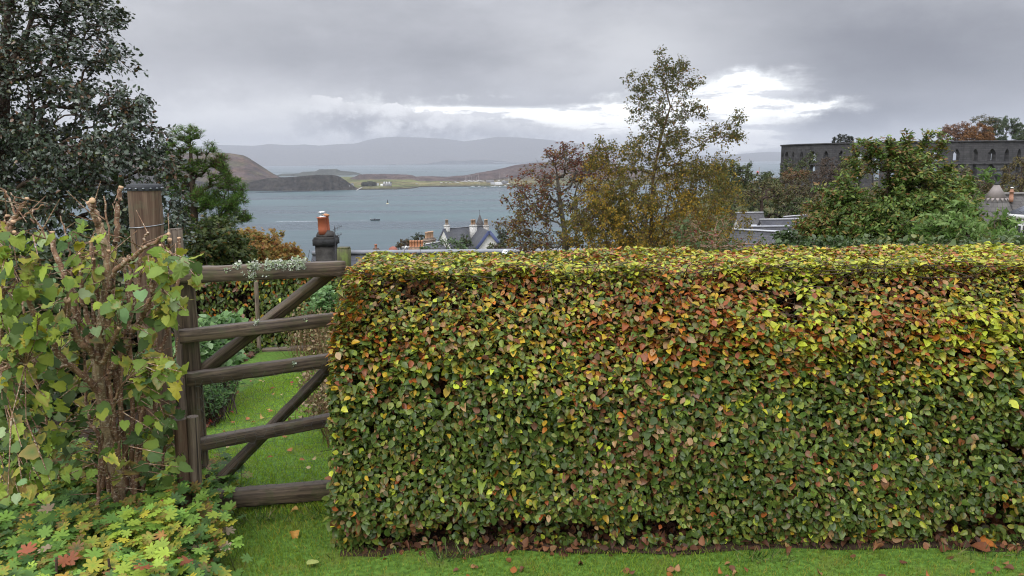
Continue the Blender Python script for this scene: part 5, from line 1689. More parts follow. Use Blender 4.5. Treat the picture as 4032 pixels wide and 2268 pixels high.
def house(name, label, ridge0, ridge1, wid, roof_h, zbase, wallc, roofc, eave=.25, verge=.2, rcap=LEAD, barge=None, mat_wall=None):
    """gabled house between two ridge ends"""
    r0, r1 = A(ridge0), A(ridge1)
    L = np.linalg.norm((r1 - r0)[:2]); yaw = math.atan2(r1[1] - r0[1], r1[0] - r0[0])
    zr = (r0[2] + r1[2]) / 2
    mid = (r0 + r1) / 2
    fr = Frame((mid[0], mid[1], zr), yaw)
    root = thing(name, label, 'house', (mid[0], mid[1], zbase))
    h = wid / 2; zw = -roof_h; zb = zbase - zr
    mb = MB()
    for s in (-1, 1):
        u = s * L / 2
        mb.poly([fr(u, -h, zb), fr(u, h, zb), fr(u, h, zw), fr(u, 0, -.08), fr(u, -h, zw)] if s > 0 else [fr(u, h, zb), fr(u, -h, zb), fr(u, -h, zw), fr(u, 0, -.08), fr(u, h, zw)], wallc)
        v = s * h
        mb.poly([fr(-L / 2, v, zb), fr(L / 2, v, zb), fr(L / 2, v, zw), fr(-L / 2, v, zw)] if s < 0 else [fr(L / 2, v, zb), fr(-L / 2, v, zb), fr(-L / 2, v, zw), fr(L / 2, v, zw)], wallc)
    mb.build('wall', mat_wall or M_plain, root)
    mb = MB()
    sl = roof_h / h
    ue = L / 2 + verge; ve = h + eave; ze = zw - eave * sl + .12
    roof_plane(mb, fr(-ue, -ve, ze), fr(ue, -ve, ze), fr(ue, -.02, .10), fr(-ue, -.02, .10), .10, roofc)
    roof_plane(mb, fr(ue, ve, ze), fr(-ue, ve, ze), fr(-ue, .02, .10), fr(ue, .02, .10), .10, roofc)
    rf = mb.build('roof', M_slate, root)
    mb = MB(); mb.beam(fr(-ue - .01, 0, .11), fr(ue + .01, 0, .11), .24, .10, ch=.03, seg=1, col=rcap); mb.build('ridge_cap', M_plain, rf)
    if barge:
        for s in (-1, 1):
            mb = MB()
            for q in (-1, 1):
                mb.beam(fr(s * (ue + .02), q * (ve + .01), ze - .10), fr(s * (ue + .02), 0, .02), .05, .28, up=(0, 0, 1), ch=.005, seg=1, col=barge)
            mb.build('bargeboard', M_plain, rf)
    return root, fr, L


def window(root, fr, u, v, z, w, h, face, frame=(.7, .7, .68)):
    """face: '-v' '+v' '-u' '+u' side of the house"""
    n = {'-v': -fr.v, '+v': fr.v, '-u': -fr.u, '+u': fr.u}[face]; al = fr.u if 'v' in face else fr.v
    c = fr(u, v, z) + n * .02
    yaw = math.atan2(al[1], al[0])
    mb = MB()
    for s in (-1, 1):
        mb.box(c + al * s * (w / 2), (.08, .06, h + .08), yaw, frame)
        mb.box(c + A([0, 0, s * h / 2]), (w - .081, .06, .08), yaw, frame)
    mb.box(c, (w - .081, .05, .05), yaw, frame)
    f = mb.build('window', M_plain, root)
    mb = MB(); mb.box(c - n * .004, (w - .05, .02, h - .05), yaw, (.03, .035, .04)); mb.build('pane', M_glass, f)


# the roof just below the garden, with its black chimney
D0 = 22.0
r0, r1 = P(1240, 1010, D0), P(2660, 1020, D0)
nh, fr, L = house('slate_house', 'slate roofed house just below the garden with a sooty chimney and two clay pots', r0, (r1.x, r0.y, r0.z), 7.0, 3.0, -9.0, (.5, .48, .44), (.12, .125, .14), verge=.05, rcap=(.24, .25, .27))
uc = (P(1303, 950, D0 - .5).x - (r0.x + r1.x) / 2); zc = fr.o[2]
px1 = D0 / F                      # metres per photograph pixel at that distance


def stackz(py):
    return P(1303, py, D0 - .5).z - zc


mb = MB()
SOOT = (.045, .042, .038)
cx = P(1286, 985, D0 - .5).x - fr.o[0]; cw = 76 * px1
mb.box(fr(cx, -.5, (stackz(962) - 2.2) / 2), (cw * .88, .60, stackz(962) + 2.2), 0, SOOT)
mb.box(fr(cx, -.5, stackz(950)), (cw * 1.06, .72, 24 * px1), 0, (.03, .03, .03))
mb.box(fr(cx, -.5, stackz(936)), (cw * .98, .66, 10 * px1), 0, SOOT)
pr = [(.5, 0), (.49, .05), (.44, .11), (.36, .15), (.2, .17)]
mb.lathe(fr(cx, -.5, stackz(931)), [(a * cw * .98, b) for a, b in pr], 20, (.06, .055, .05), sy=.85)
chim = mb.build('chimney', M_stone, nh)
for j, (px_, top, dd, r_) in enumerate(((1262, 857, -.12, 16.5), (1275, 848, .16, 15.5))):
    mb = MB(); q = P(px_ + 10, 922, D0 - .5 + dd); hh = (922 - top) * px1
    mb.lathe(q, [(r_ * px1 * 1.0, 0), (r_ * px1 * 1.0, hh * .3), (r_ * px1 * .93, hh * .93), (r_ * px1 * 1.12, hh * .94), (r_ * px1 * 1.12, hh)], 18, (.40, .115, .055), lean=(-.045, 0))
    mb.build('chimney_pot', M_plain, chim)
mb = MB(); q = P(1268, 855, D0 - .64)
mb.lathe(q, [(14 * px1, 0), (15 * px1, 2 * px1), (7 * px1, 6 * px1), (6 * px1, 8 * px1)], 16, (.6, .6, .6))
for a in range(4):
    o_ = A([math.cos(a * math.pi / 2 + .5), math.sin(a * math.pi / 2 + .5), 0]) * 7 * px1
    mb.tube([A(q) + o_ + A([0, 0, 5 * px1]), A(q) + o_ * 1.2 + A([0, 0, 20 * px1])], .008, 5, col=(.6, .6, .6))
mb.lathe(q + Vector((0, 0, 18 * px1)), [(15 * px1, 0), (15.5 * px1, 1.2 * px1), (9 * px1, 4 * px1), (2 * px1, 5.5 * px1)], 16, (.7, .7, .7))
mb.build('cowl', M_metal, chim)
mb = MB(); q = P(1282, 849, D0 - .34)
mb.lathe(q, [(15 * px1, 0), (16 * px1, 2 * px1), (10 * px1, 6 * px1), (3 * px1, 8 * px1)], 14, (.42, .20, .09)); mb.build('pot_cap', M_plain, chim)
ae = thing('television_aerial', 'thin television aerial mast fixed to the sooty chimney', 'aerial', tuple(P(1318, 1000, D0 - .3).xy) + (fr.o[2] - .3,))
mb = MB()
d_ = D0 - .75
mb.tube([P(1322, 1000, d_), P(1317, 893, d_)], .010, 6, col=(.08, .08, .085)); mb.build('mast', M_plain, ae)
for (y0_, n_) in ((898, 5), (930, 6)):
    mb = MB()
    a, b = A(P(1312, y0_ + 6, d_ + .1)), A(P(1345, y0_ - 8, d_ - .15))
    mb.tube([a, b], .006, 5, col=(.08, .08, .085))
    for i in range(n_):
        c = a + (b - a) * (.1 + .88 * i / (n_ - 1)); k = .11 - .012 * i
        mb.tube([c - A([.02, 0, k]), c + A([.02, 0, k])], .004, 4, col=(.1, .1, .105))
    mb.build('antenna_array', M_plain, ae)
# roof light near the far end of that ridge
mb = MB(); q = P(1985, 998, D0 - .35)
mb.beam(q, P(1993, 985, D0 - .1), .14, .03, up=(0, -.6, .8), ch=.004, seg=1, col=(.7, .72, .74)); mb.build('flashing', M_plain, nh)


def at150(px_, py_, d=150):
    return P(px_, py_, d)


# the white villa by the water
VB = -27.0
vl, fr, L = house('white_villa', 'large white gabled villa with grey roofs and several chimneys near the shore', at150(1748, 896, 150), at150(1900, 897, 156), 8.0, 5.2, VB, WHITEW, SLATE, verge=.15, barge=(.08, .085, .12))
chimney(vl, fr, -L / 2 + .7, 0, -1.2, .75, .7, 1.0, 2, (.5, .49, .46), (.26, .20, .15), 1.0, .2)
chimney(vl, fr, 1.1, -1.7, -2.6, .55, 1.25, .8, 3, (.5, .49, .46), (.34, .22, .14), 1.0, .19)
chimney(vl, fr, 4.9, -.9, -2.0, .25, .9, .8, 2, (.42, .40, .37), (.34, .24, .16), 1.1, .24)
for u_, z_ in ((-1.5, -6.5), (1.5, -6.5)):
    window(vl, fr, u_, -4.0, z_, 1.1, 1.7, '-v')
# its front wing, gable towards the garden
q0, q1 = at150(1925, 911, 140), at150(1890, 905, 149)
W2 = 6.6
mid = (A(q0) + A(q1)) / 2; yaw = math.atan2(q1.y - q0.y, q1.x - q0.x); f2 = Frame((mid[0], mid[1], q0.z), yaw); L2 = math.dist(q0.xy, q1.xy)
mb = MB()
for s in (-1,):
    u = s * L2 / 2
    mb.poly([f2(u, W2 / 2, VB - q0.z), f2(u, -W2 / 2, VB - q0.z), f2(u, -W2 / 2, -4.2), f2(u, 0, -.05), f2(u, W2 / 2, -4.2)], WHITEW)
for s in (-1, 1):
    mb.poly([f2(-L2 / 2, s * W2 / 2, VB - q0.z), f2(L2 / 2, s * W2 / 2, VB - q0.z), f2(L2 / 2, s * W2 / 2, -4.2), f2(-L2 / 2, s * W2 / 2, -4.2)], WHITEW)
mb.build('wing_wall', M_plain, vl)
mb = MB()
roof_plane(mb, f2(L2 / 2, W2 / 2 + .4, -4.6), f2(-L2 / 2 - .4, W2 / 2 + .4, -4.6), f2(-L2 / 2 - .4, .02, .1), f2(L2 / 2, .02, .1), .12, SLATE)
roof_plane(mb, f2(-L2 / 2 - .4, -W2 / 2 - .4, -4.6), f2(L2 / 2, -W2 / 2 - .4, -4.6), f2(L2 / 2, -.02, .1), f2(-L2 / 2 - .4, -.02, .1), .12, SLATE)
wr = mb.build('wing_roof', M_slate, vl)
mb = MB()
for q in (-1, 1):
    mb.beam(f2(-L2 / 2 - .45, q * (W2 / 2 + .42), -4.7), f2(-L2 / 2 - .45, 0, .02), .08, .55, seg=1, ch=.01, col=(.045, .06, .14))
mb.build('bargeboard', M_plain, wr)
mb = MB(); mb.lathe(f2(-L2 / 2 - .9, 0, -9.5), [(.10, 0), (.09, 6)], 6, (.15, .15, .15)); mb.build('flue', M_plain, vl)

sp = thing('church_steeple', 'slender grey stone church spire standing behind the white villa', 'steeple', tuple(P(1886, 900, 215).xy) + (-34.0,))
b_, a_ = P(1890, 908, 215), P(1889, 846, 215)
mb = MB(); hh = a_.z - b_.z
mb.lathe((b_.x, b_.y, b_.z - 14), [(1.35, 0), (1.35, 13.5), (1.55, 13.6), (1.55, 14)], 8, (.16, .15, .14)); mb.build('tower', M_stone, sp)
mb = MB(); mb.lathe(b_, [(1.75, 0), (.85, hh * .55), (.10, hh)], 8, (.085, .08, .078)); mb.build('spire', M_stone, sp)
mb = MB(); mb.tube([a_ - Vector((0, 0, .2)), a_ + Vector((0, 0, 1.4))], .06, 6, col=(.05, .05, .05)); mb.build('finial', M_plain, sp)

h3, fr, L = house('stone_house', 'low house with a small white gable and a tall row of pots beside the villa', P(1655, 962, 95), P(1735, 960, 99), 5.2, 3.2, -23, (.55, .54, .5), SLATE_L, rcap=(.5, .5, .48))
chimney(h3, fr, .9, .8, -1.2, .55, 1.9, .7, 5, (.24, .19, .15), (.47, .30, .19), .85, .15)
h4, fr, L = house('stone_house', 'low slate roof with a wide stack of orange clay pots near the red dome', P(1590, 978, 84), P(1668, 975, 84), 6, 2.6, -20, (.5, .48, .44), SLATE_L, rcap=(.6, .6, .58))
chimney(h4, fr, .35, -.4, -1.0, .05, 1.65, .7, 5, (.25, .17, .12), (.50, .23, .12), .72, .15)
mb = MB(); q = A(P(1590, 985, 83)); mb.beam(q, A(P(1600, 968, 83)), .12, .12, seg=1, ch=.01, col=(.75, .75, .73)); mb.build('flashing', M_plain, h4)
k = thing('turret_roof', 'small red tiled dome of a turret among the shore roofs', 'turret', tuple(P(1546, 985, 84).xy) + (-20,))
q = P(1548, 987, 84)
mb = MB(); mb.lathe(q - Vector((0, 0, 9)), [(.5, 0), (.5, 8.9)], 14, (.5, .47, .42)); mb.build('drum', M_stone, k)
mb = MB(); mb.lathe(q, [(.56, -.1), (.54, .05), (.44, .26), (.22, .42), (.04, .48)], 16, (.26, .09, .06)); mb.build('dome', M_plain, k)
k, fr, L = house('stone_house', 'barely visible roof with one small stack standing alone against the sea', P(1440, 1003, 100), P(1540, 1003, 100), 6, 3, -22, (.45, .43, .4), SLATE)
chimney(k, fr, -.3, 0, -.8, .75, .75, .6, 1, (.17, .14, .12), (.35, .15, .09), .55, .2)

# roofs on the right below the tower
A_, fr, L = house('grey_roof_house', 'house with a broad steep slate roof and two rooflights, tallest of the grey roofs', P(2905, 842, 72), P(2996, 840, 72), 8.5, 4.0, -14, (.55, .54, .52), (.095, .091, .092), rcap=(.4, .4, .4))


def rooflight(root, fr, u, f, wid, rh, label=None):
    v = -wid / 2 * f; z = -rh * f + .14
    mb = MB(); sl = math.atan2(rh, wid / 2)
    c = fr(u, v, z); dn = fr.v * -math.cos(sl) + A([0, 0, -math.sin(sl)])
    mb.beam(c - dn * .45, c + dn * .45, .7, .07, up=A(np.cross(fr.u, -dn)), ch=.01, seg=1, col=(.35, .36, .37)); o_ = mb.build('rooflight', M_plain, root)
    mb = MB(); up = unit(np.cross(fr.u, -dn)); c2 = c + up * .03
    mb.beam(c2 - dn * .36, c2 + dn * .36, .54, .03, up=up, ch=.004, seg=1, col=(.5, .53, .56)); mb.build('pane', M_glass, o_)


rooflight(A_, fr, .15, .35, 8.5, 4.0); rooflight(A_, fr, .85, .85, 8.5, 4.0)
house('grey_roof_house', 'long low slate roof joining the tallest grey roof to the white gable', P(3000, 868, 70), P(3160, 867, 70), 7.0, 2.8, -14, (.55, .54, .52), (.074, .075, .086), rcap=(.42, .42, .43))
house('grey_roof_house', 'little slate roof with a bright white gable end behind the rusty shrub', P(3092, 848, 76), P(3330, 846, 82), 5.0, 2.6, -14, (.75, .75, .73), (.082, .082, .09), rcap=(.42, .42, .43))
house('grey_roof_house', 'nearest grey slate roof with pale lead ridges sloping down to the right', P(2897, 908, 51), P(3170, 925, 48), 8.0, 4.4, -14, (.7, .69, .66), (.088, .088, .094), rcap=(.45, .46, .48))
house('grey_roof_house', 'narrow slate roof lying between the nearest grey roof and the low one', P(2950, 899, 58), P(3118, 894, 58), 5.5, 2.4, -14, (.6, .59, .57), (.075, .075, .083), rcap=(.36, .37, .4))

# the turreted house at the right edge
DT = 30.0
tw = thing('turreted_house', 'slated house with a pointed lead capped turret and urn finial at the right edge', 'house', tuple(P(3900, 900, DT).xy) + (-9,))
pt = DT / F
top, mid_, bot = P(3925, 727, DT), P(3922, 785, DT), P(3900, 1010, DT)
ax, ay = top.x, top.y
mb = MB()
zz = lambda py: P(3925, py, DT).z
mb.lathe((ax, ay, zz(780)), [(9 * pt, zz(727) - zz(780)), (40 * pt, 0)][::-1], 8, (.235, .205, .188)); mb.build('lead_cap', M_plain, tw)
mb = MB()
for i in range(16):                     # scalloped lower edge of the lead
    a0 = 2 * math.pi * i / 16
    r = 41 * pt
    e = [(math.cos(a0 + k * .02), math.sin(a0 + k * .02)) for k in (-8, 8)]
    pts = [(ax + e[0][0] * r, ay + e[0][1] * r, zz(779)), (ax + e[1][0] * r, ay + e[1][1] * r, zz(779)), (ax + math.cos(a0) * r * 1.16, ay + math.sin(a0) * r * 1.16, zz(794))]
    mb.slab(pts, .012, (.26, .225, .205))
mb.build('scalloped_edge', M_plain, tw)
mb = MB()
n0 = mb.n
prf = [(40 * pt, zz(781)), (62 * pt, zz(830)), (92 * pt, zz(905)), (112 * pt, zz(960)), (140 * pt, zz(1050))]
mb.lathe((ax, ay, 0), prf[::-1], 8, (.115, .108, .10))
p = mb.v[-1]; th = np.arctan2(p[:, 1] - ay, p[:, 0] - ax)
mb.g[-1] = np.stack([th * 1.1, p[:, 2] * 1.15, 0 * th], 1)
mb.build('turret_roof', M_slate, tw)
mb = MB(); mb.lathe((ax, ay, -9), [(118 * pt, 0), (118 * pt, zz(1052) + 9)], 8, (.6, .58, .54)); mb.build('turret_wall', M_plain, tw)
mb = MB()
mb.lathe((ax, ay, 0), [(9 * pt, zz(728)), (11 * pt, zz(724)), (4 * pt, zz(718)), (5 * pt, zz(706)), (9 * pt, zz(700)), (14 * pt, zz(690)), (13.5 * pt, zz(682)), (8 * pt, zz(678)), (4 * pt, zz(676)), (6 * pt, zz(671)), (7 * pt, zz(668)), (2 * pt, zz(665)), (.5 * pt, zz(660))], 14, (.035, .04, .04)); mb.build('urn_finial', M_plain, tw)
rr0, rr1 = P(3955, 765, DT + 3), P(4330, 772, DT + 3)
mb = MB()
e0, e1 = P(3890, 990, DT + .2), P(4400, 1000, DT + .2)
roof_plane(mb, (rr0.x - .6, DT - .6, e0.z), (rr1.x, DT - .6, e0.z), (rr1.x, DT + 3, rr0.z), (rr0.x, DT + 3, rr0.z), .12, (.12, .112, .105))
mb.build('main_roof', M_slate, tw)
mb = MB(); mb.beam((rr0.x - .05, DT + 3, rr0.z + .03), (rr1.x, DT + 3, rr0.z + .03), .22, .09, seg=1, ch=.02, col=(.2, .19, .18)); mb.build('ridge_cap', M_plain, tw)
mb = MB(); mb.box(((rr0.x + rr1.x) / 2, DT + 3, (e0.z - 9) / 2 + .0), (rr1.x - rr0.x, 5.5, e0.z + 9 - .1), 0, (.6, .58, .54)); mb.build('wall', M_plain, tw)
q = P(3982, 772, DT + 2.4)
mb = MB(); mb.lathe(q + Vector((0, 0, -.05)), [(9 * pt, -.2), (9 * pt, 0), (8 * pt, 0), (7.5 * pt, 20 * pt), (11 * pt, 21 * pt), (11 * pt, 24 * pt), (7 * pt, 24.5 * pt), (6.5 * pt, 34 * pt)], 14, (.30, .15, .09)); fl = mb.build('chimney_pot', M_plain, tw)
mb = MB(); mb.lathe(q + Vector((0, 0, 33 * pt)), [(6 * pt, 0), (6 * pt, 3 * pt), (2 * pt, 5 * pt)], 12, (.75, .74, .70)); mb.build('pot_cap', M_plain, fl)
# white sunroom on its upper floor
sr = thing('sunroom', 'white framed sunroom with a shallow slate hat at the extreme right edge', 'house', tuple(P(4060, 950, 24).xy) + (-8,))
s24 = 24 / F
cxs, cys = P(4075, 900, 24).x, 24.0
z_ = lambda py: P(4020, py, 24 - .7).z
mb = MB(); mb.lathe((cxs, cys, 0), [(12 * s24, z_(800)), (98 * s24, z_(848))][::-1], 8, (.17, .18, .21)); mb.build('roof', M_slate, sr)
mb = MB(); mb.lathe((cxs, cys, 0), [(92 * s24, z_(868)), (98 * s24, z_(862)), (99 * s24, z_(850)), (95 * s24, z_(849))], 8, (.72, .72, .70)); mb.build('fascia', M_plain, sr)
mb = MB(); mb.lathe((cxs, cys, 0), [(82 * s24, z_(1100)), (82 * s24, z_(940)), (86 * s24, z_(938)), (86 * s24, z_(932))], 8, (.70, .70, .68)); mb.build('wall', M_plain, sr)
for i in range(8):
    a = math.pi / 4 * i + math.pi / 8
    a1 = a + math.pi / 4
    c0, c1 = A([cxs + math.cos(a) * 83 * s24, cys + math.sin(a) * 83 * s24, 0]), A([cxs + math.cos(a1) * 83 * s24, cys + math.sin(a1) * 83 * s24, 0])
    # the lathe's own corners start at angle 0
    a = math.pi / 4 * i; a1 = a + math.pi / 4
    c0, c1 = A([cxs + math.cos(a) * 82 * s24, cys + math.sin(a) * 82 * s24, 0]), A([cxs + math.cos(a1) * 82 * s24, cys + math.sin(a1) * 82 * s24, 0])
    zb_, zt_ = z_(932), z_(868)
    mb = MB()
    mb.beam(c0 + A([0, 0, zb_]), c0 + A([0, 0, zt_]), .10, .10, up=(0, 1, 0), ch=.008, seg=1, col=(.75, .75, .73))
    m_ = (c0 + c1) / 2
    mb.beam(m_ + A([0, 0, zb_ + .002]), m_ + A([0, 0, zt_ - .002]), .06, .05, up=(c1 - c0), ch=.004, seg=1, col=(.75, .75, .73))
    zm = zb_ + (zt_ - zb_) * .62
    mb.beam(c0 + (c1 - c0) * .08 + A([0, 0, zm]), c0 + (c1 - c0) * .47 + A([0, 0, zm]), .045, .05, ch=.004, seg=1, col=(.75, .75, .73))
    mb.beam(c0 + (c1 - c0) * .53 + A([0, 0, zm]), c0 + (c1 - c0) * .92 + A([0, 0, zm]), .045, .05, ch=.004, seg=1, col=(.75, .75, .73))
    f = mb.build('window', M_plain, sr)
    mb = MB(); k1, k2 = c0 + (c1 - c0) * .02 - (m_ - A([cxs, cys, 0])) * .02, c0 + (c1 - c0) * .98 - (m_ - A([cxs, cys, 0])) * .02
    mb.slab([k1 + A([0, 0, zb_]), k2 + A([0, 0, zb_]), k2 + A([0, 0, zt_]), k1 + A([0, 0, zt_])], .01, (.05, .055, .06)); mb.build('pane', M_glass, f)

# ------------------------------------------------------------------ the round ruined tower on the hill
RT, TH = 26.6, 1.1
tc_ = P(3553, 600, 182)
m, t = mat('dark_granite')
pos = t.n('ShaderNodeNewGeometry')
g_ = t.n('ShaderNodeAttribute', 1, {'attribute_name': 'gr'})
br = t.t.nodes.new('ShaderNodeTexBrick')
for k_, v_ in (('Scale', 1.0), ('Brick Width', 1.1), ('Row Height', .42), ('Mortar Size', .03)): br.inputs[k_].default_value = v_
br.inputs['Color1'].default_value = (.070, .068, .070, 1); br.inputs['Color2'].default_value = (.042, .041, .043, 1); br.inputs['Mortar'].default_value = (.03, .03, .03, 1)
t.set(br.inputs['Vector'], g_)
n1 = t.noise(pos, .5, 6, .65); n2 = t.noise(t.vm('MULTIPLY', pos, (1, 1, .18)), .9, 4)
c_ = t.mix(t.step(n1, .3, .7, 0, .5), br.outputs['Color'], (.085, .082, .08))
c_ = t.mix(t.step(n2, .55, .75, 0, .6), c_, (.022, .021, .022))
out(t, t.n('ShaderNodeBsdfPrincipled', 0, None, Base_Color=c_, Roughness=.9, Specular_IOR_Level=.2, Normal=bumpn(t, n1, .5, .3)))
M_granite = m
tower = thing('round_tower', 'dark roofless circular stone tower with tiers of arched openings on the hilltop', 'tower', (tc_.x, tc_.y, -7))
NB = 46
ZB, Z1a, Z1b, Z2a, Z2b, ZT = -9.5, -4.6, -0.9, 0.45, 1.95, 4.25
mb = MB()
seg_q = []


def cyl(th, r, z):
    return (tc_.x + r * math.cos(th), tc_.y + r * math.sin(th), z)


def cyl_quad(t0, t1, r, za0, za1, zb0, zb1, flip=False):
    v = [cyl(t0, r, za0), cyl(t1, r, za1), cyl(t1, r, zb1), cyl(t0, r, zb0)]
    g = [(t0 * RT, za0, 0), (t1 * RT, za1, 0), (t1 * RT, zb1, 0), (t0 * RT, zb0, 0)]
    if flip: v, g = v[::-1], g[::-1]
    mb.add(v, [[(0, 1, 2, 3)]], (.1, .1, .1), g)


def wall_piece(t0, t1, a0, a1, b0, b1):
    cyl_quad(t0, t1, RT, a0, a1, b0, b1); cyl_quad(t0, t1, RT - TH, a0, a1, b0, b1, True)


def soffit(t0, t1, z0, z1):
    mb.add([cyl(t0, RT, z0), cyl(t1, RT, z1), cyl(t1, RT - TH, z1), cyl(t0, RT - TH, z0)], [[(0, 1, 2, 3)]], (.1, .1, .1), [(t0 * RT, 0, 0), (t1 * RT, 0, 0), (t1 * RT, 1, 0), (t0 * RT, 1, 0)])


def jamb(t0, za, zb):
    mb.add([cyl(t0, RT, za), cyl(t0, RT - TH, za), cyl(t0, RT - TH, zb), cyl(t0, RT, zb)], [[(0, 1, 2, 3)]], (.1, .1, .1), [(0, za, 0), (1, za, 0), (1, zb, 0), (0, zb, 0)])


for b in range(NB):
    base = 2 * math.pi * b / NB + .045
    step_ = 2 * math.pi / NB
    c = base + step_ / 2
    ow = (2.5 if math.sin(c) > 0 else 1.25 if b % 5 else 1.9) / RT
    t0, t1 = c - ow / 2, c + ow / 2
    for q in range(3):
        a, e = base + (t0 - base) * q / 3, base + (t0 - base) * (q + 1) / 3
        wall_piece(a, e, ZB, ZB, ZT, ZT); soffit(a, e, ZT, ZT)
        a, e = t1 + (base + step_ - t1) * q / 3, t1 + (base + step_ - t1) * (q + 1) / 3
        wall_piece(a, e, ZB, ZB, ZT, ZT); soffit(a, e, ZT, ZT)
    ns = 8
    arch = lambda s, hgt: hgt * (1 - abs(2 * s - 1) ** 1.7)
    for s in range(ns):
        s0, s1 = s / ns, (s + 1) / ns
        a, e = t0 + (t1 - t0) * s0, t0 + (t1 - t0) * s1
        h1a, h1b = Z1b + arch(s0, .9), Z1b + arch(s1, .9)
        h2a, h2b = Z2b + arch(s0, .95), Z2b + arch(s1, .95)
        wall_piece(a, e, ZB, ZB, Z1a, Z1a); soffit(a, e, Z1a, Z1a)
        wall_piece(a, e, h1a, h1b, Z2a, Z2a); soffit(a, e, h1a, h1b); soffit(a, e, Z2a, Z2a)
        wall_piece(a, e, h2a, h2b, ZT, ZT); soffit(a, e, h2a, h2b); soffit(a, e, ZT, ZT)
    for tt in (t0, t1):
        jamb(tt, Z1a, Z1b); jamb(tt, Z2a, Z2b)
mb.build('wall', M_granite, tower)
for nm, z0, z1, ro, ri in (('coping', ZT + .003, ZT + .28, .28, .15), ('string_course', -.12, .14, .16, -.2)):
    mb = MB(); k = 138
    an = np.arange(k) * 2 * math.pi / k
    ring = [(RT + ro, z0), (RT + ro, z1), (RT - (TH + ri if nm == 'coping' else ri), z1), (RT - (TH + ri if nm == 'coping' else ri), z0)]
    v = np.concatenate([np.column_stack([tc_.x + r * np.cos(an), tc_.y + r * np.sin(an), np.full(k, z)]) for r, z in ring])
    fs = [(a * k + i, a * k + (i + 1) % k, ((a + 1) % 4) * k + (i + 1) % k, ((a + 1) % 4) * k + i) for a in range(4) for i in range(k)]
    mb.add(v, [fs], (.05, .05, .05)); mb.build(nm, M_granite, tower)

# ------------------------------------------------------------------ trees and scrub on the hill
def bush(name, label, cat, blobs, n, size, pal, wts, trunk_px=None, gap=.1, mat_=None, tm=None, r0=.18, nclus=None, rmin=.03, hang=.1):
    b = blobs[0]
    d = b[2]; px_ = trunk_px or b[0]
    g = ground_under(px_, d)
    topy = min(q[1] for q in blobs)
    return make_tree(name, label, cat, [g, P(px_, max(q[1] for q in blobs), d), P(px_ + 3, (topy + b[1]) / 2, d)], blobs, nclus or max(40, n // 40), 40, size * 2.4, size, pal, wts, tm or T_DIAM, mat_ or M_leaf_far, M_twig, r0,
                     gap=gap, gscale=.5, rmin=rmin, twig=2, hang=hang, outward=.3)


OLIVE = [(.06, .075, .025), (.09, .10, .03), (.13, .13, .04), (.16, .10, .035)]
GRN = [(.045, .075, .025), (.075, .11, .035), (.10, .14, .04)]
RUSTY = [(.20, .10, .045), (.15, .075, .035), (.25, .15, .06)]
bush('hill_tree', 'rounded dark green tree on the skyline between the birch and the tower', 'tree', [(2890, 665, 95, 60, 36, 2.0), (2850, 690, 95, 40, 40, 2), (2930, 690, 95, 40, 40, 2), (2890, 720, 95, 80, 30, 2)], 3600, .26, GRN + OLIVE[:2], (2, 2, 1, 2, 1))
bush('hill_tree', 'wispy dark sapling close by the left corner of the tower', 'tree', [(3015, 690, 140, 14, 22, .8), (3025, 700, 140, 16, 20, .8)], 700, .22, GRN, (2, 2, 1), gap=.3)
bush('hill_tree', 'green tree growing against the left end of the tower wall', 'tree', [(3115, 655, 150, 40, 26, 1.8), (3180, 640, 150, 34, 30, 1.8), (3205, 620, 150, 18, 22, 1.2), (3140, 690, 150, 60, 30, 2)], 2600, .3, GRN + OLIVE[:2], (2, 2, 1, 1, 1))
bush('hill_bush', 'rusty orange bush below the left end of the tower', 'bush', [(3110, 690, 142, 26, 22, 1.5), (3150, 690, 142, 30, 20, 1.5)], 1300, .26, RUSTY + OLIVE[2:3], (2, 1, 1, 1.5))
bush('hill_tree', 'bare grey brown twiggy tree below the middle of the tower wall', 'tree', [(3270, 660, 130, 60, 40, 2.5), (3240, 700, 130, 60, 30, 2.5), (3310, 690, 130, 50, 40, 2.5)], 1700, .2, [(.085, .06, .045), (.11, .08, .055), (.07, .06, .04)], (2, 1, 1), gap=.05, rmin=.02, nclus=160)
bush('hill_bush', 'yellow green bushy tree in front of the middle of the tower wall', 'bush', [(3340, 640, 100, 24, 26, 1.2), (3380, 660, 100, 50, 34, 2), (3330, 690, 100, 40, 30, 1.5)], 2200, .24, [(.15, .19, .045), (.10, .14, .035), (.2, .2, .05)], (2, 2, 1))
bush('hill_bush', 'olive bush with bronze tips, lowest of those left of the big willow bush', 'bush', [(3000, 760, 80, 90, 36, 2), (2930, 770, 80, 60, 30, 2), (3080, 770, 80, 60, 40, 2)], 3200, .22, OLIVE, (2, 2, 1, 1))
bush('hill_bush', 'brown bronze thicket on the slope right under the tower corner', 'bush', [(3120, 740, 110, 70, 36, 2.2), (3060, 725, 110, 50, 26, 2), (3200, 750, 110, 70, 44, 2.2)], 3000, .25, [(.085, .07, .035), (.12, .085, .04), (.07, .08, .03)], (2, 1.5, 1.5))
bush('hill_bush', 'dark green bush directly behind the tallest grey roof', 'bush', [(3000, 830, 84, 80, 34, 2), (2920, 825, 84, 70, 24, 2), (3080, 830, 84, 60, 36, 2), (3150, 820, 84, 60, 44, 2)], 3600, .24, GRN, (2.5, 2, .6))
bush('hill_bush', 'bright olive green grassy bush between the birch and the grey roofs', 'bush', [(2880, 780, 88, 60, 26, 2), (2960, 790, 88, 50, 20, 1.5), (2840, 740, 88, 50, 26, 1.5)], 2200, .24, [(.12, .14, .035), (.09, .12, .03), (.16, .14, .04)], (2, 2, 1))
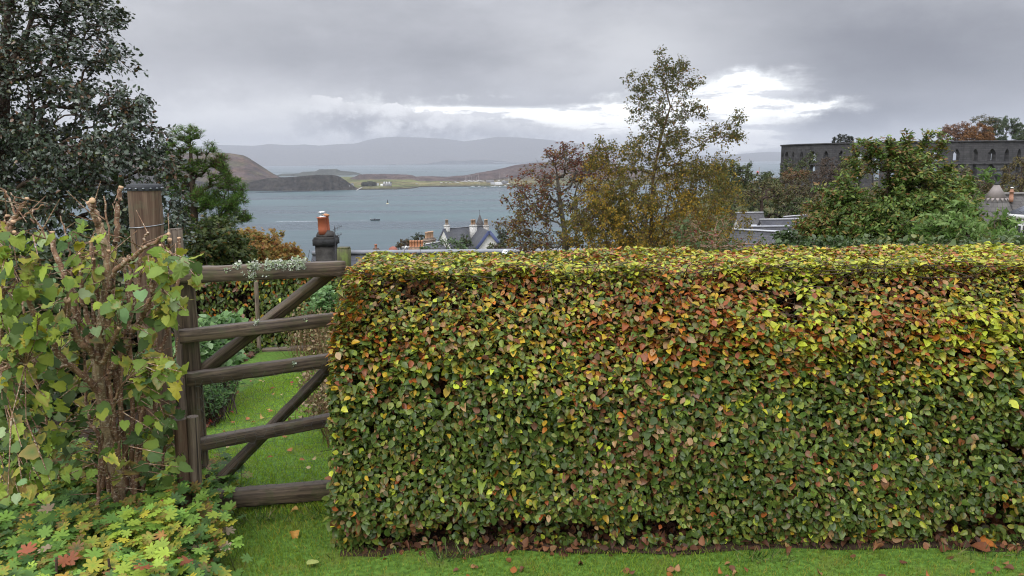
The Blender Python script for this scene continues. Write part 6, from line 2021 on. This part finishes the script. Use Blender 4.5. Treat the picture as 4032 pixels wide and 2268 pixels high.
bush('hill_bush', 'mid green rounded bush on the slope, between the olive bush and the skyline tree', 'bush', [(2960, 715, 100, 60, 24, 2), (3020, 720, 100, 40, 22, 2), (2900, 735, 100, 60, 20, 2)], 2200, .25, GRN + OLIVE[:1], (1, 2, 1, 2))
bush('hill_tree', 'weeping willow with drooping olive foliage beyond the turreted house', 'tree', [(4020, 680, 70, 70, 60, 2.2), (3990, 740, 70, 50, 60, 2), (4080, 740, 70, 80, 80, 2.5), (4060, 640, 70, 60, 40, 2)], 4200, .2, [(.13, .11, .03), (.17, .14, .04), (.09, .09, .03)], (2, 1.5, 1), tm=T_LONG, hang=.9)
bush('hill_tree', 'brown olive tree between the big willow bush and the tower foot', 'tree', [(3760, 720, 60, 90, 60, 2), (3840, 760, 60, 60, 60, 1.6), (3700, 770, 60, 80, 60, 2)], 3600, .19, [(.085, .075, .03), (.11, .085, .035), (.07, .085, .03)], (2, 1.5, 1.5))
bush('conifer', 'narrow dark cypress rising inside the tower, left of its pair', 'tree', [(3284, 556, 190, 4, 16, .3), (3284, 580, 190, 6, 16, .4)], 4000, .13, [(.02, .038, .022), (.03, .052, .03)], (1, 1), gap=0)
bush('conifer', 'broad flat topped dark conifer inside the tower', 'tree', [(3306, 553, 190, 13, 24, .8), (3330, 549, 190, 15, 20, .8), (3346, 560, 190, 13, 24, .8), (3325, 580, 190, 26, 20, 1)], 12000, .15, [(.02, .038, .022), (.03, .052, .03), (.045, .06, .03)], (2, 2, .5), gap=0)
bush('park_tree', 'pinkish brown autumn tree showing over the tower wall', 'tree', [(3770, 510, 228, 50, 24, 3), (3740, 535, 228, 40, 30, 3), (3800, 545, 228, 60, 36, 3)], 7800, .38, [(.21, .105, .06), (.26, .15, .09), (.16, .09, .05)], (2, 1, 1), gap=.22)
bush('park_tree', 'rounded orange brown tree over the tower wall, right of the pinkish one', 'tree', [(3860, 525, 224, 44, 34, 3), (3830, 550, 224, 50, 28, 3), (3885, 555, 224, 36, 26, 3)], 7800, .36, [(.23, .105, .03), (.18, .085, .03), (.28, .14, .04)], (2, 1, 1), gap=.05)
bush('park_tree', 'tallest dark olive tree over the tower wall', 'tree', [(3870, 478, 232, 44, 18, 3), (3910, 500, 232, 34, 30, 3), (3900, 545, 232, 40, 40, 3)], 6600, .38, OLIVE, (2, 1.5, .6, 1), gap=.2)
bush('park_tree', 'fresh green tree with open crown over the right end of the tower wall', 'tree', [(3960, 500, 228, 44, 32, 3), (3980, 540, 228, 36, 36, 3), (4005, 510, 228, 20, 22, 2), (3945, 555, 228, 30, 24, 2.5)], 6900, .38, [(.07, .115, .045), (.10, .15, .06), (.05, .085, .035)], (2, 1.5, 1), gap=.22)
bush('park_tree', 'dark dense tree at the right edge over the tower wall', 'tree', [(4040, 555, 226, 36, 24, 2.5), (4070, 545, 226, 40, 34, 3)], 4500, .36, GRN, (3, 1, .3), gap=.05)
bush('shore_tree', 'round dark holly left of the white villa', 'tree', [(1655, 940, 120, 30, 16, 1.2), (1640, 955, 120, 32, 16, 1.2), (1680, 955, 120, 26, 18, 1)], 2000, .2, [(.028, .05, .02), (.045, .075, .028)], (1, 1), gap=0)
bush('shore_tree', 'brown bare bush left of the round holly', 'bush', [(1600, 962, 118, 34, 14, 1), (1570, 972, 118, 30, 10, 1)], 700, .2, [(.10, .07, .035), (.07, .065, .03)], (1, 1), gap=.15)
bush('shore_tree', 'neat oval green tree in front of the white villa', 'tree', [(1828, 965, 90, 26, 26, .8), (1832, 945, 90, 18, 20, .6), (1838, 985, 90, 34, 14, .8)], 1900, .15, [(.04, .075, .025), (.06, .10, .035)], (1, 1), gap=0)
bush('shore_tree', 'dark narrow tree right of the villa gable', 'tree', [(1975, 925, 120, 22, 26, .9), (1985, 950, 120, 26, 26, .9), (1965, 900, 120, 10, 14, .5)], 1500, .2, [(.022, .036, .02), (.035, .055, .028)], (1, 1), gap=.05)
bush('shore_tree', 'grey green bush at the foot of the villa gable', 'bush', [(1950, 975, 70, 34, 20, .8), (2010, 965, 70, 50, 26, 1), (2060, 970, 70, 50, 24, 1)], 2000, .14, OLIVE[:2] + GRN[1:2], (1, 1, 1), gap=.1)
make_tree('sumac_shrub', 'pale leaved shrub rising over the slate ridge in front of the villa', 'bush', [ground_under(1760, 30), P(1760, 1000, 30), P(1758, 975, 30)], [(1760, 960, 30, 40, 14, .4), (1800, 975, 30, 30, 14, .3), (1700, 978, 30, 26, 10, .3), (1780, 990, 30, 60, 12, .4)],
          60, 14, .16, .11, [(.10, .16, .07), (.16, .23, .12), (.07, .12, .05)], (2, 1, 1), T_DIAM, M_leaf_soft, M_bark_grey, .04, rmin=.008, outward=.5)

# the rest of the slope reads as one mass of scrub
n = 60000
x = rng.uniform(25, 190, n); y = rng.uniform(48, 250, n)
k = (np.hypot(x - tc_.x, y - tc_.y) > RT + 2)
x, y = x[k], y[k]
zg = land(x, y)
pp = np.column_stack([x, y, 0 * x])
hh = 3.4 * vnoise(pp, 1 / 9.0, 4, 3) * sstep(vnoise(pp, 1 / 22.0, 6, 2), .25, .6) + .5
near = np.hypot(x - P(3020, 880, 60).x, y - 62) < 24
hh = np.where(near, hh * .25, hh)
z = zg + hh * rng.random(len(x)) ** .5 * .9
pp[:, 2] = z
nz = vnoise(pp, 1 / 7.0, 15, 3)
w_ = np.column_stack([2.2 * sstep(nz, .6, .4) + .3, 1.6 + 0 * x, 1.0 * sstep(nz, .5, .65) + .2, 1.3 * sstep(vnoise(pp, 1 / 8.0, 25, 2), .55, .68) + .1, .5 + 0 * x])
cols = pick([(.045, .065, .022), (.075, .085, .028), (.12, .115, .035), (.15, .085, .035), (.09, .065, .035)], w_, len(x), .25)
mb = MB(); leaves(mb, pp, rand_dir(len(x)) * .8 + A([0, -.3, .7]), rand_dir(len(x)), rng.uniform(.25, .6, len(x)), cols, T_DIAM, None, .6, 1.4)
o = mb.build('hillside_scrub', M_leaf_far); o['kind'] = 'stuff'; o['label'] = 'tangled autumn scrub covering the slope under the tower'

k = thing('signal_mast', 'slim mast carrying a red disc beside the tower', 'mast', tuple(P(2983, 720, 150).xy) + (-8,))
s_ = 150 / F
mb = MB(); q0, q1 = P(2984, 745, 150), P(2983, 672, 150); mb.tube([q0, q1], .10, 6, col=(.55, .55, .55)); mb.build('pole', M_plain, k)
mb = MB(); q = A(P(2983, 680, 149.8)); an = np.arange(20) * math.pi / 10
mb.slab(np.column_stack([q[0] + np.cos(an) * 4.2 * s_, np.full(20, q[1]), q[2] + np.sin(an) * 5.5 * s_]), -.06, (.62, .04, .05)); mb.build('disc', M_plain, k)
k = thing('flagpole', 'bare thin pole right of the red disc mast', 'pole', tuple(P(2990, 720, 150).xy) + (-8,))
mb = MB(); mb.tube([P(2991, 745, 150.5), P(2990, 658, 150.5)], [.11, .07], 6, col=(.30, .30, .30)); mb.build('pole', M_plain, k)

# ------------------------------------------------------------------ on and beside the water
def hull(c, L, Wd, Hh, yaw, col, deck):
    mb = MB(); fr = Frame(c, yaw)
    st = np.linspace(-.5, .5, 9)
    rows = []
    for s in st:
        wv = Wd / 2 * (1 - max(0, s * 2) ** 2.2) * (1 if s > -.45 else .85)
        sh = Hh * (1 + .35 * max(0, s * 2) ** 2)
        rows.append([fr(s * L, -wv, sh), fr(s * L * .94, -wv * .6, 0), fr(s * L * .94, wv * .6, 0), fr(s * L, wv, sh)])
    v = A(rows).reshape(-1, 3)
    f = [(i * 4 + j, (i + 1) * 4 + j, (i + 1) * 4 + j + 1, i * 4 + j + 1) for i in range(8) for j in range(3)]
    mb.add(v, [f, [(0, 1, 2, 3), (35, 34, 33, 32)]], col)
    top_ = [(i * 4, i * 4 + 3, (i + 1) * 4 + 3, (i + 1) * 4) for i in range(8)]
    mb.add(v - A([0, 0, .12 * Hh]), [top_], deck)
    return mb, fr


bp = G(1478, 868, SEA)
bt = thing('open_boat', 'dark open motor boat with standing figures leaving a white wake', 'boat', (bp.x, bp.y, SEA))
mb, fr = hull((bp.x, bp.y, SEA), 9.5, 2.8, 1.0, RAD(4), (.03, .035, .05), (.14, .14, .14)); mb.build('hull', M_plain, bt)
mb = MB(); mb.box(fr(-.4, 0, 1.3), (1.2, 1.3, 1.1), fr.yaw, (.07, .07, .08)); mb.box(fr(-.2, 0, 1.98), (.5, 1.2, .24), fr.yaw, (.12, .13, .14)); mb.build('console', M_plain, bt)
mb = MB(); mb.box(fr(-4.7, 0, 1.2), (.45, .6, 1.3), fr.yaw, (.05, .05, .055)); mb.box(fr(-4.6, 0, 1.95), (.7, .55, .35), fr.yaw, (.6, .6, .6)); mb.build('outboard_engine', M_plain, bt)
mb = MB()
for s in (-1, 1): mb.tube([fr(-3.6, s * .9, .9), fr(-3.6, s * .9, 2.6)], .05, 5, col=(.3, .3, .3))
mb.tube([fr(-3.6, -.9, 2.6), fr(-3.6, .9, 2.6)], .05, 5, col=(.3, .3, .3)); mb.build('roll_bar', M_plain, bt)


def small_person(label, pos, coat, trousers, yaw, sit=False):
    """a far-off figure as one skinned body"""
    k = thing('person', label, 'person', tuple(pos), 'people aboard the open boat')
    h = 0 if not sit else -.35
    jt = [(0, 0, .95 + h), (0, 0, 1.25 + h), (0, 0, 1.45 + h), (0, .02, 1.56 + h), (0, .03, 1.70 + h), (.2, 0, 1.42 + h), (.27, .04, 1.12 + h), (.22, .28, .98 + h), (-.2, 0, 1.42 + h), (-.27, .04, 1.12 + h), (-.22, .28, .98 + h),
          (.1, 0, .9 + h), (.12, .4 if sit else .02, .48 if not sit else .55), (.12, .42 if sit else -.02, .05), (-.1, 0, .9 + h), (-.12, .4 if sit else .02, .48 if not sit else .55), (-.12, .42 if sit else -.02, .05)]
    ed = [(0, 1), (1, 2), (2, 3), (3, 4), (2, 5), (5, 6), (6, 7), (2, 8), (8, 9), (9, 10), (0, 11), (11, 12), (12, 13), (0, 14), (14, 15), (15, 16)]
    rad = [.16, .17, .14, .065, .115, .075, .055, .045, .075, .055, .045, .10, .08, .055, .10, .08, .055]
    me = bpy.data.meshes.new('body'); me.from_pydata([Vector(j) for j in jt], ed, [])
    ob = bpy.data.objects.new('body', me); COL.objects.link(ob)
    md = ob.modifiers.new('skin', 'SKIN')
    for v_, r_ in zip(me.skin_vertices[0].data, rad): v_.radius = (r_, r_)
    me.skin_vertices[0].data[0].use_root = True
    ob.modifiers.new('sub', 'SUBSURF').levels = 1
    me.materials.append(coat); ob.parent = k; ob.location = (0, 0, 0); k.rotation_euler = (0, 0, yaw)


m, t = mat('dark_waterproofs'); out(t, t.n('ShaderNodeBsdfPrincipled', 0, None, Base_Color=(.03, .035, .05), Roughness=.7)); M_coat = m
for u_, v_, lb, si in ((-2.6, .3, 'dark clad figure standing nearest the stern of the open boat', False), (-1.3, -.3, 'dark clad figure at the console of the open boat', False), (.9, .3, 'dark clad figure seated forward of the console in the open boat', True), (2.0, -.2, 'dark clad figure seated closest to the bow of the open boat', True)):
    small_person(lb, fr(u_, v_, .45), M_coat, M_coat, fr.yaw - math.pi / 2, si)
mb = MB(); fo = [.72, .75, .76]
wl = 95; k_ = np.linspace(0, 1, 40)
rowsa = [fr(-5 - wl * s, -.9 - 2.6 * s + random.gauss(0, .12), .03 - .0) for s in k_]; rowsb = [fr(-5 - wl * s, .9 + 2.6 * s + random.gauss(0, .12), .03) for s in k_]
mb.add(np.concatenate([rowsa, rowsb]), [[(i, i + 1, 41 + i, 40 + i) for i in range(39)]], fo)
m, t = mat('foam')
pos = t.n('ShaderNodeNewGeometry'); nz_ = t.noise(pos, .6, 5, .7)
out(t, t.n('ShaderNodeMixShader', 0, None, i0=t.step(nz_, .36, .60), i1=t.n('ShaderNodeBsdfTransparent'), i2=t.n('ShaderNodeBsdfPrincipled', 0, None, Base_Color=(.42, .46, .48), Roughness=.6)))
structure(mb.build('wake', m))

bq = G(1526, 803, SEA)
k = thing('channel_buoy', 'yellow footed dark navigation buoy with a pointed top far out on the water', 'buoy', (bq.x, bq.y, SEA))
su = bq.y / F
mb = MB(); mb.lathe((bq.x, bq.y, SEA - .2), [(1.5, 0), (1.7, .4), (1.7, 1.2), (1.1, 1.7)], 14, (.62, .58, .38)); mb.build('float', M_plain, k)
mb = MB(); mb.lathe((bq.x, bq.y, SEA + 1.4), [(1.1, 0), (.75, 1.6), (.55, 3.0), (.25, 3.2)], 10, (.03, .03, .035)); mb.build('cage', M_plain, k)
mb = MB(); mb.lathe((bq.x, bq.y, SEA + 4.55), [(.08, 0), (.08, .3), (.75, .35), (.05, 1.6)], 10, (.02, .02, .025)); mb.build('topmark', M_plain, k)

# the boatyard on the island shore


def isl(px_, py_):
    """the point of the island's ground under that pixel"""
    best = None
    for d in np.arange(1450, 2500, 4.0):
        p_ = P(px_, py_, d)
        j = int(np.clip((px_ + 300) / 5, 0, len(px) - 1)); i = int(np.argmin(abs(ds - d)))
        if p_.z <= max(Z[i, j], SEA): return p_
    return G(px_, py_, SEA)


def yacht(label, px_, py_, L, mast, group, afloat=False):
    p_ = G(px_, py_, SEA) if afloat else isl(px_, py_)
    k = thing('yacht', label, 'boat', (p_.x, p_.y, p_.z), group)
    yaw = random.uniform(-.5, .5)
    mb, fr = hull((p_.x, p_.y, p_.z + (0 if afloat else 1.2)), L, L * .3, L * .13, yaw, (.78, .78, .76), (.6, .6, .58))
    mb.lathe(fr(-.02 * L, 0, L * .12), [(L * .11, 0), (L * .10, L * .06), (L * .07, L * .075)], 8, (.7, .7, .7), sx=2.0)
    mb.build('hull', M_plain, k)
    if not afloat:
        mb = MB()
        for s in (-.28, .2):
            mb.box(fr(s * L, 0, -.6), (.25, L * .26, 1.25), yaw, (.12, .10, .09))
        mb.build('cradle', M_plain, k)
    if mast:
        mb = MB(); mb.tube([fr(.05 * L, 0, L * .1), fr(.05 * L, 0, mast)], [.16, .11], 6, col=(.62, .62, .6))
        mb.tube([fr(.05 * L, 0, L * .25), fr(-.38 * L, 0, L * .24)], .09, 5, col=(.6, .6, .58)); mb.build('mast', M_plain, k)


for i, (px_, py_, L, ms) in enumerate(((1738, 722, 8, 0), (1757, 723, 7, 0), (1772, 722, 7, 0), (1793, 720, 9, 0), (1802, 722, 8, 0), (1822, 718, 11, 0), (1832, 717, 12, 15), (1838, 719, 9, 14), (1847, 716, 13, 17), (1856, 718, 10, 14), (1866, 717, 12, 16), (1876, 718, 10, 13), (1884, 716, 12, 17), (1894, 716, 11, 0), (1904, 717, 10, 0), (1640, 725, 6, 0))):
    yacht('white yacht laid up ashore in the island boatyard', px_, py_, L, ms, 'yachts laid up ashore in the boatyard')
for i, (px_, py_, L, ms) in enumerate(((1862, 736, 11, 0), (1886, 737, 9, 22), (1912, 739, 8, 0), (1938, 738, 10, 0), (1950, 736, 12, 0), (1968, 737, 9, 0), (1990, 735, 12, 0), (2005, 736, 10, 0), (2020, 737, 11, 0))):
    yacht('pale motor cruiser or yacht lying at the island pontoons', px_, py_, L, ms, 'boats at the pontoons', True)
for i, (px_, py_, ms) in enumerate(((1965, 717, 24), (1984, 717, 23), (2001, 728, 20))):
    yacht('tall masted yacht standing beside the boatyard sheds', px_, py_, 12, ms, 'tall masted yachts by the sheds')


def shed(label, px0, px1, py_, h, colr, roofc, name='boat_shed'):
    a, b = isl(px0, py_), isl(px1, py_)
    yaw = math.atan2(b.y - a.y, b.x - a.x); L = math.dist(a.xy, b.xy); c = (A(a) + A(b)) / 2
    fr = Frame(c, yaw); k = thing(name, label, 'shed' if name == 'boat_shed' else 'house', tuple(c))
    mb = MB(); mb.box(fr(0, 4, h / 2 - .5), (L, 8, h + 1), yaw, colr); mb.build('wall', M_plain, k)
    mb = MB(); roof_plane(mb, fr(-L / 2 - .3, -.3, h - .1), fr(L / 2 + .3, -.3, h - .1), fr(L / 2 + .3, 4, h + 2.2), fr(-L / 2 - .3, 4, h + 2.2), .15, roofc)
    roof_plane(mb, fr(L / 2 + .3, 8.3, h - .1), fr(-L / 2 - .3, 8.3, h - .1), fr(-L / 2 - .3, 4, h + 2.2), fr(L / 2 + .3, 4, h + 2.2), .15, roofc); mb.build('roof', M_plain, k)
    return k, fr, L


shed('long grey roofed shed behind the laid up yachts', 1915, 1945, 719, 3.5, (.2, .19, .19), (.16, .155, .16))
shed('low pale boat shed with a bright front near the pontoons', 1932, 1958, 727, 3.0, (.45, .45, .44), (.3, .3, .3))
shed('white fronted boatyard office right of the low shed', 1948, 1972, 729, 4.5, (.62, .62, .6), (.5, .5, .5))
shed('dark boat store furthest right in the boatyard', 1975, 1998, 724, 5.0, (.14, .13, .13), (.12, .12, .12))
# farmhouse with three white gables, cottage, slip and trees
k, fr, L = shed('long grey stone house with white gables standing alone on the island field', 1508, 1538, 734, 7.5, (.24, .23, .22), (.10, .10, .11), 'island_house')
for u_ in (-.33, .02, .34):
    mb = MB(); u0 = u_ * L
    mb.slab([fr(u0 - 2.2, -.5, 5.5), fr(u0 + 2.2, -.5, 5.5), fr(u0, -.5, 11.5)], .5, (.72, .72, .7)); mb.build('gable', M_plain, k)
mb = MB(); mb.box(fr(-L / 2 - 3, 3, 2.5), (6, 6, 6), fr.yaw, (.7, .7, .68)); mb.build('wing', M_plain, k)
shed('small white cottage by the shore at the slipway', 1378, 1394, 733, 3.2, (.6, .6, .58), (.10, .10, .11), 'island_cottage')
shed('tiny white building left of the stone house on the island', 1482, 1490, 731, 3.0, (.65, .65, .63), (.4, .4, .4), 'island_cottage')
a, b = isl(1426, 738), G(1404, 750, SEA)
k = thing('slipway', 'pale concrete slipway running down into the sea on the island', 'slipway', tuple((a + b) / 2))
mb = MB(); mb.beam(A(a) + A([0, 0, .6]), A(b) + A([0, 0, .3]), 3.0, .8, seg=4, col=(.34, .33, .31)); mb.build('ramp', M_stone, k)
k = thing('pontoon', 'dark floating pontoon line off the boatyard', 'pontoon', tuple(G(1930, 742, SEA)))
mb = MB(); mb.beam(A(G(1845, 741, SEA)) + A([0, 0, .4]), A(G(2030, 739, SEA)) + A([0, 0, .4]), 3, .8, seg=2, col=(.06, .06, .06)); mb.build('deck', M_plain, k)
for i, (px_, py_, rx_, rz_, lb) in enumerate(((1435, 734, 14, 10, 'dark tree clump end nearest the slipway on the island'), (1455, 733, 18, 12, 'highest part of the dark trees beside the slipway'), (1473, 732, 12, 9, 'dark tree nearest the white building beside the stone house'))):
    p_ = isl(px_, py_); s_ = p_.y / F
    k = thing('island_tree', lb, 'tree', tuple(p_))
    n = 900; d = rand_dir(n) * rng.random((n, 1)) ** .4; q = A(p_) + d * A([rx_ * s_, rx_ * s_ * .8, rz_ * s_]) + A([0, 0, rz_ * s_ * .8]); q = q[q[:, 2] > p_.z]
    mb = MB(); leaves(mb, q, rand_dir(len(q)) + A([0, 0, .7]), rand_dir(len(q)), rng.uniform(1.0, 2.0, len(q)), pick([(.035, .045, .025), (.06, .06, .03)], A([2, 1]), len(q)), T_DIAM, None, .5, 1.5); mb.build('crown', M_leaf_far, k)
    mb = MB(); mb.tube([p_, p_ + Vector((0, 0, rz_ * s_))], [.5, .2], 6); mb.build('trunk', M_twig, k)
